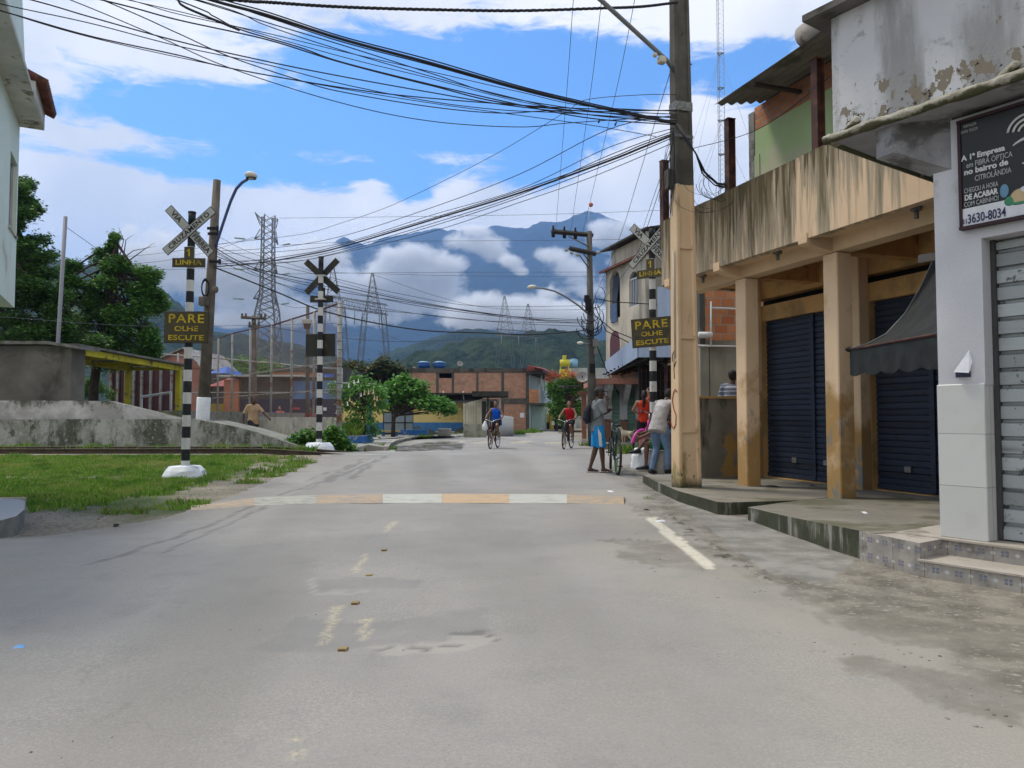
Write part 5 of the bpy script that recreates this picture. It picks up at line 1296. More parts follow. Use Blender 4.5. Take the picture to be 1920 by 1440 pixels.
# tiled pavement corner, bottom left
t = NT('ribbed_paver'); wv = t.n('TexWave', {'Vector': t.P(), 'Scale': 9.0, 'Distortion': 1.5, 'Detail': 1}, wave_type='BANDS', bands_direction='Y').outputs['Fac']
t.bsdf(t.mix(wv, (.30, .31, .32), (.42, .43, .45)), .8, 0, wv, .4, .01); m_pav = t.done()
m = MB(); g1 = [gp(0, 935, .17), gp(35, 936, .17), gp(47, 939, .17), gp(46, 955, .17), gp(30, 968, .17), gp(0, 976, .17), (-8.2, 7.4, .17), (-9.5, 10, .17)]
m.prism(g1[::-1], -.05, .17, paint('kerb_grey', (.22, .22, .20), .3, 5, .9, (.08, .09, .06), .4, 5), m_pav); tag(m.build('pavement_corner'), 'ribbed grey pavement corner beside the grass', kind='structure')

# ------------------------------------------------------------------ railway platform
t = NT('platform_render'); P_ = t.P(); zz = t.n('SeparateXYZ', {0: P_}).outputs[2]
c = t.mix(t.ramp(t.noise(1.6, 6, .65), .35, .65), (.26, .25, .22), (.46, .45, .42)); c = t.mix(t.ramp(t.noise(5, 6, .7, t.scaled(P_, (1, 1, .5))), .50, .66), c, (.10, .10, .07))
c = t.mix(t.math('MULTIPLY', t.ramp(t.noise(1.1, 5, .65, t.scaled(P_, (1, 1, .3))), .50, .62), .85), c, (.065, .07, .045)); c = t.mix(t.math('MULTIPLY', t.ramp(t.noise(14, 5, .7), .56, .66), .6), c, (.55, .54, .52))
t.bsdf(c, .95, 0, t.noise(9, 6, .7), .9, .04, .15); m_plat = t.done()
t = NT('platform_render_upper')
c = t.mix(t.ramp(t.noise(1.2, 6, .65), .35, .65), (.30, .29, .27), (.50, .49, .48)); c = t.mix(t.ramp(t.math('ADD', t.noise(2.4, 6, .7, t.scaled(t.P(), (1, 1, .6))), t.n('MapRange', {'Value': t.n('SeparateXYZ', {0: t.P()}).outputs[2], 'From Min': 1.2, 'From Max': 1.7, 'To Min': -.08, 'To Max': .12}).outputs[0]), .5, .68), c, (.09, .09, .065))
t.bsdf(c, .95, 0, t.noise(9, 6, .7), .8, .03, .15); m_plat2 = t.done()
m_ptop = paint('platform_top', (.24, .235, .20), .3, 2, .95, (.09, .10, .06), .5, 2)
pf = MB(); yA, yB = 20.3, 20.55
prof = [(-45, 1.09), (at(365, 786, yA).x, 1.09)]
for px, py in ((430, 797), (480, 811), (560, 836), (600, 846), (628, 849)):
    q = at(px, py, yA); prof.append((q.x, q.z))
def ramp_wall(mb, prof, y0, y1, zb, mat, top):
    n = len(prof); vs = []
    for x, z in prof: vs += [(x, y0, zb), (x, y0, z), (x, y1, z), (x, y1, zb)]
    mb.add(vs, [(i * 4, (i + 1) * 4, (i + 1) * 4 + 1, i * 4 + 1) for i in range(n - 1)] + [(i * 4 + 2, (i + 1) * 4 + 2, (i + 1) * 4 + 3, i * 4 + 3) for i in range(n - 1)] + [((n - 1) * 4, (n - 1) * 4 + 3, (n - 1) * 4 + 2, (n - 1) * 4 + 1)], mat)
    mb.add(vs, [(i * 4 + 1, (i + 1) * 4 + 1, (i + 1) * 4 + 2, i * 4 + 2) for i in range(n - 1)], top)
fp = [(-45 + i * .8, 1.09) for i in range(int((prof[1][0] + 45) / .8))] + prof[1:]
fp = [(x, z + mnoise.noise(Vector((x * 1.1, 0, 3))) * .02) for x, z in fp]
ramp_wall(pf, fp, yA, yB, -.1, m_plat, m_ptop)
tag(pf.build('platform_wall', origin=(-15, yA, 0)), 'long low weathered platform wall ending in a ramp by the crossing', 'wall')
pf = MB(); pf.bx(-45, prof[1][0] - .1, yB + .01, 22.95, -.1, 1.06, m_plat, None); ramp_wall(pf, [(prof[1][0] - .1, 1.04)] + [(x, z - .12) for x, z in prof[2:-1]], yB + .01, 22.95, -.1, m_plat, m_ptop)
pf.build('platform'); tag(bpy.data.objects['platform'], 'concrete railway platform with its ramp', kind='structure')
q1, q2 = at(205, 751, 23), at(345, 785, 23)
pf = MB(); up_prof = [(-45 + i, 1.66 + mnoise.noise(Vector((i * 1.0, 7, 3))) * .02) for i in range(32)] + [(q1.x, 1.64), (q2.x, q2.z), (q2.x + 1.6, .9)]
ramp_wall(pf, up_prof, 23, 23.3, -.1, m_plat2, m_ptop); tag(pf.build('platform_wall', origin=(-17, 23, 0)), 'upper pale stained wall of the platform below the concrete shelter', 'wall')
pf = MB(); pf.bx(-45, -10.4, 23.31, 40, -.1, 1.35, m_ptop); pf.build('platform_deck'); tag(bpy.data.objects['platform_deck'], 'upper platform deck', kind='structure')
m_shel = paint('shelter_concrete', (.145, .135, .115), .35, .9, .95, (.055, .05, .04), .55, .8, bump=.4)
sh_ = thing('shelter_building', (-18, 25, 1.35), 'dark windowless concrete station shelter on the platform', 'building')
xr = at(133, 700, 24.2).x; zt2 = at(100, 648, 24.2).z
m = MB(); m.bx(-30, xr, 24.2, 25.0, 1.3, zt2, m_shel); m.build('wall', sh_)
m = MB(); m.add([(-30, 23.9, zt2 + .1), (xr - .6, 23.9, zt2 + .02), (xr + .38, 23.9, zt2 - .13), (-30, 25.2, zt2 + .1), (xr - .6, 25.2, zt2 + .02), (xr + .38, 25.2, zt2 - .13), (-30, 23.9, zt2 + .2), (xr - .6, 23.9, zt2 + .12), (xr + .38, 23.9, zt2 - .04), (-30, 25.2, zt2 + .2), (xr - .6, 25.2, zt2 + .12), (xr + .38, 25.2, zt2 - .04)],
                [(0, 3, 4, 1), (1, 4, 5, 2), (6, 7, 10, 9), (7, 8, 11, 10), (0, 1, 7, 6), (1, 2, 8, 7), (2, 5, 11, 8), (3, 9, 10, 4), (4, 10, 11, 5)], m_tin); m.build('roof', sh_)
# yellow canopy
m_yel = paint('canopy_yellow', (.50, .45, .03), .2, 2, .7, (.12, .11, .05), .35, 3)
cy = thing('canopy', (-15, 30, 1.35), 'yellow framed platform canopy beside the concrete shelter', 'canopy')
A_ = Vector((-14.55, 24.8, 3.36)); B_ = Vector((-15.15, 34.2, 3.36)); off = Vector((-2.35, .1, 0))
def beam(m, a, b, w, h, mat):
    d = (b - a).normalized(); n = Vector((-d.y, d.x, 0)) * w / 2; u = Vector((0, 0, h / 2))
    v = [p + s * n + t_ * u for p in (a, b) for s in (-1, 1) for t_ in (-1, 1)]
    m.add(v, [(0, 1, 3, 2), (4, 6, 7, 5), (0, 4, 5, 1), (2, 3, 7, 6), (1, 5, 7, 3), (0, 2, 6, 4)], mat)
for a_, b_ in ((A_, B_), (A_ + off, B_ + off)):
    m = MB(); beam(m, a_, b_, .1, .22, m_yel); m.build('beam', cy)
for f in (.02, .33, .66, .98):
    m = MB(); beam(m, A_.lerp(B_, f) + off * .03, A_.lerp(B_, f) + off * .97, .1, .15, m_yel); m.build('crossbeam', cy)
m = MB(); v = [A_ + Vector((.25, -.3, .14)), B_ + Vector((.25, .4, .14)), B_ + off + Vector((-.2, .4, .14)), A_ + off + Vector((-.2, -.3, .14))]
m.add([tuple(p) for p in v] + [tuple(p + Vector((0, 0, .07))) for p in v], [(3, 2, 1, 0), (4, 5, 6, 7), (0, 1, 5, 4), (1, 2, 6, 5), (2, 3, 7, 6), (3, 0, 4, 7)], m_tin); m.build('roof', cy)
for a_ in (B_ + Vector((0, -.3, 0)), B_ + off + Vector((0, -.3, 0))):
    m = MB(); m.bx(a_.x - .1, a_.x + .1, a_.y - .12, a_.y + .12, 1.3, 3.3, m_yel); m.build('post', cy)

# ------------------------------------------------------------------ ball court with tall fence
m_cw = paint('court_wall', (.33, .32, .28), .3, 1.5, .95, (.17, .17, .12), .4, 2.5, bump=.7, bscale=14)
c0, c1 = Vector((at(636, 800, 24).x, 24, 0)), Vector((-14.2, 35.4, 0))
CF = Frame(c0.x, c0.y, (c1 - c0).x, (c1 - c0).y); LEN = (c1 - c0).length
m = MB(CF.M); m.bx(.22, LEN, -.1, .1, -.1, 1.15, m_cw)
m.prism([(-.12, 0), (.22, 0), (.22, 0)], 0, 1, m_cw) if False else None
pts = [(-.02, .0), (.06, .32), (-.05, .6), (.03, .85), (.10, 1.05), (.21, 1.14), (.21, -.1), (.04, -.1)]
v = [(a, -.1, b) for a, b in pts] + [(a, .1, b) for a, b in pts]; n = 8
m.add(v, [(i, (i + 1) % n, n + (i + 1) % n, n + i) for i in range(n)] + [tuple(range(n - 1, -1, -1)), tuple(range(n, 2 * n))], m_cw)
tag(m.build('court_wall', origin=c0), 'low rough rendered wall with crumbled end below the court fence', 'wall')
m_gpost = paint('fence_post_paint', (.30, .31, .30), .2, 6, .6, (.20, .10, .05), .4, 4)
fc = thing('court_fence', c0 + Vector((0, 0, 1.15)), 'very tall rusty wire fence on the low wall round the ball court', 'fence')
tops = []
for (px, py) in ((590, 585), (548, 598), (510, 610), (470, 617), (436, 625), (410, 634)):
    s, z = CF.hit(px, py, 0); tops.append((s, z)); m = MB(CF.M); m.tube([(s, 0, 1.15), (s, 0, z)], .045, m_gpost, 8); m.build('post', fc)
s, z = CF.hit(643, 566, 0); zb_0 = 0
m = MB(CF.M)
m.tube([(s, .1, 0), (s, .1, z)], .075, m_gpost, 10)
m.build('corner_post', fc)
for k in range(14): pass
m = MB(CF.M)
for k in range(13): m.cyl((s, .1, 1.4 + k * .27), .079, .02, m_rust, 10)
m.build('wire_tie', fc)
tops = [(s, z)] + tops + [(LEN, tops[-1][1])]
m = MB(CF.M); m.tube([(a, 0, b) for a, b in tops], .03, m_rust, 6); m.build('top_rail', fc)
t = NT('wire_net'); uv_ = t.UV(); sx = t.n('SeparateXYZ', {0: uv_})
br = t.n('BsdfPrincipled', {'Base Color': (.20, .13, .10, 1), 'Roughness': .8}); tr_ = t.n('BsdfTransparent')
a1 = t.math('ABSOLUTE', t.math('SUBTRACT', t.math('FRACT', t.math('MULTIPLY', t.math('ADD', sx.outputs[0], sx.outputs[1]), 9)), .5)); a2 = t.math('ABSOLUTE', t.math('SUBTRACT', t.math('FRACT', t.math('MULTIPLY', t.math('SUBTRACT', sx.outputs[0], sx.outputs[1]), 9)), .5))
f_ = t.math('LESS_THAN', t.math('MINIMUM', a1, a2), .065)
mx = t.n('MixShader', {0: f_, 1: tr_.outputs[0], 2: br.outputs[0]}); t.t.links.new(mx.outputs[0], t.out.inputs[0]); m_net = t.done()
m = MB(CF.M)
for (a, b), (c_, d_) in zip(tops[:-1], tops[1:]): m.add([(a, .03, 1.15), (c_, .03, 1.15), (c_, .03, d_ - .04), (a, .03, b - .04)], [(0, 1, 2, 3)], m_net)
m.build('netting', fc)
for (y0_, y1_) in ((2.05, 2.05), (2.95, 2.95)):
    m = MB(CF.M); m.tube([(tops[0][0], 0, y0_), (LEN, 0, y1_)], .018, m_gpost, 6); m.build('rail', fc)
# far sides of the court
f2 = thing('court_fence', (-14, 44, 0), 'farther wire fence of the ball court in front of the maroon panels', 'fence')
for px, yt in ((375, 669), (332, 662), (298, 660), (265, 658), (640, 690)):
    a_ = at(px, 783, 44); m = MB(); m.tube([(a_.x, 44, 0), (a_.x, 44, at(px, yt, 44).z)], .06, m_gpost, 8); m.build('post', f2)
pts_ = [at(265, 658, 44), at(298, 664, 44), at(332, 666, 44), at(375, 669, 44), at(500, 680, 44), at(600, 690, 44), at(640, 691, 44)]
m = MB(); m.tube(pts_, .05, m_gpost, 6); m.build('top_rail', f2)
m = MB(); m.tube([Vector((p.x, p.y, 2.6)) for p in pts_], .03, m_gpost, 6); m.build('rail', f2)
m_mar = paint('maroon_panel', (.13, .055, .065), .3, 1, .8, (.07, .05, .05), .4, 2, streak=True)
mp_ = thing('panel_fence', (at(270, 783, 40).x, 40, 0), 'maroon sheet panels between pale posts behind the canopy', 'fence')
x0_ = at(206, 783, 40).x; x1_ = at(345, 783, 40).x
m = MB(); m.bx(x0_, x1_, 40, 40.05, .1, at(0, 688, 40).z, m_mar); m.build('panel', mp_)
for px in (206, 219, 234, 249, 264, 281, 300, 320, 341):
    a_ = at(px, 783, 39.9); m = MB(); m.bx(a_.x - .06, a_.x + .06, 39.85, 39.97, 0, at(px, 686, 40).z, m_gpost); m.build('post', mp_)
gl = thing('goal_frame', (at(290, 783, 36).x, 36, 0), 'white goal frame standing in the ball court', 'goal')
m_goal = flat('goal_white', (.6, .6, .6), .6)
for a_, b_ in (((265, 783), (265, 744)), ((265, 744), (320, 736)), ((320, 736), (320, 783))):
    m = MB(); m.tube([at(*a_, 36 if a_[0] < 300 else 35), at(*b_, 36 if b_[0] < 300 else 35)], .06, m_goal, 8); m.build('bar', gl)

# ------------------------------------------------------------------ buildings behind the court
def house(name, label, boxes, cat='building', origin=None):
    root = thing(name, origin, label, cat); return root
def bpx(m, x0, x1, yt, yb, Y, dep, mat, z0=None):
    """a box whose front face spans px x0..x1, rows yt..yb at distance Y"""
    a = at(x0, yt, Y); b = at(x1, yb, Y)
    m.bx(a.x, b.x, Y, Y + dep, b.z if z0 is None else z0, at((x0 + x1) / 2, yt, Y).z, mat)
m_dkc = paint('dark_rendered_wall', (.075, .072, .065), .4, .8, .9, (.035, .035, .03), .5, .6); m_navyb = paint('navy_band', (.018, .024, .06), .25, 1, .8); m_skyb = paint('sky_blue_wall', (.10, .20, .38), .25, .8, .8, (.08, .09, .12), .4, 1)
m_oran = paint('orange_wall', (.38, .15, .08), .25, .8, .85, (.12, .06, .04), .3, 1); m_mus = paint('mustard_wall', (.30, .22, .03), .2, 1, .8); m_pinkb = paint('pink_brick_wall', (.36, .17, .13), .3, .7, .9, (.2, .16, .13), .4, .8)
Yc = 50
h = house('court_building', 'long dark rendered building with navy band behind the ball court', None, origin=(at(540, 783, Yc).x, Yc, 0))
m = MB(); bpx(m, 447, 640, 707, 748, Yc, 6, m_dkc); bpx(m, 447, 640, 748.2, 783, Yc - .02, 6, m_navyb, z0=0); bpx(m, 549, 641, 714, 748, Yc - .05, .06, m_skyb); bpx(m, 420, 447, 712, 783, Yc - .3, 6, m_oran, z0=0); m.build('wall', h)
m = MB(); m.bx(at(415, 700, Yc).x, at(572, 700, Yc).x, Yc - .8, Yc + 7, at(500, 707, Yc).z, at(500, 704, Yc).z, flat('white_eave', (.5, .5, .48), .7)); m.build('roof', h)
m = MB(); bpx(m, 550, 562, 764, 768, Yc - .1, .05, flat('red_poster', (.45, .05, .04), .6)); m.build('sign', h)
m = MB(); bpx(m, 606, 612, 764, 770, Yc - .1, .05, MATS['white_paper']); m.build('poster', h)
Yd = 60
h = house('brick_house', 'low orange brick building with concrete parapet behind the court building', None, origin=(at(580, 783, Yd).x, Yd, 0))
m = MB(); bpx(m, 512, 604, 697, 783, Yd, 7, m_brickl, z0=0); m.build('wall', h)
m = MB(); bpx(m, 510, 606, 689, 697, Yd - .1, 7.2, m_pc); m.build('parapet', h)
m = MB(); bpx(m, 606, 648, 690, 783, Yd, 7, m_dkc, z0=0); m.build('side_wall', h)
m = MB(); bpx(m, 606, 625, 701, 714, Yd - 5, .3, flat('sign_blue', (.03, .12, .45), .5)); fm = front(Matrix(), Yd - 5.02); c_ = at(615, 708, Yd - 5.02); m.text('Toigusp', .32, MATS['white_paper'], front(T3(c_.x, 0, c_.z), Yd - 5.02), width=.45)
tag(m.build('shop_sign', origin=(at(615, 700, 55).x, 55, 0)), 'small blue shop sign above the blue wall', 'sign')
h = house('blue_roof_hut', 'small hut with a blue hipped roof behind the fence', None, origin=(at(405, 783, 56).x, 56, 0))
m = MB(); bpx(m, 394, 420, 702, 783, 56, 4, m_dkc, z0=0); m.build('wall', h)
def hip(m, x0, x1, yb, yt, xt0, xt1, Y, dep, mat):
    a, b, c_, d_ = at(x0, yb, Y), at(x1, yb, Y), at(xt1, yt, Y), at(xt0, yt, Y)
    v = [tuple(a), tuple(b), (b.x, b.y + dep, b.z), (a.x, a.y + dep, a.z), (d_.x, Y + dep / 2, d_.z), (c_.x, Y + dep / 2, c_.z)]
    m.add(v, [(0, 1, 5, 4), (1, 2, 5), (2, 3, 4, 5), (3, 0, 4), (0, 3, 2, 1)], mat)
m = MB(); hip(m, 386, 424, 700, 683, 398, 402, 56, 5, paint('blue_tiles', (.04, .12, .42), .3, 3, .6)); m.build('roof', h)
h = house('red_roof_hut', 'small hut with a red hipped roof and mustard wall behind the fence', None, origin=(at(405, 783, 52).x, 52, 0))
m = MB(); bpx(m, 390, 420, 723, 757, 52, 3, m_dkc); bpx(m, 386, 421, 757, 783, 51.9, 3, m_mus, z0=0); m.build('wall', h)
m = MB(); hip(m, 388, 426, 724, 706, 408, 418, 51.5, 4, paint('red_tiles', (.34, .07, .05), .3, 3, .7)); m.build('roof', h)
h = house('gabled_house', 'faded pink brick house with a corrugated gable behind the platform canopy', None, origin=(at(320, 783, 58).x, 58, 0))
m = MB(); bpx(m, 276, 374, 688, 783, 58, 7, m_pinkb, z0=0)
a, b, c_ = at(268, 690, 57.9), at(376, 690, 57.9), at(348, 655, 57.9); m.add([tuple(a), tuple(b), tuple(c_), (a.x, 65, a.z), (b.x, 65, b.z), (c_.x, 65, c_.z)], [(0, 1, 2), (5, 4, 3)], m_pinkb); m.build('wall', h)
m = MB(); m_fib = paint('fibre_roof', (.34, .32, .30), .3, 2, .9, (.15, .14, .12), .4, 2)
m.add([tuple(a + Vector((-.3, -.5, 0))), tuple(c_ + Vector((0, -.5, .12))), (c_.x, 65.5, c_.z + .12), (a.x - .3, 65.5, a.z), tuple(b + Vector((.3, -.5, 0))), (b.x + .3, 65.5, b.z)], [(0, 1, 2, 3), (1, 4, 5, 2)], m_fib); o = m.build('roof', h); bake(o, [('SOLIDIFY', dict(thickness=.08))])
for p in o.data.polygons: p.use_smooth = False

# ------------------------------------------------------------------ centre: yellow and blue building
t = NT('yellow_blue_wall'); zz = t.n('SeparateXYZ', {0: t.P()}).outputs[2]
zb1 = at(700, 792, 50).z
c = t.mix(t.ramp(t.noise(.8, 4), .3, .7), (.62, .48, .17), (.70, .55, .22)); cb = t.mix(t.ramp(t.noise(1.2, 5), .35, .65), (.045, .16, .38), (.07, .21, .45))
cb = t.mix(t.ramp(t.math('SUBTRACT', t.noise(1.5, 5, .6), t.math('MULTIPLY', zz, .5)), .32, .42), cb, (.10, .11, .09))
c = t.mix(t.math('LESS_THAN', zz, zb1), c, cb); t.bsdf(c, .8, 0, t.noise(20, 3), .2, .01); m_yb = t.done()
Yk = 50; h = house('yellow_blue_building', 'low yellow and blue building with grey gate and block vents', None, origin=(at(760, 800, Yk).x, Yk, 0))
xa, xb = at(600, 783, Yk).x, at(868, 783, Yk).x; ztp = at(760, 752, Yk).z
holes = [(at(718, 783, Yk).x, at(775, 783, Yk).x, .02, at(745, 772, Yk).z)]
qx = Yk / F_PX
for (px, py) in ((784, 775), (802, 775), (812, 775), (822, 775), (831, 775), (841, 775), (851, 775), (807, 770), (817, 770), (827, 770), (837, 770), (846, 770), (856, 770), (851, 765), (841, 765)):
    a_ = at(px, py, Yk); holes.append((a_.x - .045, a_.x + .045, a_.z - .09, a_.z + .09))
m = MB(); m.wall(xa, xb, 0, ztp, Yk + .2, Yk, m_yb, holes); m.bx(xa, xb, Yk + 1.2, Yk + 5, 0, ztp, m_black); m.bx(xb - .15, xb, Yk + .2, Yk + 5, 0, ztp, m_yb)
m.build('wall', h)
m_gate = paint('gate_grey', (.22, .27, .30), .15, 2, .6); m = MB(); g0, g1_ = holes[0][0], holes[0][1]; gh = holes[0][3]
m.bx(g0 + .03, g1_ - .03, Yk + .08, Yk + .12, .04, gh - .03, m_gate)
for f in (0, .3, .72, 1): m.bx(g0 + (g1_ - g0) * f - .035, g0 + (g1_ - g0) * f + .035, Yk + .03, Yk + .079, .04, gh, m_black)
for z in (.04, gh * .5, gh - .06): m.bx(g0, g1_, Yk + .04, Yk + .077, z, z + .05, m_black)
m.build('gate', h)
m_dkroof = paint('blackened_roof', (.05, .048, .044), .4, 1, .9, (.025, .025, .022), .5, 1); m_fbrick = brick_mat('faded_brick', (.40, .20, .13), (.50, .28, .19), (.30, .25, .20), .3, .2, .014, .5, damt=.5); m_stk = paint('stained_parapet', (.085, .08, .07), .5, .9, .9, (.035, .035, .03), .5, 1.2, streak=True)
m = MB(); bpx(m, 690, 900, 737, 753, Yk - .15, 5.5, m_stk); m.build('parapet', h)
m = MB(); a_, b_ = at(905, 735, Yk - 1), at(935, 738, Yk - 1); m.bx(at(800, 735, Yk).x, b_.x, Yk - 1, Yk + 4, b_.z - .06, b_.z + .05, m_dkroof); m.bx(at(690, 735, Yk).x, at(800, 735, Yk).x, Yk - .4, Yk + 4, b_.z - .06, b_.z + .05, m_dkroof)
m.bx(at(888, 750, 46).x, at(953, 750, 46).x, 45, 49, at(900, 737.5, 46).z, at(900, 734, 46).z, m_dkroof) if False else None
m.build('roof', h)
m = MB(); a_ = at(838, 757, Yk - .8); b_ = at(903, 747, Yk - .8); m.add([(a_.x, Yk - 1.3, a_.z), (b_.x, Yk - 1.3, a_.z + .1), (b_.x, Yk, b_.z + .05), (a_.x, Yk, b_.z - .02), (a_.x, Yk - 1.3, a_.z + .05), (b_.x, Yk - 1.3, a_.z + .15), (b_.x, Yk, b_.z + .1), (a_.x, Yk, b_.z + .03)], [(3, 2, 1, 0), (4, 5, 6, 7), (0, 1, 5, 4), (1, 2, 6, 5), (3, 0, 4, 7)], m_dkroof); m.build('porch_roof', h)
for px in (707, 737, 788, 831, 868):
    m = MB(); m.tube([at(px, 733, Yk - .6), at(px + (2 if px > 860 else 0), 742 if px < 780 else 752, Yk - .6)], .035, MATS['white_eave'], 6); m.build('spout', h)
m = MB(); m.tube([at(640, 718, Yk - .5), at(706, 720, Yk - .5)], .04, MATS['white_eave'], 6); m.build('roof_pipe', h)
# side annex with pale boards and open shop front
m_bd = paint('pale_board_fence', (.50, .47, .36), .25, 1.5, .8, (.22, .20, .15), .35, 3, streak=True)
an = house('board_annex', 'pale board fronted annex with open porch and black flat roof', None, origin=(at(890, 800, 46).x, 46, 0))
m = MB()
for k in range(7):
    a_ = at(868 + k * 5, 770, 46); m.bx(a_.x + .01, a_.x + .155, 46 + k * .02, 46.05 + k * .02, .55, at(0, 756 - k * 1.2, 46).z, m_bd)
m.build('board_wall', an)
m = MB(); bpx(m, 901, 936, 748, 800, 47.5, 4, paint('white_shop_wall', (.42, .41, .38), .2, 1, .85, (.15, .14, .12), .4, 1.5), z0=0); m.build('wall', an)
m = MB(); bpx(m, 903.5, 911, 753, 800, 47.45, .05, m_dkc); bpx(m, 919, 926, 753, 800, 47.45, .05, m_dkc); m.build('doorway', an)
m = MB(); bpx(m, 913, 916.5, 742, 808, 46.3, .1, m_pc, z0=0); m.build('column', an)
m = MB(); m.bx(at(885, 740, 45).x, at(953, 740, 45).x, 45, 50, at(900, 742, 45).z, at(900, 733.5, 45).z, m_dkroof); m.build('roof', an)
m = MB(); bpx(m, 869, 912, 795, 820, 42, .2, paint('low_wall', (.33, .33, .27), .25, 1, .95, (.16, .17, .10), .5, 1.5), z0=0); tag(m.build('low_wall', origin=(at(890, 800, 42).x, 42, 0)), 'low greenish concrete wall in front of the board annex', 'wall')
m = MB(); a_ = at(938, 778, 44); b_ = at(962, 782, 44)
corr_ = [(a_.x + (b_.x - a_.x) * i / 24, 44 + (.04 if i % 2 else 0), 0) for i in range(25)]
vs = [(x, y, 0) for x, y, _ in corr_] + [(x, y, a_.z + (b_.z - a_.z) * i / 24) for i, (x, y, _) in enumerate(corr_)]
m.add(vs, [(i, i + 1, 26 + i, 25 + i) for i in range(24)], flat('zinc_sheet', (.42, .45, .48), .5, .2)); o = m.build('zinc_fence', origin=(a_.x, 44, 0)); bake(o, [('SOLIDIFY', dict(thickness=.02))]); tag(o, 'pale corrugated sheet fence beside the brick house', 'fence')

# ------------------------------------------------------------------ two storey brick house
Yb = 62; h = house('two_storey_brick_house', 'two storey raw brick house with balcony and two blue water tanks', None, origin=(at(900, 800, Yb).x, Yb, 0))
xl, xr_ = at(770, 783, Yb).x, at(991, 783, Yb).x; zt3 = at(880, 698, Yb).z; zmid = at(880, 749, Yb).z; zm2 = at(880, 757, Yb).z
m = MB()
wins = [(at(823, 700, Yb).x, at(847, 700, Yb).x, at(0, 709, Yb).z, at(0, 699.5, Yb).z)]
m.wall(xl, xr_, 0, zt3, Yb + .2, Yb, m_fbrick, wins); m.bx(xl, xr_, Yb + 1.5, Yb + 9, 0, zt3, m_black); m.bx(xr_ - .2, xr_, Yb + .2, Yb + 9, 0, zt3, m_brickl); m.bx(xl, xl + .2, Yb + .2, Yb + 9, 0, zt3, m_brickl); m.build('wall', h)
m = MB(); bpx(m, 768, 993, 690.5, 698, Yb - .08, 9.2, m_stk); m.build('parapet', h)
for x0_, x1_ in ((768, 771), (818, 822), (847, 851), (893, 897), (940, 945), (986, 992)):
    m = MB(); bpx(m, x0_, x1_, 698.3, 808, Yb - .03, .1, m_pc, z0=0); m.build('column', h)
m = MB(); bpx(m, 940, 994, 747, 757, Yb - .06, .3, m_pc); m.build('slab_beam', h)
m = MB(); bpx(m, 975, 983, 774, 783, Yb - .02, .02, MATS['white_paper']); m.build('poster', h)
# right wing towards the street
m_pb = paint('pale_blue_wall', (.40, .48, .50), .15, 1, .8, (.25, .27, .27), .3, 1)
R0 = at(992, 783, Yb); R1 = Vector((at(1027, 783, 74).x, 74, 0)); RF = Frame(R0.x, Yb, R1.x - R0.x, 74 - Yb)
m = MB(RF.M); zf = at(1000, 757, 63).z; zc_ = at(1000, 702, 62).z; Lr = (Vector((R1.x, R1.y, 0)) - Vector((R0.x, Yb, 0))).length
m.bx(0, Lr, -.05, .0, 0, zc_, m_pb); m.build('side_wall', h)
m = MB(RF.M)
for k in range(5): m.bx(1 + k * 1.9, 2.2 + k * 1.9, -.06 - .02, -.055, .2, 3.0, paint('green_shutter', (.25, .34, .28), .2, 2, .7))
m.bx(.8, 10.6, -.09, -.052, .1, 2.7, MATS['green_shutter']); m.build('shutter', h)
m = MB(); a_, b_ = at(992, 757, 61), at(1012, 757, 61); zlo, zhi = at(1000, 755, 61).z, at(1000, 730, 61).z
m.bx(a_.x, a_.x + .8, 60.9, 61.05, zlo, zhi, m_brickl); m.build('balcony_brick', h)
m = MB(); c_ = at(1037, 757, 66)
m.add([(a_.x + .8, 60.9, zlo), (c_.x, 66, zlo), (c_.x, 66, zhi - .2), (a_.x + .8, 60.9, zhi), (a_.x + .8, 61.05, zlo), (c_.x - .1, 66.1, zlo), (c_.x - .1, 66.1, zhi - .2), (a_.x + .8, 61.05, zhi)], [(0, 1, 2, 3), (5, 4, 7, 6), (3, 2, 6, 7), (0, 4, 5, 1), (1, 5, 6, 2)], m_pb); m.build('balcony', h)
m = MB(); m.prism([(a_.x, 60.9), (a_.x + .8, 60.9), (c_.x, 66), (c_.x - .4, 72), (R0.x, 62)], zlo - .15, zlo, m_pc); m.build('balcony_floor', h)
for f in (.25, .5, .75):
    p_ = Vector((a_.x + .8, 60.95, 0)).lerp(Vector((c_.x, 66, 0)), f); m = MB(); m.tube([(p_.x - .1, p_.y, zhi - .1), (p_.x - .1, p_.y, zc_)], .06, m_pb, 6); m.build('balcony_post', h)
m = MB(); e0_, e1_ = at(1018, 692, 60), at(1047, 704, 67)
m.add([tuple(e0_), tuple(e1_), (e1_.x - 1.2, e1_.y + 1, e1_.z + .7), (e0_.x - 1.2, e0_.y + .2, e0_.z + .35), (e0_.x - 1.3, 61.5, e0_.z - .1)], [(0, 1, 2, 3), (0, 3, 4)], paint('red_eave_tiles', (.40, .12, .11), .3, 3, .8)); o = m.build('tile_roof', h); bake(o, [('SOLIDIFY', dict(thickness=.15))])
m = MB(); m.prism([(xr_ - .2, Yb - .1), (e0_.x, 60.2), (e1_.x, 67.2), (R1.x - .3, 73.9), (R0.x, Yb + .5)], zc_, zc_ + .3, m_dkroof); m.build('roof_slab', h)
m_tank = paint('tank_blue', (.02, .09, .30), .2, 2, .45)
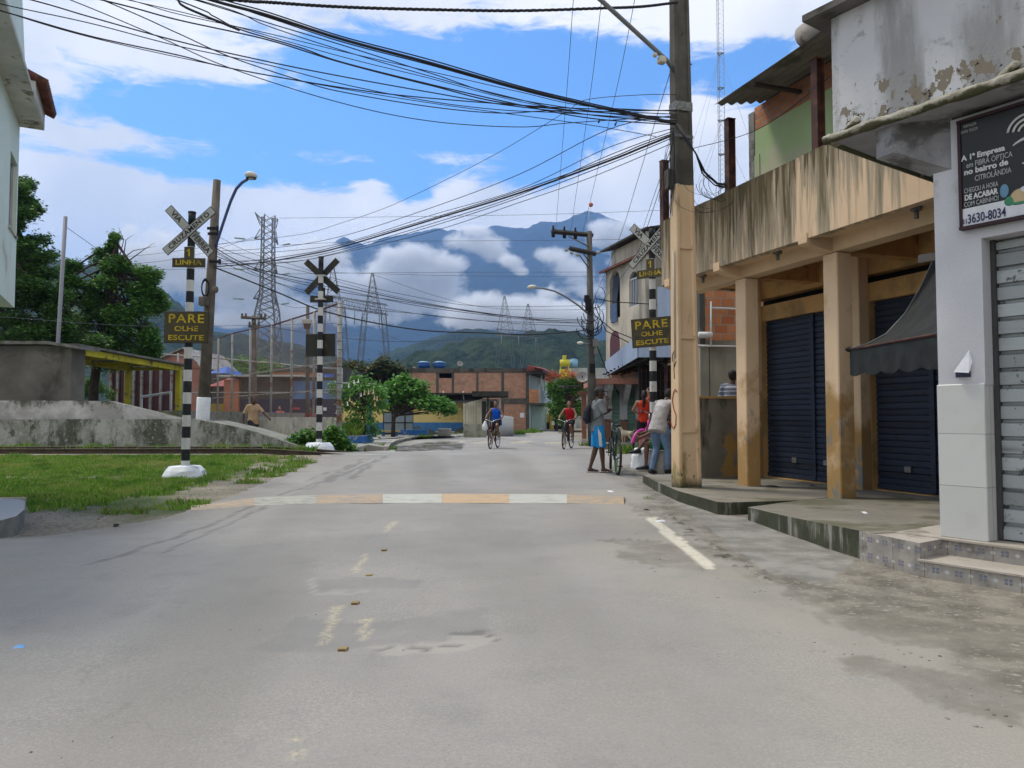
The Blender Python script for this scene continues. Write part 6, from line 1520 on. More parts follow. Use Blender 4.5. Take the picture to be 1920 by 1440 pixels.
for px in (794.5, 824):
    c_ = at(px, 690, Yb + 3); tk = MB(); q = (Yb + 3) / F_PX
    tk.tube([c_, c_ + Vector((0, 0, 9.5 * q))], [10.5 * q, 11.5 * q], m_tank, 20); tk.tube([c_ + Vector((0, 0, 9.5 * q)), c_ + Vector((0, 0, 10.3 * q)), c_ + Vector((0, 0, 12.6 * q)), c_ + Vector((0, 0, 13 * q))], [12.6 * q, 12.6 * q, 5 * q, .5 * q], flat('tank_lid', (.20, .36, .52), .4), 20)
    tag(tk.build('water_tank', origin=c_), 'blue round water tank on the brick house roof, ' + ('nearer the left end' if px < 800 else 'beside the satellite dish'), 'water tank', 'blue water tanks on the brick house')
def dish(px, py, Y, r, label, yaw=20):
    c_ = at(px, py, Y); root = thing('satellite_dish', c_ - Vector((0, 0, r * 1.6)), label, 'satellite dish')
    m = MB(T3(*c_) @ RZ(yaw) @ RX(-25)); vs = []; nr, ns = 5, 20
    for i in range(nr + 1):
        for j in range(ns): a = 2 * math.pi * j / ns; rr = r * i / nr; vs.append((rr * math.cos(a), .25 * r * (i / nr) ** 2 * -1, rr * math.sin(a)))
    m.add(vs, [(i * ns + j, i * ns + (j + 1) % ns, (i + 1) * ns + (j + 1) % ns, (i + 1) * ns + j) for i in range(nr) for j in range(ns)], flat('dish_mesh', (.25, .24, .23), .6), True); m.build('reflector', root)
    m = MB(); m.tube([c_ + Vector((0, .05, 0)), c_ - Vector((0, 0, r * 1.6))], .04, m_rust, 6); m.build('mount', root)
    m = MB(T3(*c_) @ RZ(yaw) @ RX(-25)); m.tube([(0, 0, 0), (0, -r * .8, 0)], .02, m_rust, 4); m.build('feed_arm', root)
dish(862, 682, Yb + 2, .26, 'small satellite dish beside the blue water tanks', 15)

# ------------------------------------------------------------------ far right of the street
Yw = 75; h = thing('water_tower', (at(1058, 800, Yw).x, Yw, 0), 'yellow water tower with drum tank at the end of the street', 'water tower')
m_ty = paint('tower_yellow', (.60, .52, .04), .15, 1, .6, (.25, .22, .05), .2, 2)
m = MB()
for px in (1051, 1066):
    for dy in (0, .9): a_ = at(px, 700, Yw + dy); m.bx(a_.x - .06, a_.x + .06, Yw + dy - .06, Yw + dy + .06, 0, at(0, 687, Yw).z, m_ty)
m.build('frame', h)
m = MB(); a_ = at(1059, 687, Yw + .4); m.cyl(a_, .5, at(0, 674, Yw).z - a_.z, m_ty, 16); m.build('tank', h)
m = MB(); bpx(m, 1050, 1068, 692, 708, Yw - .1, 1.1, m_ty); m.build('panel', h)
m = MB(); bpx(m, 1055, 1062, 666, 673, Yw, .4, m_ty); m.build('cap', h)
c_ = at(1075.5, 688, 76); m = MB(); m.tube([c_, c_ + Vector((0, 0, .75))], [.40, .44], flat('tank_light_blue', (.22, .42, .60), .5), 16); m.cyl(c_ + Vector((0, 0, .75)), .46, .08, MATS['tank_light_blue'], 16, r2=.2)
tag(m.build('water_tank', origin=c_), 'light blue water tank beside the yellow tower', 'water tank')
h = thing('block_building', (at(1090, 800, 77).x, 77, 0), 'pale block wall building beyond the flowering tree', 'building')
m = MB(); bpx(m, 1070, 1135, 690, 800, 77, 5, paint('pale_blocks', (.42, .44, .42), .25, .8, .9, (.15, .16, .14), .5, .9, streak=True), z0=0); m.build('wall', h)
m = MB(); bpx(m, 1068, 1137, 708, 712, 76.7, 5.5, MATS['white_eave']); m.build('slab', h)
# pink shop with doors
Ys = 28.5; h = thing('pink_shop', (at(1180, 820, Ys).x, Ys, 0), 'pink slab roofed shop with two green doors and white triangular brackets', 'building')
m_sw = paint('shop_white', (.40, .42, .44), .15, 1, .85, (.22, .24, .25), .35, 1.2); m_pinks = paint('pink_slab', (.42, .20, .14), .15, 1, .85, (.2, .1, .08), .3, 2); m_tb = brick_mat('brown_tile_band', (.22, .11, .07), (.26, .13, .085), (.12, .08, .06), .12, .12, .006, .3)
m_gdoor = shutter_mat('green_door', (.13, .24, .18), (.08, .14, .11), .5, .07)
zt4 = at(0, 722, Ys).z; zg = .22
dd = [(at(1143, 0, Ys).x, at(1157, 0, Ys).x, zg, at(0, 731, Ys).z), (at(1171, 0, Ys).x, at(1186, 0, Ys).x, zg, at(0, 731, Ys).z)]
m = MB(); m.wall(at(1122, 0, Ys).x, at(1236, 0, Ys).x, zg - .2, zt4, Ys + .25, Ys, m_sw, dd); m.bx(at(1122, 0, Ys).x, at(1236, 0, Ys).x, Ys + .3, Ys + 4, 0, zt4, m_sw); m.build('wall', h)
zband = at(0, 786, Ys).z
m = MB()
for a_, b_ in ((at(1122, 0, Ys).x, dd[0][0]), (dd[0][1], dd[1][0]), (dd[1][1], at(1236, 0, Ys).x)): m.bx(a_, b_, Ys - .02, Ys - .003, zg, zband, m_tb)
m.build('tile_band', h)
for a_ in dd: m = MB(); m.bx(a_[0] + .01, a_[1] - .01, Ys + .12, Ys + .2, zg, a_[3], m_gdoor); m.build('door', h)
for px, dxr in ((1130, 30), (1163, 20), (1199, -14)):
    a_ = at(px + 9, 760, Ys - .05); m = MB(); m.side([(Ys, a_.z), (Ys, zt4), (Ys - 1.0, zt4), (Ys - 1.0, zt4 - .1)], a_.x - .10, a_.x + .10, m_sw); m.build('bracket', h)
m = MB(); a_, b_ = at(1117, 712, Ys - 1.1), at(1240, 712, Ys - 1.1); m.bx(a_.x, b_.x, Ys - 1.1, Ys + 4, zt4, zt4 + .2, m_pinks); m.build('slab', h)
m = MB(); m.bx(at(1110, 0, 28).x, 6.0, 26.6, 33, -.05, .2, m_conc); tag(m.build('pavement_far'), 'raised pavement in front of the pink shop', kind='structure')
dish(1092, 708, 30, .24, 'dark satellite dish above the terracotta bus shelter', -10)
# cream house with arched windows
Ya, Yz_ = 29.3, 33.0; h = thing('arched_window_house', (5, 31, 0), 'tall stained cream house with arched windows above the blue sheet awning', 'building')
m_cs = paint('stained_cream', (.52, .47, .38), .2, .6, .9, (.20, .19, .16), .5, .8, streak=True)
N_, F2_ = at(1211, 600, Ya), at(1136, 600, Yz_); HF = Frame(N_.x, Ya, F2_.x - N_.x, Yz_ - Ya); HL = math.hypot(F2_.x - N_.x, Yz_ - Ya)
zr = at(1136, 508, Yz_).z; zpar = at(1136, 472, Yz_).z
m = MB(HF.M)
def arch_wall(m, s0, s1, z0, z1, d1, mat, archs):
    """arched openings: list of (s centre, half width, sill, spring)"""
    xs = [s0]
    cols = []
    cur = s0
    for (c_, hw, zs, zp) in sorted(archs):
        cols.append((cur, c_ - hw, None)); cols.append((c_ - hw, c_ + hw, (c_, hw, zs, zp))); cur = c_ + hw
    cols.append((cur, s1, None))
    for a, b, ar in cols:
        if ar is None: m.add([(a, d1, z0), (a, d1, z1), (b, d1, z1), (b, d1, z0)], [(0, 1, 2, 3)], mat); continue
        c_, hw, zs, zp = ar
        m.add([(a, d1, z0), (a, d1, zs), (b, d1, zs), (b, d1, z0)], [(0, 1, 2, 3)], mat)
        k = 10; P_ = [(c_ - hw * math.cos(math.pi * i / k), zp + hw * 1.0 * math.sin(math.pi * i / k)) for i in range(k + 1)]
        for i in range(k):
            (xa_, za_), (xb_, zb2) = P_[i], P_[i + 1]
            m.add([(xa_, d1, za_), (xa_, d1, z1), (xb_, d1, z1), (xb_, d1, zb2)], [(0, 1, 2, 3)], mat)
            m.add([(xa_, d1, za_), (xb_, d1, zb2), (xb_, d1 - .25, zb2), (xa_, d1 - .25, za_)], [(0, 1, 2, 3)], mat)
        m.add([(a, d1, zs), (a, d1, zp), (a, d1 - .25, zp), (a, d1 - .25, zs)], [(3, 2, 1, 0)], mat); m.add([(b, d1, zs), (b, d1, zp), (b, d1 - .25, zp), (b, d1 - .25, zs)], [(0, 1, 2, 3)], mat); m.add([(a, d1, zs), (b, d1, zs), (b, d1 - .25, zs), (a, d1 - .25, zs)], [(0, 1, 2, 3)], mat)
A1 = HF.hit(1188, 560, 0); A2 = HF.hit(1153, 560, 0)
zs1, zp1 = HF.hit(1188, 575, 0)[1], HF.hit(1188, 528, 0)[1]; zs2, zp2 = HF.hit(1153, 597, 0)[1], HF.hit(1153, 530, 0)[1]
arch_wall(m, 0, HL, 2.0, zr, 0, m_cs, [(A1[0], .42, zs1, zp1), (A2[0], .52, zs2, zp2)])
m.bx(0, HL, -4, -.3, 2.0, zr, m_dkc); m.bx(-.001, 2.2, -3.9, -.02, 2.0, zr, m_cs, M=Matrix()) if False else None
m.build('wall', h)
m = MB(HF.M); m.bx(-.02, HL, -4, -.28, zr + .15, zpar, m_cs); m.add([(-.02, -4, 2), (-.02, 0, 2), (-.02, 0, zpar), (-.02, -4, zpar)], [(0, 1, 2, 3)], m_cs); m.build('upper_wall', h)
m = MB(HF.M); m.side([(-.3, zr), (.25, zr - .12), (.25, zr - .02), (-.3, zr + .18)], -.2, HL + .15, m_tilec); m.build('eave', h)
m = MB(HF.M); m.side([(-4.2, zpar + .9), (.15, zpar), (.15, zpar + .08), (-4.2, zpar + .98)], -.3, HL + .25, m_dkroof); m.build('roof', h)
m_gl = flat('window_dark_glass', (.03, .05, .08), .1); m_wf = flat('window_frame_white', (.5, .52, .55), .5)
def arch_pane(m, c_, hw, zs, zp, d, mat):
    k = 10; P_ = [(c_ - hw, d, zs), (c_ + hw, d, zs)] + [(c_ + hw * math.cos(math.pi * i / k), d, zp + hw * math.sin(math.pi * i / k)) for i in range(k + 1)]
    m.add(P_, [tuple(range(len(P_)))], mat)
m = MB(HF.M); arch_pane(m, A1[0], .42, zs1, zp1, -.15, m_gl); wo_ = m.build('window', h)
m = MB(HF.M)
for k in range(6): x_ = A1[0] - .38 + k * .152; m.bx(x_ - .015, x_ + .015, -.06, -.03, zs1, zp1 + .1, m_wf)
m.bx(A1[0] - .42, A1[0] + .42, -.06, -.028, zp1 + .1, zp1 + .16, m_wf); m.bx(A1[0] - .42, A1[0] + .42, -.06, -.028, zs1, zs1 + .05, m_wf); m.build('grille', wo_)
m = MB(HF.M); arch_pane(m, A2[0], .52, zs2, zp2, -.2, m_dkc); wo_ = m.build('window', h)
m = MB(HF.M); m.add([(A2[0] - .3, -.12, zp2 + .3), (A2[0] + .35, -.1, zp2 + .35), (A2[0] + .5, -.05, zs2 - .1), (A2[0] + .1, .02, zs2 - .2)], [(0, 1, 2, 3)], flat('navy_cloth', (.035, .05, .08), .9)); m.build('curtain', wo_)
A3 = HF.hit(1153, 650, 0); m = MB(HF.M); arch_pane(m, A3[0], .5, A3[1] - .7, A3[1] + .2, .012, flat('maroon_window', (.10, .03, .035), .5)); m.build('window', h)
m = MB(HF.M); s_, z_ = HF.hit(1150, 585, .05); m.bx(s_ - .35, s_ + .25, .02, .06, z_ - .45, z_ + .35, paint('blue_banner', (.07, .12, .22), .3, 8, .7)); m.build('banner', h)
# blue sheet awning
m_bs = paint('pale_blue_sheet', (.34, .42, .56), .08, 1, .7, (.3, .35, .42), .2, 3)
h = thing('sheet_awning', (4.5, 24, 2.9), 'large pale blue sheet awning with a dark underside over the corner', 'awning')
a_, b_ = at(1197, 671, 22.2), at(1136, 706, 32.6); zlo_, zhi_ = 2.93, 3.58; xr2 = at(1290, 671, 22.2).x
def vsheet(m, p, q, z0, z1, mat, th=.05, pitch=.22):
    d = Vector((q[0] - p[0], q[1] - p[1], 0)); L_ = d.length; d.normalize(); nn = Vector((d.y, -d.x, 0)); k = int(L_ / pitch * 4); vs = []
    for i in range(k + 1):
        w_ = (.0, .03, .03, 0)[i % 4]; base = Vector((p[0], p[1], 0)) + d * L_ * i / k + nn * w_
        vs += [(base.x, base.y, z0), (base.x, base.y, z1)]
    m.add(vs, [(i * 2, i * 2 + 2, i * 2 + 3, i * 2 + 1) for i in range(k)], mat)
m = MB(); vsheet(m, (b_.x, b_.y), (a_.x, a_.y), zlo_, zhi_, m_bs); vsheet(m, (a_.x, a_.y), (xr2, a_.y), zlo_, zhi_, m_bs); m.build('fascia', h)
m = MB(); vsheet(m, (at(1233, 600, 22.6).x, 22.6), (at(1295, 600, 22.6).x, 22.6), zhi_, at(1250, 538, 22.6).z, m_bs); m.build('upper_sheet', h)
m = MB(); m.prism([(a_.x + .05, a_.y + .05), (xr2, a_.y + .05), (xr2, 32.6), (b_.x + .05, 32.6)], zhi_ - .06, zhi_, m_dkroof); m.build('roof', h)
m = MB()
for k in range(9): yy = 22.6 + k * 1.15; m.bx(a_.x + .1, xr2, yy, yy + .06, 2.95, 3.01, m_dkroof)
for k in range(5): xx = a_.x + .3 + k * .5; m.bx(xx, xx + .04, 22.5, 32, 2.90, 2.945, m_dkroof)
m.build('rafters', h)  # rafters coloured near-black to stand in for shade under the awning
m = MB(); m.prism([(a_.x + .05, a_.y + .08), (xr2, a_.y + .08), (xr2, 32.5), (b_.x + .05, 32.5)], 3.02, 3.05, m_black); m.build('underside_shade', h)  # added black slab standing in for the deep shade beneath the sheets
m = MB(); m.tube([(4.75, 23, 0.1), (4.75, 23, 3)], .05, m_rust, 8); m.build('post', h)
h = thing('bar_interior', (6, 24, 0), 'dark open bar front under the blue sheet awning', 'building')
m_barw = paint('shade_dark_wall', (.022, .02, .018), .4, 1, .9); m = MB(); m.bx(4.3, 9, 25.2, 25.4, 0, 2.9, m_barw); m.bx(5.6, 5.7, 22.6, 25.2, 0, 2.9, m_barw); m.build('wall', h)  # dimness of the bar interior is put into the near-black wall colour
m = MB()
for k in range(9): m.bx(4.35 + k * .16, 4.37 + k * .16, 25.1, 25.12, 1.0, 2.8, m_rust)
for k in range(6): m.bx(4.35, 5.6, 25.1, 25.12, 1.0 + k * .34, 1.02 + k * .34, m_rust)
m.build('grille', h)
m = MB(); m.bx(4.6, 6.4, 20.6, 21.2, 0, .95, m_sw); m.build('counter', h)
# terracotta bus shelter
h = thing('bus_shelter', (at(1094, 818, 33).x, 33, 0), 'open bus shelter with terracotta posts and thin dark roof', 'shelter'); m_ter = paint('terracotta_paint', (.38, .17, .11), .2, 2, .8, (.15, .08, .05), .3, 4)
for px, yy in ((1095, 33), (1065, 36), (1074, 33.5), (1104, 36)):
    a_ = at(px, 800, yy); m = MB(); w3 = .1 if px == 1095 else .05; m.bx(a_.x - w3, a_.x + w3, yy - w3, yy + w3, .0, at(px, 738, yy).z, m_ter if px == 1095 else m_rust); m.build('post', h)
m = MB(); a_, b_ = at(1055, 739, 33), at(1110, 730, 33); m.side([(32, b_.z + .05), (36.6, b_.z + .25), (36.6, b_.z + .32), (32, b_.z + .12)], a_.x, b_.x + .3, m_dkroof); m.build('roof', h)
m = MB(); a_, b_ = at(1083, 735, 32.6), at(1112, 735, 32.6); m.bx(a_.x, b_.x, 32.5, 32.7, a_.z - .12, a_.z + .02, m_ter); m.build('beam', h)
m = MB(); a_, b_ = at(1068, 795, 35), at(1092, 795, 35); m.bx(a_.x, b_.x, 34.8, 35.2, .45, .52, m_rust); m.build('bench', h)
# excavator arm beyond
h = thing('excavator', (at(1035, 808, 72).x, 72, 0), 'yellow excavator with raised arm parked behind the bus shelter', 'excavator'); m_exc = flat('excavator_yellow', (.50, .33, .03), .5)
m = MB(); P_ = [at(1034, 808, 72), at(1033, 780, 72), at(1036, 766, 72)]; m.tube(P_, [.22, .2, .2], m_exc, 6, smooth=False); m.build('boom', h)
m = MB(); m.tube([at(1035, 766, 72), at(1050, 787, 71.5)], [.28, .12], m_exc, 6, smooth=False); m.tube([at(1040, 765, 71.8), at(1056, 785, 71.3)], .06, m_galv if False else flat('steel_ram', (.4, .42, .45), .3, .6), 6); m.build('stick', h)
m = MB(); a_ = at(1040, 808, 73); m.rbx(a_.x - 1.1, a_.x + 1.1, 73, 76, .6, 1.5, m_exc, .1); m.build('body', h)
m = MB(); m.rbx(a_.x - 1.2, a_.x + 1.2, 72.8, 76.2, 0, .6, m_black, .15); m.build('track', h)
for px in (1038, 1049):
    m = MB(); bpx(m, px - 3.4, px + 3.4, 789, 797, 66, .03, MATS['white_paper']); a_ = at(px, 797, 66)
    for s in (-.12, .12): m.tube([(a_.x + s, 66.05, 0), (a_.x + s, 66.05, a_.z)], .02, m_black, 5)
    tag(m.build('notice_board', origin=(a_.x, 66, 0)), 'small white notice board on legs at the street end, ' + ('the left one' if px < 1045 else 'the right one'), 'notice board', 'notice boards at the street end')
for k, (px, w4, hh, cl_) in enumerate(((1015, 40, 24, m_dkc), (1120, 90, 40, m_dkc))): pass
h = thing('street_end_house', (at(1085, 800, 70).x, 70, 0), 'low dim house with pale roof edge closing the end of the street', 'building')
m = MB(); bpx(m, 1030, 1120, 770, 808, 78, 5, m_dkc, z0=0); m.build('wall', h)
m = MB(); bpx(m, 1026, 1122, 766, 770, 77.5, 6, MATS['white_eave']); m.build('roof', h)

# ------------------------------------------------------------------ left kerb, little square
m_kerb = paint('pale_kerb', (.42, .40, .34), .25, 3, .9, (.20, .20, .14), .5, 3); m_sq = paint('square_concrete', (.33, .32, .29), .2, .9, .9, (.22, .22, .17), .4, 1.2)
def gq(px, py, z): p = gnd(px, py); return (p.x, p.y, p.z + z)
m = MB(); kp = [gnd(728, 845), gnd(733, 838), gnd(745, 831), gnd(765, 826), gnd(790, 822), gnd(830, 819.5), gnd(870, 817), gnd(905, 815.5)]
pol = [(p.x, p.y, gz(p.x, p.y) + .10) for p in kp] + [(-3.2, 41.5, .1), (-30, 44, .1), (-30, 26, .1), (-11, 25, .1), (-6.2, 24.2, .1), (-5.2, 22.4, .13), (gnd(690, 845).x, gnd(690, 845).y, .2)]
m.prism(pol, -.1, .1, m_sq); m.build('square_paving'); tag(bpy.data.objects['square_paving'], 'pale concrete paving of the small square', kind='structure')
m = MB(); outer = [Vector((p.x, p.y, gz(p.x, p.y))) for p in kp]
for i in range(len(outer) - 1):
    a_, b_ = outer[i], outer[i + 1]; d = (b_ - a_).normalized(); nn = Vector((-d.y, d.x, 0)) * .16; up = Vector((0, 0, .15)); g_ = d * .01
    m.add([a_ + g_, b_ - g_, b_ - g_ + nn, a_ + g_ + nn, a_ + g_ + up, b_ - g_ + up, b_ - g_ + nn + up, a_ + g_ + nn + up], [(4, 5, 6, 7), (0, 1, 5, 4), (2, 3, 7, 6), (1, 2, 6, 5), (3, 0, 4, 7)], m_kerb)
m.build('kerb'); tag(bpy.data.objects['kerb'], 'pale kerb curving round the small square', kind='structure')
m_bl = paint('bench_blue', (.03, .14, .42), .2, 4, .7, (.35, .32, .22), .3, 6); m_by = paint('bench_yellow', (.46, .30, .04), .2, 4, .7)
def bench(px0, px1, ytop, Y, label, legs=True):
    a_, b_ = at(px0, ytop, Y), at(px1, ytop, Y); root = thing('bench', ((a_.x + b_.x) / 2, Y, .1), label, 'bench', 'benches of the square')
    m = MB(); m.rbx(a_.x, b_.x, Y - .2, Y + .2, a_.z - .05, a_.z, m_by, .01); m.build('seat', root)
    for x in (a_.x + .15, b_.x - .25): m = MB(); m.rbx(x, x + .12, Y - .15, Y + .15, .1, a_.z - .05, m_bl, .01); m.build('leg', root)
bench(690, 710, 805, 40, 'short yellow topped bench with blue legs left of the almond tree'); bench(712, 750, 808, 41.5, 'long yellow topped bench under the almond tree')
m = MB(); a_ = gnd(646, 835); a_ = Vector((a_.x, 29, 0)); x0_, x1_ = at(640, 820, 28.5).x, at(683, 820, 28.5).x
m.bx(x0_, x1_, 28.5, 30.2, .1, .42, m_bl); m.bx(x0_ + .03, x1_ - .03, 28.53, 30.17, .42, .45, m_kerb); tag(m.build('planter', origin=(x0_, 29, .1)), 'chipped blue planter wall below the trumpet flower shrub', 'planter')
m = MB(); m.bx(at(756, 0, 43).x, at(806, 0, 43).x, 43, 43.4, .1, .42, m_bl); tag(m.build('planter', origin=(at(780, 0, 43).x, 43, .1)), 'long low blue painted planter edge in front of the yellow wall', 'planter')
h = thing('concrete_table', (at(833, 0, 41).x, 41, 0), 'low concrete table with two slab seats on the square', 'table')
m = MB(); a_, b_ = at(821, 811, 41), at(845, 811, 41); m.rbx(a_.x, b_.x, 40.8, 41.4, .1, .52, m_sq, .02); m.build('top', h)
for x0_, x1_ in ((816, 822), (846, 853)): a_, b_ = at(x0_, 813, 41), at(x1_, 813, 41); m = MB(); m.rbx(a_.x, b_.x, 40.9, 41.2, .3, .36, m_kerb, .01); m.build('seat', h)
h = thing('blue_post', (at(693, 800, 34).x, 34, .1), 'tall blue post with a yellow and blue arm beside the almond tree', 'post')
m = MB(); a_ = at(693, 757, 34); m.bx(a_.x - .09, a_.x + .09, 33.9, 34.1, .1, a_.z, m_bl); m.build('shaft', h)
m = MB(); beam(m, at(688, 750, 34), at(722, 748, 34), .3, .1, m_by); beam(m, at(707, 754, 33.9), at(728, 752, 33.9), .3, .12, flat('navy_panel', (.03, .05, .12), .6)); m.build('arm', h)
# low wall stub the seated people use
m = MB(); a_, b_ = at(1240, 860, 14.8), at(1262, 860, 14.8)
m.bx(2.78, 3.5, 14.55, 15.1, 0, .5, m_plat); tag(m.build('low_wall', origin=(3, 14.8, 0)), 'broken low concrete ledge behind the big pole where people sit', 'wall')
# building beyond the arcade end: raw brick above concrete wall
h = thing('brick_neighbour', (5, 17, 0), 'half built brick house with white pipes beyond the arcade', 'building')
m_rawc = paint('raw_concrete_wall', (.30, .29, .24), .25, 1.4, .95, (.15, .14, .11), .45, 1.6, streak=True, bump=.5)
Yn = 16.5; xL = at(1312, 600, Yn).x; zs_ = at(0, 651, Yn).z
m = MB(); m.bx(xL, 9, Yn, Yn + 1.2, 0, zs_, m_rawc); m.build('wall', h)
m = MB(); m.bx(xL + .12, 9, Yn + .02, Yn + 1.2, zs_, 4.6, m_brickl); m.bx(xL, xL + .118, Yn + .0, Yn + 1.2, zs_, 4.6, m_pc); m.build('brick_wall', h)
m = MB(); m.bx(xL + .12, 9, Yn - .01, Yn + .3, zs_, zs_ + .15, m_rawc); m.build('lintel', h)
for pts in ([(1306, 648), (1395, 650)], [(1333, 565), (1333, 648)], [(1333, 577), (1395, 580)]):
    m = MB(); m.tube([at(*p, Yn - .08) for p in pts], .022, m_goal, 8); m.build('pipe', h)
m = MB(); m.tube([at(1310, 628, Yn - .15), at(1335, 628, Yn - .15)], .07, m_goal, 10); m.build('lamp_tube', h)
m = MB(); m.tube([at(1330, 652, Yn - .05), at(1331, 745, Yn - .05)], .008, m_black, 5); m.build('cable', h)
# ------------------------------------------------------------------ vegetation
def leaf_mat(name, a, b, tip=None):
    t = NT(name); gi = t.n('NewGeometry').outputs['Random Per Island']
    c = t.mix(gi, a, b)
    if tip: c = t.mix(t.ramp(gi, .82, .9), c, tip)
    br = t.n('BsdfPrincipled', {'Base Color': c, 'Roughness': .55, 'Specular IOR Level': .3}); tl = t.n('BsdfTranslucent', {'Color': c})
    mx = t.n('MixShader', {0: .3, 1: br.outputs[0], 2: tl.outputs[0]}); t.t.links.new(mx.outputs[0], t.out.inputs[0]); return t.done()
m_bark = paint('bark', (.07, .055, .04), .4, 4, .95, (.03, .025, .02), .5, 6, bump=.8, bscale=20)
m_lf1 = leaf_mat('leaf_dark_green', (.04, .10, .02), (.11, .22, .045)); m_lf2 = leaf_mat('leaf_mid_green', (.05, .13, .02), (.15, .32, .05))
m_lf3 = leaf_mat('leaf_reddish', (.03, .055, .012), (.09, .12, .03), (.16, .09, .03)); m_lf4 = leaf_mat('leaf_bright', (.07, .19, .03), (.18, .40, .08)); m_lf5 = leaf_mat('leaf_far', (.03, .06, .02), (.06, .11, .03))

def raw_mesh(name, V, faces_k, mat, smooth=False):
    """V: (n, k, 3) array of polygons with k corners each"""
    n = V.shape[0]; k = faces_k
    me = bpy.data.meshes.new(name); me.vertices.add(n * k); me.vertices.foreach_set('co', V.reshape(-1).astype(np.float32))
    me.loops.add(n * k); me.loops.foreach_set('vertex_index', np.arange(n * k, dtype=np.int32)); me.polygons.add(n)
    me.polygons.foreach_set('loop_start', np.arange(0, n * k, k, dtype=np.int32)); me.materials.append(mat); me.update(calc_edges=True)
    return me

def leaves(name, parent, clumps, per, size, mat, seed=1, flat_=.35, org=None, aspect=.45, hang=0.0):
    """clumps: (centre, (rx, ry, rz)); leaf faces scattered near the surface of every clump"""
    rg = np.random.default_rng(seed); out = []
    for c, r in clumps:
        n = int(per * (r[0] * r[2]) ** .5 * 2) + 20
        d = rg.normal(size=(n, 3)); d /= np.linalg.norm(d, axis=1)[:, None]; q = rg.uniform(.45, 1.08, n) ** .8
        P = np.array(c) + d * q[:, None] * np.array(r) + rg.normal(size=(n, 3)) * size * .6
        ax = d * .6 + rg.normal(size=(n, 3)) * .7; ax[:, 2] = ax[:, 2] * flat_ - hang; ax /= np.linalg.norm(ax, axis=1)[:, None]
        up = rg.normal(size=(n, 3)) * .5 + np.array([0, 0, 1.0]); sd_ = np.cross(ax, up); sd_ /= np.linalg.norm(sd_, axis=1)[:, None]
        nn = np.cross(sd_, ax); L_ = size * rg.uniform(.6, 1.3, n)[:, None]
        v0 = P - ax * L_ * .5; v2 = P + ax * L_ * .5; v1 = P + sd_ * L_ * aspect * .5 + nn * L_ * .08; v3 = P - sd_ * L_ * aspect * .5 + nn * L_ * .08
        out.append(np.stack([v0, v1, v2, v3], 1))
    V = np.concatenate(out); org = np.array(ORI[parent.name]) if parent is not None else np.array(org)
    o = bpy.data.objects.new(name, raw_mesh(name, V - org, 4, mat)); COL.objects.link(o); ORI[o.name] = Vector(org)
    if parent is not None: o.parent = parent
    else: o.location = org
    return o

def tree(name, base, label, trunk, clumps, per, size, mat, group=None, seed=1, r0=.16, twigs=True, cat='tree', **kw):
    """trunk: list of world points; branches run from the trunk to every clump"""
    rt = random.Random(seed); root = thing(name, base, label, cat, group)
    m = MB(); k = len(trunk); m.tube(trunk, [r0 * (1 - .55 * i / (k - 1)) for i in range(k)], m_bark, 8)
    for c, r in clumps:
        f = rt.uniform(.45, 1.0); i = min(int(f * (k - 1)), k - 2); s = Vector(trunk[i]).lerp(Vector(trunk[i + 1]), f * (k - 1) - i); c = Vector(c)
        mid = s.lerp(c, .5) + Vector((rt.uniform(-.1, .1), rt.uniform(-.1, .1), rt.uniform(-.05, .2))) * (c - s).length * .3
        m.tube([s, mid, c], [r0 * .3, r0 * .18, r0 * .06], m_bark, 5)
        if twigs:
            for q in range(4): e = c + Vector((rt.uniform(-1, 1) * r[0], rt.uniform(-1, 1) * r[1], rt.uniform(-.3, 1) * r[2])); m.tube([c, e], [r0 * .06, r0 * .02], m_bark, 4)
    m.build('trunk', root); leaves('crown', root, clumps, per, size, mat, seed, **kw)
    return root

def pc(lst, Y, seed, sub=5, depth=1.0):
    """clumps given as (px, row, half width, half height) at distance Y, broken into uneven sub-clumps"""
    rt = random.Random(seed); q = Y / F_PX; out = []
    for (px, py, a, b) in lst:
        for k in range(sub):
            th = rt.uniform(0, 6.28); rr = rt.uniform(.2, .85)
            c = at(px + a * math.cos(th) * rr, py + b * math.sin(th) * rr, Y + rt.uniform(-1, 1) * a * q * depth)
            w_ = a * q * rt.uniform(.3, .55); h_ = b * q * rt.uniform(.35, .6); out.append((tuple(c), (w_, w_, h_)))
    return out

# feathery trees on the left
Y1 = 31; tb = at(-60, 700, Y1)
cl1 = pc([(30, 345, 38, 10), (5, 360, 40, 14), (40, 378, 30, 9), (20, 398, 45, 14), (55, 392, 28, 7), (20, 418, 45, 10), (5, 440, 40, 12), (55, 452, 34, 10), (20, 465, 50, 14), (75, 480, 34, 9), (40, 495, 50, 14), (55, 520, 50, 14), (20, 535, 60, 20), (60, 560, 55, 20), (20, 590, 60, 26), (80, 610, 60, 22), (120, 590, 40, 24), (95, 560, 34, 14), (-40, 420, 60, 60), (-60, 520, 80, 70), (60, 640, 80, 22), (140, 640, 60, 20)], Y1, 3, 5)
tree('feathery_tree', (tb.x, Y1, 0), 'dark feathery tree with layered branches beside the pale green house', [(tb.x, Y1, 0), (tb.x + .3, Y1, 3), tuple(at(-40, 560, Y1)), tuple(at(-20, 450, Y1)), tuple(at(0, 360, Y1))], cl1, 800, .18, m_lf1, 'feathery trees behind the platform', 3, .28, flat_=.25)
Y2 = 35; tb = at(175, 750, Y2)
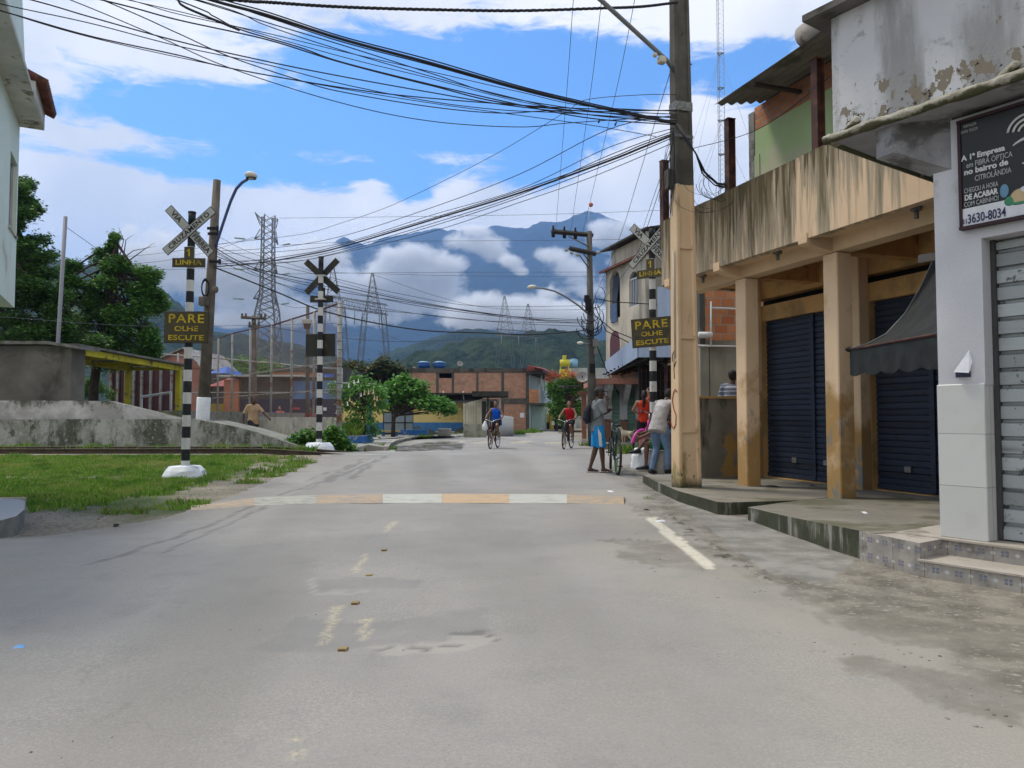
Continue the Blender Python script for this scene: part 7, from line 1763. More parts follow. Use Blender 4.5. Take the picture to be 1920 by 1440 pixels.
cl2 = pc([(215, 500, 45, 22), (255, 515, 40, 20), (285, 540, 26, 20), (190, 545, 40, 22), (240, 560, 55, 30), (285, 575, 26, 26), (180, 590, 40, 30), (230, 615, 55, 35), (280, 620, 32, 34), (160, 640, 50, 30), (245, 655, 60, 24), (290, 660, 24, 22), (130, 505, 22, 14), (135, 535, 26, 12), (125, 560, 40, 20), (110, 620, 40, 34), (200, 680, 60, 16), (215, 488, 12, 8), (205, 460, 8, 5), (217, 445, 7, 4), (190, 472, 8, 5)], Y2, 5, 5)
tree('feathery_tree', (tb.x, Y2, 0), 'bushy bright green tree with bare twigs on top behind the platform canopy', [(tb.x, Y2, 0), (tb.x, Y2, 2.5), tuple(at(190, 620, Y2)), tuple(at(215, 540, Y2)), tuple(at(218, 450, Y2))], cl2, 900, .17, m_lf2, 'feathery trees behind the platform', 5, .25, flat_=.3)
m = MB()
for (a, b, c_) in (((222, 490), (232, 450), (222, 425)), ((230, 485), (250, 470), (292, 462)), ((232, 480), (236, 450), (250, 440)), ((240, 490), (270, 468), (290, 455)), ((215, 480), (219, 455), (214, 440))):
    m.tube([at(*a, Y2), at(*b, Y2), at(*c_, Y2)], [.03, .02, .006], m_bark, 4)
tag(m.build('bare_branch', origin=at(225, 490, Y2)), 'thin bare pale branches sticking out above the bushy tree', 'branch')
tree('shrub', (at(185, 760, 37).x, 37, 0), 'low leafy bush beside the maroon panels under the canopy', [tuple(at(180, 770, 37)), tuple(at(182, 740, 37)), tuple(at(185, 720, 37))], pc([(175, 715, 34, 16), (190, 735, 24, 18), (155, 735, 26, 14)], 37, 8), 420, .13, m_lf2, None, 8, .06, cat='bush')
# trees behind the square
tree('round_tree', (at(715, 800, 72).x, 72, 0), 'dark tree with reddish tips behind the yellow building', [tuple(at(720, 800, 72)), tuple(at(722, 740, 72)), tuple(at(722, 700, 72))], pc([(675, 695, 26, 18), (705, 685, 24, 16), (735, 695, 26, 18), (760, 705, 22, 16), (690, 715, 34, 18), (735, 722, 36, 16), (660, 705, 20, 14), (775, 715, 14, 14), (715, 700, 34, 20)], 72, 9, 6), 120, .42, m_lf3, 'trees behind the square', 9, .3)
tree('round_tree', (at(660, 800, 85).x, 85, 0), 'dull green tree seen through the court fence near the striped post', [tuple(at(655, 800, 85)), tuple(at(655, 700, 85))], pc([(640, 700, 30, 18), (665, 692, 20, 14), (655, 712, 30, 16)], 85, 10, 6), 110, .42, m_lf3, 'trees behind the square', 10, .3)
tree('round_tree', (at(465, 800, 95).x, 95, 0), 'hazy green tree behind the court beyond the crossarm pole', [tuple(at(465, 800, 95)), tuple(at(465, 690, 95))], pc([(440, 690, 30, 16), (470, 680, 30, 18), (500, 690, 28, 14), (455, 705, 50, 14), (515, 700, 20, 10)], 95, 11, 6), 90, .5, m_lf2, 'trees behind the square', 11, .3)
# flowering tree and companions, right of the brick house
fl_ = tree('flame_tree', (at(1068, 810, 58).x, 58, 0), 'leafy flame tree with orange red flowers at the end of the street', [tuple(at(1066, 810, 58)), tuple(at(1068, 770, 58)), tuple(at(1068, 720, 58))], pc([(1045, 725, 20, 14), (1065, 712, 24, 14), (1088, 718, 20, 14), (1050, 745, 22, 16), (1078, 740, 26, 16), (1060, 765, 24, 16), (1088, 765, 18, 14), (1040, 765, 14, 14), (1052, 785, 20, 10)], 58, 12, 6), 170, .26, m_lf2, None, 12, .2)
leaves('blossom', fl_, pc([(1040, 702, 18, 4), (1060, 700, 14, 4), (1078, 703, 16, 5), (1068, 706, 14, 4), (1032, 712, 8, 4), (1092, 712, 8, 4), (1050, 706, 10, 4)], 57, 13, 4), 26, .2, leaf_mat('flame_flower', (.36, .07, .02), (.50, .13, .04)), 13)
tree('palm', (at(1038, 815, 62).x, 62, 0), 'thin ragged tree beside the pale balcony', [tuple(at(1043, 815, 62)), tuple(at(1043, 760, 62)), tuple(at(1042, 720, 62))], pc([(1042, 722, 12, 10), (1036, 740, 10, 10)], 62, 14, 5), 150, .3, m_lf5, None, 14, .14)
# almond tree in the square
Y4 = 40; tb = at(737, 808, Y4)
tr_pts = [(tb.x, Y4, .1), tuple(at(738, 790, Y4)), tuple(at(741, 775, Y4)), tuple(at(748, 766, Y4))]
al = tree('almond_tree', (tb.x, Y4, .1), 'low spreading almond tree with broad glossy leaves before the grey gate', tr_pts, pc([(700, 742, 26, 10), (692, 754, 20, 8), (725, 733, 22, 12), (750, 725, 26, 11), (775, 738, 26, 12), (800, 750, 22, 9), (825, 758, 20, 8), (840, 767, 12, 6), (770, 752, 34, 10), (735, 748, 30, 11), (805, 758, 26, 8), (755, 714, 10, 5), (782, 724, 16, 8)], Y4, 15, 6), 210, .24, m_lf4, None, 15, .12, aspect=.6)
m = MB()
for P_ in ([(741, 777), (730, 760), (718, 757), (700, 758)], [(743, 772), (756, 768), (775, 758), (795, 752)], [(745, 768), (750, 755), (745, 742)]):
    m.tube([at(*p, Y4) for p in P_], [.08, .06, .045, .025][:len(P_)], m_bark, 6)
m.build('branch', al)
# trumpet flower shrub
Y5 = 29.6; tb = at(680, 825, Y5)
bg_ = tree('trumpet_shrub', (tb.x, Y5, .4), 'tall loose trumpet flower shrub growing in the blue planter', [tuple(at(682, 826, Y5)), tuple(at(684, 800, Y5)), tuple(at(682, 760, Y5)), tuple(at(675, 720, Y5))], pc([(668, 712, 16, 9), (680, 722, 26, 12), (655, 735, 16, 14), (700, 728, 24, 9), (715, 738, 18, 8), (665, 760, 22, 14), (690, 755, 24, 14), (712, 760, 18, 10), (660, 785, 18, 16), (685, 785, 24, 16), (672, 805, 26, 14), (695, 808, 16, 12), (640, 740, 18, 12), (625, 728, 14, 8)], Y5, 16, 5), 85, .16, m_lf4, None, 16, .06, cat='shrub', hang=.5)
m_fw = flat('petal_white', (.72, .72, .70), .6); m_fp = flat('petal_peach', (.66, .45, .30), .6)
def trumpet(px, py, mat, ln=.16):
    c_ = at(px, py, Y5 - .6); m = MB(); m.tube([c_ + Vector((0, 0, ln * .5)), c_, c_ - Vector((0, 0, ln * .35)), c_ - Vector((0, 0, ln * .5))], [.008, .02, .035, .06], mat, 8); m.build('flower', bg_)
for px, py in ((664, 716), (672, 714), (677, 740), (652, 757), (654, 723), (631, 772), (640, 722)): trumpet(px, py, m_fw)
for px, py in ((683, 736), (691, 735), (700, 734), (702, 745), (707, 747), (703, 757), (656, 748)): trumpet(px, py, m_fp, .2)
# bush at the striped post
Y6 = 20.9
tree('broadleaf_bush', (at(590, 845, Y6).x, Y6, .2), 'broad leaved weedy bush round the foot of the far striped post', [tuple(at(600, 848, Y6)), tuple(at(600, 835, Y6)), tuple(at(605, 820, Y6))], pc([(570, 826, 26, 12), (555, 838, 20, 9), (600, 830, 22, 14), (625, 815, 18, 12), (622, 832, 26, 14), (645, 842, 22, 8), (640, 828, 14, 10), (585, 820, 14, 10)], Y6, 17, 6, .7), 300, .13, m_lf2, None, 17, .03, cat='bush', aspect=.8)
# grass and weeds
t = NT('grass_blade'); gi = t.n('NewGeometry').outputs['Random Per Island']
c = t.mix(gi, (.10, .22, .02), (.26, .44, .06)); c = t.mix(t.ramp(gi, .88, .93), c, (.42, .38, .17))
c = t.mix(t.math('MULTIPLY', t.ramp(t.noise(.9, 5, .6), .5, .66), .7), c, (.34, .36, .10)); c = t.mix(t.math('MULTIPLY', t.ramp(t.noise(1.6, 4, .6), .52, .62), .6), c, (.06, .16, .02))
br = t.n('BsdfPrincipled', {'Base Color': c, 'Roughness': .6, 'Specular IOR Level': .25}); tl = t.n('BsdfTranslucent', {'Color': c}); mx = t.n('MixShader', {0: .3, 1: br.outputs[0], 2: tl.outputs[0]}); t.t.links.new(mx.outputs[0], t.out.inputs[0]); m_gr = t.done()
def blades(x0, x1, y0, y1, n, keep, seed, h=(.04, .11), zoff=0.0):
    rg = np.random.default_rng(seed); x = rg.uniform(x0, x1, n); y = rg.uniform(y0, y1, n); z = gzn(y) - .01 + zoff
    px, py = pix(x, y, z); nz_ = np.array([mnoise.noise(Vector((a * .9, b * .9, seed))) for a, b in zip(x, y)]); nf = np.array([mnoise.noise(Vector((a * 4, b * 4, seed + 3))) for a, b in zip(x, y)])
    k = keep(px, py, x, y, nz_, nf); x, y, z, nz_, nf = x[k], y[k], z[k], nz_[k], nf[k]; n = len(x)
    H = rg.uniform(h[0], h[1], n) * (1 + nf * .9) * (1 + nz_ * .6); a = rg.uniform(0, 6.28, n); w_ = rg.uniform(.003, .006, n) * (1 + y / 14); bend = rg.uniform(.1, .7, n) * H; b2 = rg.uniform(0, 6.28, n)
    dx, dy = np.cos(a) * w_, np.sin(a) * w_; tx, ty = np.cos(b2) * bend, np.sin(b2) * bend
    V = np.stack([np.stack([x - dx, y - dy, z], 1), np.stack([x + dx, y + dy, z], 1), np.stack([x + dx * .5 + tx * .4, y + dy * .5 + ty * .4, z + H * .65], 1), np.stack([x + tx, y + ty, z + H], 1)], 1)
    return V
Gb = [(-200, 985), (47, 966), (135, 957), (255, 939), (328, 925), (365, 914), (419, 900), (470, 884), (540, 866), (580, 857), (640, 849)]
def keepL(px, py, x, y, a, b):
    lim = np.interp(px, [p[0] for p in Gb], [p[1] for p in Gb])
    edge = lim - py
    pave = (px < 52) & (py > 932)
    return (edge + a * 16 + b * 18 > 4 + np.random.default_rng(3).uniform(0, 14, len(px))) & ~pave & (a + b * .8 > -.7)
rail_gap = lambda y, x: np.abs(y - (17.9 + (x + 4) * .012)) > .14
V = np.concatenate([blades(-16, -4.3, 8.6, 17.6, 210000, keepL, 1, (.02, .06)), blades(-13, -4.4, 8.6, 13.5, 90000, keepL, 2, (.025, .075)), blades(-18, -4.9, 18.7, 20.25, 30000, lambda px, py, x, y, a, b: (px < 640) & (a > -.5), 4, (.05, .16))])
V = V[rail_gap(V[:, 0, 1], V[:, 0, 0])]
o = bpy.data.objects.new('grass', raw_mesh('grass', V, 4, m_gr)); COL.objects.link(o); tag(o, 'lush green grass between the road and the rails', kind='stuff')
# scattered weeds along edges
cl = []
wp = [(510, 885, .5), (540, 876, .4), (330, 952, .4), (350, 944, .3), (495, 893, .4), (560, 868, .4), (470, 905, .3), (230, 962, .3), (785, 823, .6), (793, 822, .5), (965, 815, .7), (985, 812, .8), (1000, 811, .7), (880, 816, .4), (1165, 851, .3), (1180, 850, .35), (730, 843, .3), (1100, 836, .3), (1125, 838, .3), (640, 845, .5), (665, 846, .4), (700, 842, .4), (850, 817, .4), (940, 817, .7), (1220, 935, .1)]
out = []
for k, (px, py, r) in enumerate(wp):
    p = gnd(px, py); n_ = int(700 * r + 60); out.append(blades(p.x - r, p.x + r, p.y - r * .5, p.y + r * .5, n_, lambda px, py, x, y, a, b: ((x - p.x) ** 2 + (2 * (y - p.y)) ** 2 < r * r) & (b > -.3), 20 + k, (.03 + .05 * r, .07 + .06 * r) if py > 860 else (.05 + .05 * r, .12 + .22 * r)))
V = np.concatenate(out); o = bpy.data.objects.new('weeds', raw_mesh('weeds', V, 4, m_gr)); COL.objects.link(o); tag(o, 'weeds sprouting along the road edge and kerbs', kind='stuff')
V = blades(at(652, 0, 29).x - .2, at(683, 0, 29).x, 28.55, 30.1, 4000, lambda *a: np.ones(a[0].shape, bool), 77, (.2, .45), .42)
o = bpy.data.objects.new('grass', raw_mesh('planter_grass', V, 4, m_gr)); COL.objects.link(o); tag(o, 'grass growing in the blue planter', kind='stuff')
# pebbles, scraps and litter
rp = random.Random(9); m = MB(); m_peb = paint('pebble', (.26, .25, .22), .5, 9, .9)
def pebble(x, y, r): m.ell((x, y, gz(x, y) + r * .4), (r * rp.uniform(.8, 1.4), r * rp.uniform(.8, 1.3), r * .6), m_peb, 6, 4, M=RZ(rp.uniform(0, 180)), smooth=False)
for k in range(300):
    px = rp.uniform(1180, 1900); py = rp.uniform(max(900, 900 + (px - 1180) * .25), 1060 + (px - 1180) * .5); p = gnd(px, min(py, 1400)); pebble(p.x, p.y, rp.uniform(.003, .009))
for k in range(320):
    px = rp.uniform(60, 560); py = np.interp(px, [p[0] for p in Gb], [p[1] for p in Gb]) + rp.uniform(-6, 24); p = gnd(px, py); pebble(p.x, p.y, rp.uniform(.004, .012))
for k in range(260):
    p = gnd(rp.uniform(50, 1500), rp.uniform(960, 1430)); pebble(p.x, p.y, rp.uniform(.002, .0045))
m.build('pebbles'); tag(bpy.data.objects['pebbles'], 'small stones and grit scattered on the road edge', kind='stuff')
def scrap(px, py, s, mat, label, name='litter', z=None, st=1.6):
    p = gnd(px, py, z); m = MB(T3(*p) @ RZ(rp.uniform(0, 180))); v = [(-s * st, -s, .003), (s * st, -s * .8, .006), (s * st * .9, s, .012), (-s * st * .8, s * .9, .004), (0, 0, .02)]
    m.add(v, [(0, 1, 4), (1, 2, 4), (2, 3, 4), (3, 0, 4)], mat); m.add([(a, b, c_ - .002) for a, b, c_ in v[:4]], [(3, 2, 1, 0)], mat); tag(m.build(name, origin=p), label, 'litter')
m_lb = flat('blue_wrapper', (.18, .42, .75), .4)
scrap(34, 1216, .018, m_lb, 'small light blue wrapper lying on the road at the far left'); scrap(1238, 978, .035, MATS['white_paper'], 'flattened white paper scrap beside the start of the white edge line'); scrap(1708, 1068, .022, MATS['white_paper'], 'white scrap at the foot of the tiled steps')
scrap(1145, 922, .045, MATS['white_paper'], 'white plastic scrap at the right end of the speed hump'); scrap(1213, 957, .03, m_black, 'small dark clod beyond the white edge line'); scrap(1447, 912, .06, m_black, 'dark leaf litter on the pavement near the left column', z=.16); scrap(1522, 911, .03, m_black, 'small dark lump on the pavement between the columns', z=.16)
scrap(1622, 963, .02, MATS['white_paper'], 'tiny white scrap on the raised pavement', z=.2, st=3); scrap(218, 985, .03, m_black, 'small dark stone on the dirt strip by the grass')
m = MB(); p = gnd(322, 897); 
for k in range(4): m.rbx(p.x - .09 + k * .01, p.x + .09 - k * .01, p.y - .06, p.y + .05, p.z + k * .025, p.z + .022 + k * .025, paint('broken_tile', (.32, .28, .22), .3, 8), .004)
tag(m.build('tile_stack', origin=p), 'small stack of broken tiles in the grass at the foot of the left striped post', 'tiles')
# ------------------------------------------------------------------ bicycles
def bicycle(label, loc, heading, col, rimc, wr=.335, fender=None, tilt=0, steer=0, group='bicycles', bar='cruiser', sc_=1.0):
    fm = flat('bike_' + col[0], col[1], .35, .1); tyre = flat('tyre_rubber', (.02, .02, .02), .8); ch = flat('chrome', (.45, .46, .47), .25, .9); blk = flat('bike_black', (.018, .018, .02), .5); rm = flat('rim_' + rimc[0], rimc[1], .35, .3)
    root = thing('bicycle', loc, label, 'bicycle', group)
    B = T3(*loc) @ RZ(heading) @ RY(tilt) @ Matrix.Scale(sc_, 4)
    ra, fa, bb, st, ht, hb = (0, 0, wr), (0, 1.06, wr), (0, .42, .28), (0, .23, .80), (0, .82, .86), (0, .86, .70)
    m = MB(B)
    for a, b, r in ((bb, st, .015), (st, ht, .015), (bb, hb, .018), (ht, hb, .02)): m.tube([a, b], r, fm, 8)
    for s in (-.055, .055): m.tube([(s * .4, .42, .28), (s, 0, wr)], .010, fm, 6); m.tube([(s * .3, .24, .76), (s, 0, wr)], .009, fm, 6)
    m.build('frame', root)
    S = B @ T3(*hb) @ RZ(steer) @ T3(-hb[0], -hb[1], -hb[2])
    m = MB(S)
    for s in (-.05, .05): m.tube([(s * .8, .86, .70), (s, .90, .5), (s, 1.06, wr)], .011, fm, 6)
    m.tube([(-.045, .86, .70), (.045, .86, .70)], .014, fm, 6); m.build('fork', root)
    def wheel(c, Mx):
        W = Mx @ T3(*c) @ RZ(90)
        m = MB(W); m.torus((0, 0, 0), wr - .024, .023, tyre, 40, 8); o = m.build('wheel', root)
        m = MB(W); m.torus((0, 0, 0), wr - .05, .012, rm, 40, 6, rz=.016); m.build('rim', o)
        m = MB(W)
        for k in range(18): a = 2 * math.pi * k / 18; m.tube([(.02 * math.cos(a + 1), .02 * (-1) ** k, .02 * math.sin(a + 1)), ((wr - .05) * math.cos(a), 0, (wr - .05) * math.sin(a))], .0016, ch, 3, caps=False)
        m.tube([(0, -.05, 0), (0, .05, 0)], .018, ch, 8); m.build('spokes', o)
    wheel(ra, B); wheel(fa, S)
    m = MB(B); m.tube([st, (0, .20, .92)], .012, ch, 8); m.build('seat_post', root)
    m = MB(B); m.tube([(0, .06, .945), (0, .12, .95), (0, .22, .945), (0, .33, .94)], [(.05, .018), (.085, .028), (.05, .024), (.022, .018)], blk, 10, ell=((1, 0, 0), 1)); m.build('saddle', root)
    m = MB(S)
    if bar == 'cruiser': P_ = [(-.30, .60, 1.06), (-.27, .72, 1.07), (-.17, .82, 1.05), (-.06, .81, 1.0), (0, .81, .99), (.06, .81, 1.0), (.17, .82, 1.05), (.27, .72, 1.07), (.30, .60, 1.06)]
    else: P_ = [(-.32, .74, 1.05), (-.14, .79, 1.05), (-.06, .8, 1.02), (0, .81, 1.01), (.06, .8, 1.02), (.14, .79, 1.05), (.32, .74, 1.05)]
    m.tube(P_, .011, ch if bar == 'cruiser' else blk, 8); m.tube([ht, (0, .81, 1.0)], .014, ch, 8); hbr = m.build('handlebar', root)
    m = MB(S)
    for s in (0, -1): m.tube([P_[s], Vector(P_[s]).lerp(Vector(P_[1 if s == 0 else -2]), .8)], .017, blk, 8)
    m.build('grip', hbr)
    m = MB(B); m.torus((.05, .42, .28), .09, .006, ch, 20, 5, M=RZ(90)); m.tube([(.06, .42, .28), (.075, .50, .14)], .008, ch, 6); m.tube([(-.06, .42, .28), (-.075, .34, .42)], .008, ch, 6); cr = m.build('crank', root)
    for s, y, z in ((1, .50, .14), (-1, .34, .42)): m = MB(B); m.rbx(s * .08, s * .18, y - .035, y + .035, z - .012, z + .012, blk, .004); m.build('pedal', cr)
    m = MB(B); m.tube([(.05, .43, .37), (.05, 0, wr + .04)], .004, blk, 4); m.tube([(.05, .43, .19), (.05, 0, wr - .04)], .004, blk, 4); m.build('chain', root)
    if fender:
        fd = flat('fender_' + fender[0], fender[1], .4)
        for c, Mx, a0_, a1_ in ((ra, B, 20, 200), (fa, S, 10, 150)):
            m = MB(Mx @ T3(*c) @ RZ(90)); m.torus((0, 0, 0), wr + .012, .03, fd, 30, 6, a0=a0_, a1=a1_, rz=.032); m.build('fender', root)
    return root, B

# ------------------------------------------------------------------ people
DEF = dict(pel=(0, 0, .93), wai=(0, .005, 1.07), che=(0, .0, 1.26), nck=(0, -.01, 1.44), hed=(0, .025, 1.585),
           shL=(-.175, -.01, 1.395), elL=(-.225, -.03, 1.12), wrL=(-.225, .05, .88), shR=(.175, -.01, 1.395), elR=(.225, -.03, 1.12), wrR=(.225, .05, .88),
           hiL=(-.088, 0, .91), knL=(-.095, .03, .50), anL=(-.095, -.02, .085), hiR=(.088, 0, .91), knR=(.095, .03, .50), anR=(.095, -.02, .085),
           fdL=(-.1, 1, 0), fdR=(.1, 1, 0), hL=None, hR=None, face=(0, 1, 0), headup=(0, 0, 1), curl=.35)
def skinm(name, c):
    if name in MATS: return MATS[name]
    t = NT(name); n_ = t.noise(9, 4); t.bsdf(t.mix(n_, dk(c, .75), dk(c, 1.25)), .5, 0, t.noise(60, 3), .1, .002, .4); MATS[name] = t.done(); return MATS[name]
def clothm(name, c, stripes=None):
    if name in MATS: return MATS[name]
    t = NT(name); n_ = t.noise(6, 5); f_ = t.mix(t.ramp(n_, .3, .7), dk(c, .78), dk(c, 1.15))
    if stripes:
        z = t.n('SeparateXYZ', {0: t.P()}).outputs[2]; s = t.math('LESS_THAN', t.math('FRACT', t.math('MULTIPLY', z, stripes[1])), .22); f_ = t.mix(s, f_, stripes[0])
    t.bsdf(f_, .9, 0, t.noise(16, 4), .5, .012, .15); MATS[name] = t.done(); return MATS[name]
def person(label, loc, heading, J=None, skin=('skin_brown', (.17, .085, .05)), hair='short', hairc=(.012, .010, .009), shirt=None, bottom=None, feet='bare', cap=None, scl=1.0, vox=.011, dress=None, sandal=None, headM=None, group='people by the level crossing'):
    """shirt=(mat, sleeve fraction of the upper arm, hem below the pelvis point); bottom=(mat, leg fraction 0..2)"""
    D = dict(DEF); D.update(J or {})
    G = {k: (Vector(v) if isinstance(v, tuple) else v) for k, v in D.items()}
    sk = skinm(*skin); b = MB(); V_ = Vector
    ax = (G['shR'] - G['shL']).normalized(); hx = (G['hiR'] - G['hiL']).normalized()
    up = (G['nck'] - G['pel']).normalized()
    top = (G['shL'] + G['shR']) / 2
    def torso(mb, mat, g, lo=.06, hi=True, wide=0.0):
        P_ = [G['pel'] - up * lo, G['pel'], G['wai'], G['che'], top + up * -.03, top + up * .035]
        rr = [(.145, .10), (.150, .108), (.132, .100), (.152, .112), (.165, .092), (.085, .06)]
        rr = [(a + g + (wide if i < 2 else wide * .5 if i == 2 else 0), c + g + (wide * .6 if i < 2 else 0)) for i, (a, c) in enumerate(rr)]
        mb.tube(P_, rr, mat, 16, ell=(tuple(ax), 1))
    torso(b, sk, 0); b.tube([top, G['nck'], G['hed'] - V_((0, .0, .03))], [.065, .052, .05], sk, 12)
    for s in 'LR':
        sh, el, wr_ = G['sh' + s], G['el' + s], G['wr' + s]
        b.ell(sh, .058, sk, 10, 8); b.tube([top.lerp(sh, .4), sh, sh.lerp(el, .35), el, el.lerp(wr_, .3), wr_], [.06, .052, .047, .037, .039, .025], sk, 10)
        hp, kn, an = G['hi' + s], G['kn' + s], G['an' + s]
        b.ell(hp, .09, sk, 10, 8); b.tube([hp, hp.lerp(kn, .3), kn.lerp(hp, .12), kn, kn.lerp(an, .28), kn.lerp(an, .75), an], [.088, .082, .06, .054, .056, .038, .034], sk, 10)
        fd = G['fd' + s].normalized(); bt = V_((0, 0, -.03))
        b.tube([an - fd * .045 + bt, an + fd * .02 + bt * .8, an + fd * .09 + bt * 1.3, an + fd * .15 + bt * 1.6, an + fd * .185 + bt * 1.7], [(.03, .03), (.036, .038), (.040, .026), (.042, .018), (.028, .012)], sk, 10, ell=((fd.cross(V_((0, 0, 1)))).normalized()[:] if abs(fd.z) < .9 else (1, 0, 0), 1))
        # hand
        h = (G['h' + s] if G['h' + s] is not None else (wr_ - el)).normalized()
        inn = V_((1 if s == 'L' else -1, .15, 0)); n_ = (inn - h * inn.dot(h)); n_ = n_.normalized() if n_.length > .1 else V_((0, 1, 0)); sd_ = h.cross(n_).normalized()
        b.tube([wr_, wr_ + h * .035, wr_ + h * .085], [(.026, .017), (.040, .016), (.038, .013)], sk, 10, ell=(tuple(sd_), 1))
        cu = G['curl']
        for k, (o_, ln) in enumerate(((-.030, .068), (-.010, .078), (.010, .073), (.029, .056))):
            p0 = wr_ + h * .08 + sd_ * o_; d1 = (h + n_ * cu * .8).normalized(); d2 = (h * (1 - cu) + n_ * (cu * 1.6)).normalized()
            b.tube([p0, p0 + d1 * ln * .5, p0 + d1 * ln * .5 + d2 * ln * .5], [.0095, .0088, .007], sk, 7)
        p0 = wr_ + h * .03 - sd_ * .034; dd_ = (h * .7 - sd_ * .7 + n_ * .3).normalized(); b.tube([p0, p0 + dd_ * .035, p0 + dd_ * .035 + (h + n_ * .4).normalized() * .03], [.012, .0105, .008], sk, 7)
    # head
    f_ = G['face'].normalized(); u_ = G['headup'].normalized(); r_ = f_.cross(u_).normalized(); u_ = r_.cross(f_).normalized(); c = G['hed']
    H = Matrix(((r_.x, f_.x, u_.x, c.x), (r_.y, f_.y, u_.y, c.y), (r_.z, f_.z, u_.z, c.z), (0, 0, 0, 1)))
    hb = MB(H); 
    b.M = H
    b.ell((0, -.010, .022), (.073, .092, .098), sk, 16, 12); b.ell((0, .022, -.045), (.056, .062, .068), sk, 14, 10); b.ell((0, .060, -.090), (.026, .022, .020), sk, 8, 6)
    b.tube([(0, .086, .018), (0, .104, -.020), (0, .092, -.034)], [.010, .016, .012], sk, 8); b.ell((0, .074, .03), (.052, .018, .014), sk, 10, 6); b.ell((0, .078, -.058), (.024, .012, .013), sk, 8, 6)
    for s in (-1, 1): b.ell((s * .074, -.005, -.004), (.010, .020, .030), sk, 8, 6); b.ell((s * .038, .055, -.018), (.024, .026, .024), sk, 8, 6)
    b.M = Matrix()
    body = b.build('person'); bake(body, [('REMESH', dict(mode='VOXEL', voxel_size=vox)), ('SMOOTH', dict(factor=.5, iterations=3))])
    ORI[body.name] = V_((0, 0, 0))
    def child(name, mb, v=.011, folds=0.0, sm=2):
        o = mb.build(name, body); mods = [('REMESH', dict(mode='VOXEL', voxel_size=v)), ('SMOOTH', dict(factor=.5, iterations=sm))]
        bake(o, mods)
        if folds:
            tx = bpy.data.textures.get('folds') or bpy.data.textures.new('folds', 'CLOUDS'); tx.noise_scale = .11; tx.noise_depth = 2
            bake(o, [('DISPLACE', dict(texture=tx, strength=folds, mid_level=.5, texture_coords='LOCAL'))])
        return o
    e = MB(H)
    for s in (-1, 1): e.ell((s * .029, .078, .010), (.012, .010, .007), flat('eye_white', (.6, .58, .55), .3), 10, 6); e.ell((s * .029, .087, .010), (.0055, .003, .0055), flat('eye_dark', (.01, .008, .006), .2), 8, 6)
    e.build('eyes', body)
    e = MB(H); e.tube([(-.022, .083, -.060), (0, .090, -.060), (.022, .083, -.060)], [.003, .0055, .003], skinm('lips', (.20, .07, .05)), 6); e.build('mouth', body)
    e = MB(H)
    for s in (-1, 1): e.tube([(s * .048, .070, .030), (s * .03, .082, .034), (s * .014, .084, .030)], [.003, .0045, .003], flat('hair_dark', hairc, .7), 5)
    e.build('eyebrows', body)
    hm = flat('hair_dark', hairc, .7)
    if hair:
        m = MB(H); m.ell((0, -.026, .040), (.080, .090, .092), hm, 16, 12); m.ell((0, -.045, .0), (.070, .065, .075), hm, 12, 8); 
        if hair == 'bun': m.ell((0, -.03, .15), (.035, .035, .035), hm, 10, 8)
        if hair == 'pony': m.ell((0, -.11, .06), (.03, .03, .03), hm, 10, 8); m.tube([(0, -.10, .06), (0, -.15, .0), (.01, -.145, -.12), (.0, -.13, -.28), (.0, -.12, -.42)], [.03, .042, .045, .035, .015], hm, 8)
        child('hair', m, .010, .008)
    if cap:
        cm = clothm('cap_' + cap[0], cap[1]); m = MB(H); m.ell((0, -.012, .055), (.084, .102, .075), cm, 18, 12); child('cap', m, .009)
        m = MB(H); m.tube([(0, .07, .052), (0, .12, .048), (0, .165, .036)], [(.080, .012), (.082, .010), (.05, .007)], cm, 16, ell=((1, 0, 0), 1)); m.build('cap_brim', body)
    if shirt:
        mt, fr, hem = shirt[:3]; m = MB(); torso(m, mt, .017, hem, wide=shirt[3] if len(shirt) > 3 else .012)
        for s in 'LR':
            sh, el, wr_ = G['sh' + s], G['el' + s], G['wr' + s]
            if fr > 0:
                e_ = sh.lerp(el, min(fr, 1)); m.tube([top.lerp(sh, .35), sh + up * .004, sh.lerp(e_, .6), e_], [.075, .066, .064, .062 - .008 * fr], mt, 12)
                if fr > 1: m.tube([el, el.lerp(wr_, fr - 1)], [.052, .042], mt, 10)
            else: m.tube([top.lerp(sh, .2), top.lerp(sh, .72) + up * .012], [.07, .045], mt, 10)
        child('shirt', m, .011, .018)
    if bottom:
        mt, fr = bottom[:2]; m = MB(); m.tube([G['pel'] + up * .05, G['pel'], G['pel'] - up * .07], [(.158, .118), (.166, .124), (.15, .12)], mt, 14, ell=(tuple(hx), 1))
        for s in 'LR':
            hp, kn, an = G['hi' + s], G['kn' + s], G['an' + s]; g = .02 if fr <= 1 else .014
            e_ = hp.lerp(kn, min(fr, 1)); m.tube([hp + up * .03, hp.lerp(e_, .4), e_], [.098 + g * .5, .088 + g, (.064 if fr > 1 else .080) + g * (1.2 if fr <= 1 else .4)], mt, 12)
            if fr > 1:
                q = kn.lerp(an, fr - 1); m.tube([kn.lerp(hp, .1), kn, kn.lerp(q, .35), q], [.072, .068, .066, .056], mt, 12)
        child('trousers' if fr > 1 else 'shorts', m, .011, .018)
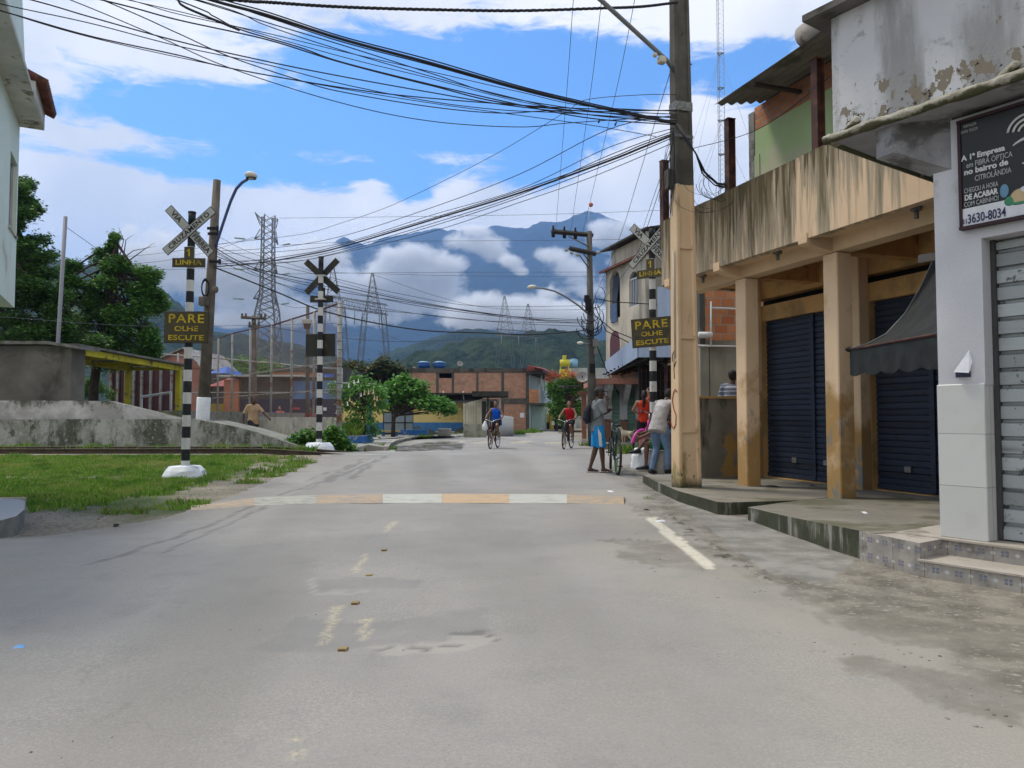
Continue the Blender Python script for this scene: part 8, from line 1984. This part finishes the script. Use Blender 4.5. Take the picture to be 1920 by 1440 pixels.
    for s in 'LR':
        an = G['an' + s]; fd = G['fd' + s].normalized(); sd_ = fd.cross(V_((0, 0, 1))).normalized() if abs(fd.z) < .9 else V_((1, 0, 0)); bt = V_((0, 0, -.03))
        if feet == 'shoes':
            sm_ = flat('shoe_black', (.02, .02, .022), .6); m = MB(); m.tube([an + V_((0, 0, .02)), an + bt * .5], [.045, .048], sm_, 10)
            m.tube([an - fd * .065 + bt * 1.2, an + fd * .02 + bt * .9, an + fd * .10 + bt * 1.4, an + fd * .17 + bt * 1.6, an + fd * .21 + bt * 1.7], [(.036, .036), (.044, .046), (.046, .034), (.046, .026), (.026, .016)], sm_, 10, ell=(tuple(sd_), 1)); o = child('shoe', m, .009)
            m = MB(); m.tube([an - fd * .07 + bt * 2.6, an + fd * .1 + bt * 2.6, an + fd * .205 + bt * 2.55], [(.040, .010), (.048, .010), (.030, .008)], flat('shoe_sole', (.4, .42, .38), .6), 10, ell=(tuple(sd_), 1)); m.build('sole', o)
        elif feet == 'flipflop':
            sm_ = flat('sandal_brown', (.10, .04, .03), .7); m = MB(); m.tube([an - fd * .07 + bt * 2.5, an + fd * .08 + bt * 2.6, an + fd * .20 + bt * 2.6], [(.038, .009), (.046, .009), (.034, .008)], sm_, 12, ell=(tuple(sd_), 1)); o = m.build('sandal', body)
            m = MB(); q = an + fd * .13 + bt * 1.1; m.tube([an + fd * .06 + bt * 2.2 - sd_ * .045, q, an + fd * .06 + bt * 2.2 + sd_ * .045], .006, flat('strap_white', (.6, .6, .6), .6), 6); m.build('strap', o)
    body.location = loc; body.rotation_euler = (0, 0, R(heading)); body.scale = (scl,) * 3
    tag(body, label, 'person', group)
    return body, G, H

def prop(parent, name, mb, bk=None):
    o = mb.build(name, parent)
    if bk: bake(o, bk)
    return o
def gl_(px, py_y, Y): return at(px, py_y, Y).x

# 1 man with cap and backpack, hand at his face
x_ = at(1121, 880, 14.75).x
bd1, G1, H1 = person('person in grey shirt, cap and bright blue shorts with backpack, hand raised to his face', (x_, 14.75, gz(0, 14.75)), -84,
    dict(elR=(.235, .10, 1.17), wrR=(.10, .185, 1.425), hR=(-.25, -.12, 1), shR=(.175, .02, 1.40), elL=(-.22, .09, 1.15), wrL=(-.10, .22, 1.20), hL=(.4, .5, .6), anR=(.05, .10, .085), knR=(.085, .06, .5), anL=(-.06, -.15, .085), knL=(-.08, -.02, .5), face=(.05, 1, -.06), hed=(0, .045, 1.585), nck=(0, .0, 1.44), curl=.6),
    ('skin_dark', (.085, .04, .025)), 'short', shirt=(clothm('shirt_grey_blue', (.20, .22, .23)), .95, .10, .02), bottom=(clothm('shorts_cyan', (.02, .25, .58)), .98), feet='flipflop', cap=('grey', (.055, .055, .05)), scl=.985, vox=.009)
m = MB(); m.tube([(.0, -.16, 1.36), (0, -.21, 1.22), (0, -.22, 1.08), (0, -.19, .98)], [(.07, .03), (.13, .07), (.14, .085), (.08, .05)], clothm('backpack_black', (.02, .022, .03)), 14, ell=((1, 0, 0), 1)); o_ = prop(bd1, 'backpack', m, [('REMESH', dict(mode='VOXEL', voxel_size=.012)), ('SMOOTH', dict(factor=.5, iterations=3))])
tag(o_, 'black drawstring backpack')
m = MB(); m.tube([(.11, -.14, 1.36), (.13, -.02, 1.46), (.13, .115, 1.36), (.16, .09, 1.2), (.17, -.04, 1.08), (.10, -.17, 1.02)], .007, MATS['cloth_strap'] if 'cloth_strap' in MATS else flat('cloth_strap', (.02, .02, .025), .8), 6); m.build('backpack_strap', bd1)
m = MB(); m.add([(.182, -.035, .93), (.182, .02, .93), (.196, .045, .53), (.196, -.01, .53), (.20, -.035, .75), (.20, .03, .75)], [(0, 1, 5, 4), (4, 5, 2, 3)], flat('white_stripe', (.62, .64, .66), .8)); prop(bd1, 'shorts_stripe', m)

# bicycle next to him
p_ = gnd(1158, 891); bicycle('black bicycle with green rims standing beside the capped man', (p_.x, p_.y + .0, gz(0, p_.y)), 1.5, ('black', (.02, .022, .024)), ('green', (.05, .28, .06)), bar='straight', tilt=2, steer=-8)

# 2 man in grey shirt leaning forward, back to us
x_ = at(1237, 885, 14.45).x
bd2, G2_, H2 = person('person in light grey shirt and blue jeans leaning over beside the concrete pole', (x_, 14.45, gz(0, 14.45)), -48,
    dict(pel=(0, -.03, .93), wai=(0, .0, 1.07), che=(0, .08, 1.26), nck=(0, .22, 1.43), hed=(0, .32, 1.53), shL=(-.18, .19, 1.38), shR=(.18, .19, 1.38), elL=(-.24, .34, 1.16), wrL=(-.14, .52, 1.05), elR=(.23, .36, 1.15), wrR=(.14, .54, 1.05), face=(0, 1, -.6), headup=(0, .4, 1), anL=(-.12, -.10, .085), anR=(.10, .12, .085), knR=(.1, .12, .5), fdL=(-.1, 1, 0)),
    ('skin_dark', (.085, .04, .025)), 'short', shirt=(clothm('shirt_light_grey', (.42, .40, .39)), .9, .13, .03), bottom=(clothm('jeans_blue', (.16, .24, .38)), 1.97), feet='shoes', scl=1.0, vox=.010)
m = MB(); rs_ = random.Random(4)
def bkp(a, z): # on the back surface
    q = (z - 1.07) / .36; y = -.115 + .215 * q; return (a, y - .022, z)
for s in (-1, 1):
    m.tube([bkp(s * .02, 1.30), bkp(s * .07, 1.34), bkp(s * .10, 1.29), bkp(s * .05, 1.26), bkp(s * .02, 1.29), bkp(s * .06, 1.31)], .005, m_black, 5); m.tube([bkp(s * .01, 1.25), bkp(s * .05, 1.23), bkp(s * .11, 1.245)], .004, m_black, 5)
prop(bd2, 'shirt_print', m)

# 3 seated person with knee, green shorts
SIT = dict(pel=(0, 0, .55), wai=(0, .03, .69), che=(0, .10, .87), nck=(0, .18, 1.04), hed=(0, .24, 1.17), shL=(-.17, .17, 1.0), shR=(.17, .17, 1.0), hiL=(-.09, .02, .54), hiR=(.09, .02, .54), knL=(-.13, .44, .60), anL=(-.12, .46, .14), knR=(.13, .42, .68), anR=(.12, .60, .46), elL=(-.22, .36, .82), wrL=(-.10, .56, .72), elR=(.22, .36, .84), wrR=(.06, .56, .80), face=(0, 1, -.3), curl=.6)
x_ = at(1252, 880, 15.0).x
person('person sitting in green shorts with one black shoe up on the white footing', (x_, 14.95, gz(0, 14.9) - .02), 84, SIT, ('skin_brown', (.17, .085, .05)), 'short', shirt=(clothm('shirt_navy', (.03, .04, .08)), .8, .06), bottom=(clothm('shorts_green', (.03, .20, .06)), .85), feet='shoes', scl=.97)
x_ = at(1278, 880, 15.5).x
person('seated person in blue jeans almost hidden behind the concrete pole', (x_, 15.5, gz(0, 15.5) + .1), 100, dict(SIT, knR=(.12, .44, .66), anR=(.13, .5, .2)), ('skin_brown', (.17, .085, .05)), 'short', shirt=(clothm('shirt_black', (.02, .02, .025)), .8, .06), bottom=(clothm('jeans_mid', (.10, .17, .30)), 1.95), feet='shoes')
# 4 woman in red with ponytail, 5 companion
x_ = at(1209, 870, 17.3).x
person('person with long black ponytail in a red top, turned away beside the pink bicycle', (x_, 17.3, gz(0, 17.3)), -18, dict(elL=(-.30, .02, 1.20), wrL=(-.20, .20, 1.12), elR=(.25, .05, 1.15), wrR=(.12, .22, 1.1)), ('skin_tan', (.30, .15, .09)), 'pony', shirt=(clothm('top_red', (.42, .035, .015)), .0, .04), bottom=(clothm('shorts_black', (.02, .02, .022)), .6), feet='flipflop', scl=.90, group='people by the level crossing')
x_ = at(1221, 870, 18.3).x
person('person in red half hidden behind the striped post, looking left', (x_, 18.3, gz(0, 18.3)), 60, {}, ('skin_tan', (.30, .15, .09)), 'short', shirt=(clothm('top_red2', (.40, .05, .04)), .5, .06), bottom=(clothm('shorts_black', (.02, .02, .022)), .8), feet='flipflop', scl=.95)
p_ = Vector((at(1236, 850, 17.1).x, 17.1, 0)); bicycle('bright pink bicycle with pink mudguards beside the striped post', (p_.x, p_.y, gz(0, p_.y)), 150, ('pink', (.60, .03, .28)), ('grey', (.3, .3, .3)), fender=('pink', (.62, .04, .32)), bar='straight', tilt=-3, steer=-15, wr=.32)

# 6 striped shirt behind the end wall
x_ = at(1374, 740, 13.7).x
person('person in striped grey and white shirt standing behind the low end wall of the arcade', (x_, 13.7, .34), -35, dict(elL=(-.27, .06, 1.15), wrL=(-.1, .22, 1.08)), ('skin_dark', (.085, .04, .025)), 'short', shirt=(clothm('shirt_striped', (.16, .18, .24), ((.5, .52, .56), 13)), .8, .06), bottom=(clothm('jeans_mid', (.10, .17, .30)), 1.9), feet='shoes', scl=.98, group='people in the background')
# 7 walking man in tan shirt
x_ = at(474, 800, 24.2).x
person('person in tan t-shirt walking right behind the ramp wall', (x_, 24.2, .06), -128, dict(elL=(-.29, .16, 1.17), wrL=(-.33, .36, 1.02), hL=(-.15, .8, -.6), elR=(.25, -.12, 1.13), wrR=(.26, -.10, .88), anL=(-.09, -.25, .13), knL=(-.09, -.02, .50), anR=(.09, .28, .085), knR=(.09, .2, .5), face=(-.12, 1, -.05), che=(0, .01, 1.26)), ('skin_dark', (.085, .04, .025)), 'short', shirt=(clothm('shirt_tan', (.42, .29, .17)), .85, .10, .025), bottom=(clothm('shorts_dark', (.03, .03, .035)), .95), feet='flipflop', scl=1.03, group='people in the background')
# 8 court people
x_ = at(525, 780, 38).x; person('person in pink top with hands together behind the court wall', (x_, 38, 0), 170, dict(elL=(-.24, .1, 1.15), wrL=(-.04, .22, 1.28), elR=(.24, .1, 1.15), wrR=(.04, .22, 1.28)), ('skin_tan', (.30, .15, .09)), 'short', shirt=(clothm('top_pink', (.55, .12, .14)), .8, .06), bottom=(clothm('jeans_mid', (.10, .17, .30)), 1.9), feet='shoes', group='people in the background', vox=.014)
x_ = at(508, 780, 37.5).x; person('small person in a blue cap bending beside the one in pink', (x_, 37.5, 0), -100, dict(elL=(-.3, .2, 1.35), wrL=(-.2, .3, 1.5)), ('skin_tan', (.30, .15, .09)), 'short', shirt=(clothm('shirt_navy', (.03, .04, .08)), .8, .06), bottom=(clothm('shorts_dark', (.03, .03, .035)), .9), cap=('blue', (.02, .05, .30)), feet='shoes', scl=.86, group='people in the background', vox=.014)
x_ = at(581, 780, 33.5).x; person('person in red shirt leaning behind the court wall by the striped post', (x_, 33.5, 0), 200, dict(elL=(-.28, .14, 1.2), wrL=(-.12, .2, 1.42)), ('skin_brown', (.17, .085, .05)), 'short', shirt=(clothm('top_red3', (.50, .03, .05)), .8, .06), bottom=(clothm('shorts_dark', (.03, .03, .035)), .9), feet='shoes', scl=.93, group='people in the background', vox=.014)

# cyclists: posed in the bicycle's own frame
RIDE = dict(pel=(0, .13, 1.00), wai=(0, .15, 1.13), che=(0, .20, 1.31), nck=(0, .25, 1.48), hed=(0, .28, 1.625), shL=(-.17, .24, 1.43), shR=(.17, .24, 1.43), elL=(-.30, .36, 1.22), elR=(.30, .36, 1.22), wrL=(-.30, .56, 1.09), wrR=(.30, .56, 1.09), hL=(0, 1, -.1), hR=(0, 1, -.1), curl=.9,
            hiL=(-.09, .15, .97), hiR=(.09, .15, .97), knL=(-.12, .56, .86), anL=(-.13, .32, .50), knR=(.12, .52, .62), anR=(.13, .46, .23), fdL=(-.05, 1, .05), fdR=(.05, 1, .0), face=(0, 1, -.04))
def rider(label, blabel, pxr, Yr, head, bcol, rim, bag=None, steer=0, **kw):
    xx = at(pxr, 840, Yr).x; loc = (xx, Yr, gz(0, Yr)); rt_, B = bicycle(blabel, loc, head, bcol, rim, steer=steer)
    return person(label, loc, head, kw.pop('J', RIDE), **kw), B
(rb, _, _), B_ = rider('person in bright blue sleeveless top riding barefoot towards the camera', 'dark red bicycle ridden by the person in blue', 933, 27.9, 166, ('dark_red', (.10, .01, .02)), ('chrome', (.4, .4, .4)), skin=('skin_brown2', (.20, .095, .055)), hair='bun', shirt=(clothm('top_blue', (.01, .09, .52)), .0, .16, .03), bottom=(clothm('shorts_black', (.02, .02, .022)), .8), feet='bare', steer=3)
(rb2, _, _), B2_ = rider('person in red tank top and dark shorts cycling with head turned', 'black bicycle with chrome bars ridden by the person in red', 1071, 27.6, 160, ('charcoal', (.03, .03, .03)), ('chrome', (.4, .4, .4)), J=dict(RIDE, face=(-.5, .9, 0)), skin=('skin_tan2', (.27, .13, .08)), hair='short', shirt=(clothm('tank_red', (.40, .01, .02)), .0, .08), bottom=(clothm('shorts_dark2', (.03, .025, .03)), .95), feet='flipflop', steer=6)
m = MB(B_); m.tube([(.30, .62, 1.03), (.30, .63, .96), (.31, .64, .84), (.31, .64, .72), (.31, .64, .66)], [.01, .05, .10, .115, .07], flat('plastic_bag', (.68, .69, .70), .4), 12)
o = m.build('plastic_bag', origin=B_ @ Vector((.30, .62, 1.03))); tag(o, 'white plastic bag hanging from the handlebar of the dark red bicycle', 'bag')

# dog on the far pavement
x_ = at(1176, 820, 26.9).x; m_dog = flat('dog_fur', (.48, .42, .32), .9)
b = MB(); b.tube([(-.27, 0, .38), (-.15, 0, .37), (.02, 0, .36), (.16, 0, .37), (.27, 0, .42)], [(.07, .075), (.075, .085), (.075, .10), (.085, .12), (.06, .08)], m_dog, 12, ell=((0, 1, 0), 1))
b.tube([(.24, 0, .42), (.33, 0, .54)], [.06, .045], m_dog, 10); b.ell((.37, 0, .58), (.065, .05, .05), m_dog, 10, 8); b.tube([(.38, 0, .575), (.48, 0, .55)], [.035, .02], m_dog, 8)
for s in (-1, 1): b.tube([(.34, s * .035, .61), (.33, s * .05, .68)], [.022, .008], m_dog, 6); b.tube([(.19, s * .05, .36), (.20, s * .055, .2), (.18, s * .055, .1), (.19, s * .055, .02), (.22, s * .055, .012)], [.045, .03, .02, .02, .018], m_dog, 8)
for s in (-1, 1): b.tube([(-.22, s * .05, .38), (-.17, s * .06, .26), (-.29, s * .06, .14), (-.26, s * .06, .02), (-.23, s * .06, .012)], [.07, .045, .025, .02, .018], m_dog, 8)
b.tube([(-.28, 0, .42), (-.36, 0, .48), (-.40, 0, .56)], [.02, .016, .008], m_dog, 6)
o = b.build('dog'); bake(o, [('REMESH', dict(mode='VOXEL', voxel_size=.012)), ('SMOOTH', dict(factor=.5, iterations=2))]); o.location = (x_, 26.9, .2); o.rotation_euler = (0, 0, R(125)); tag(o, 'pale thin dog standing on the far pavement before the green doors', 'dog')
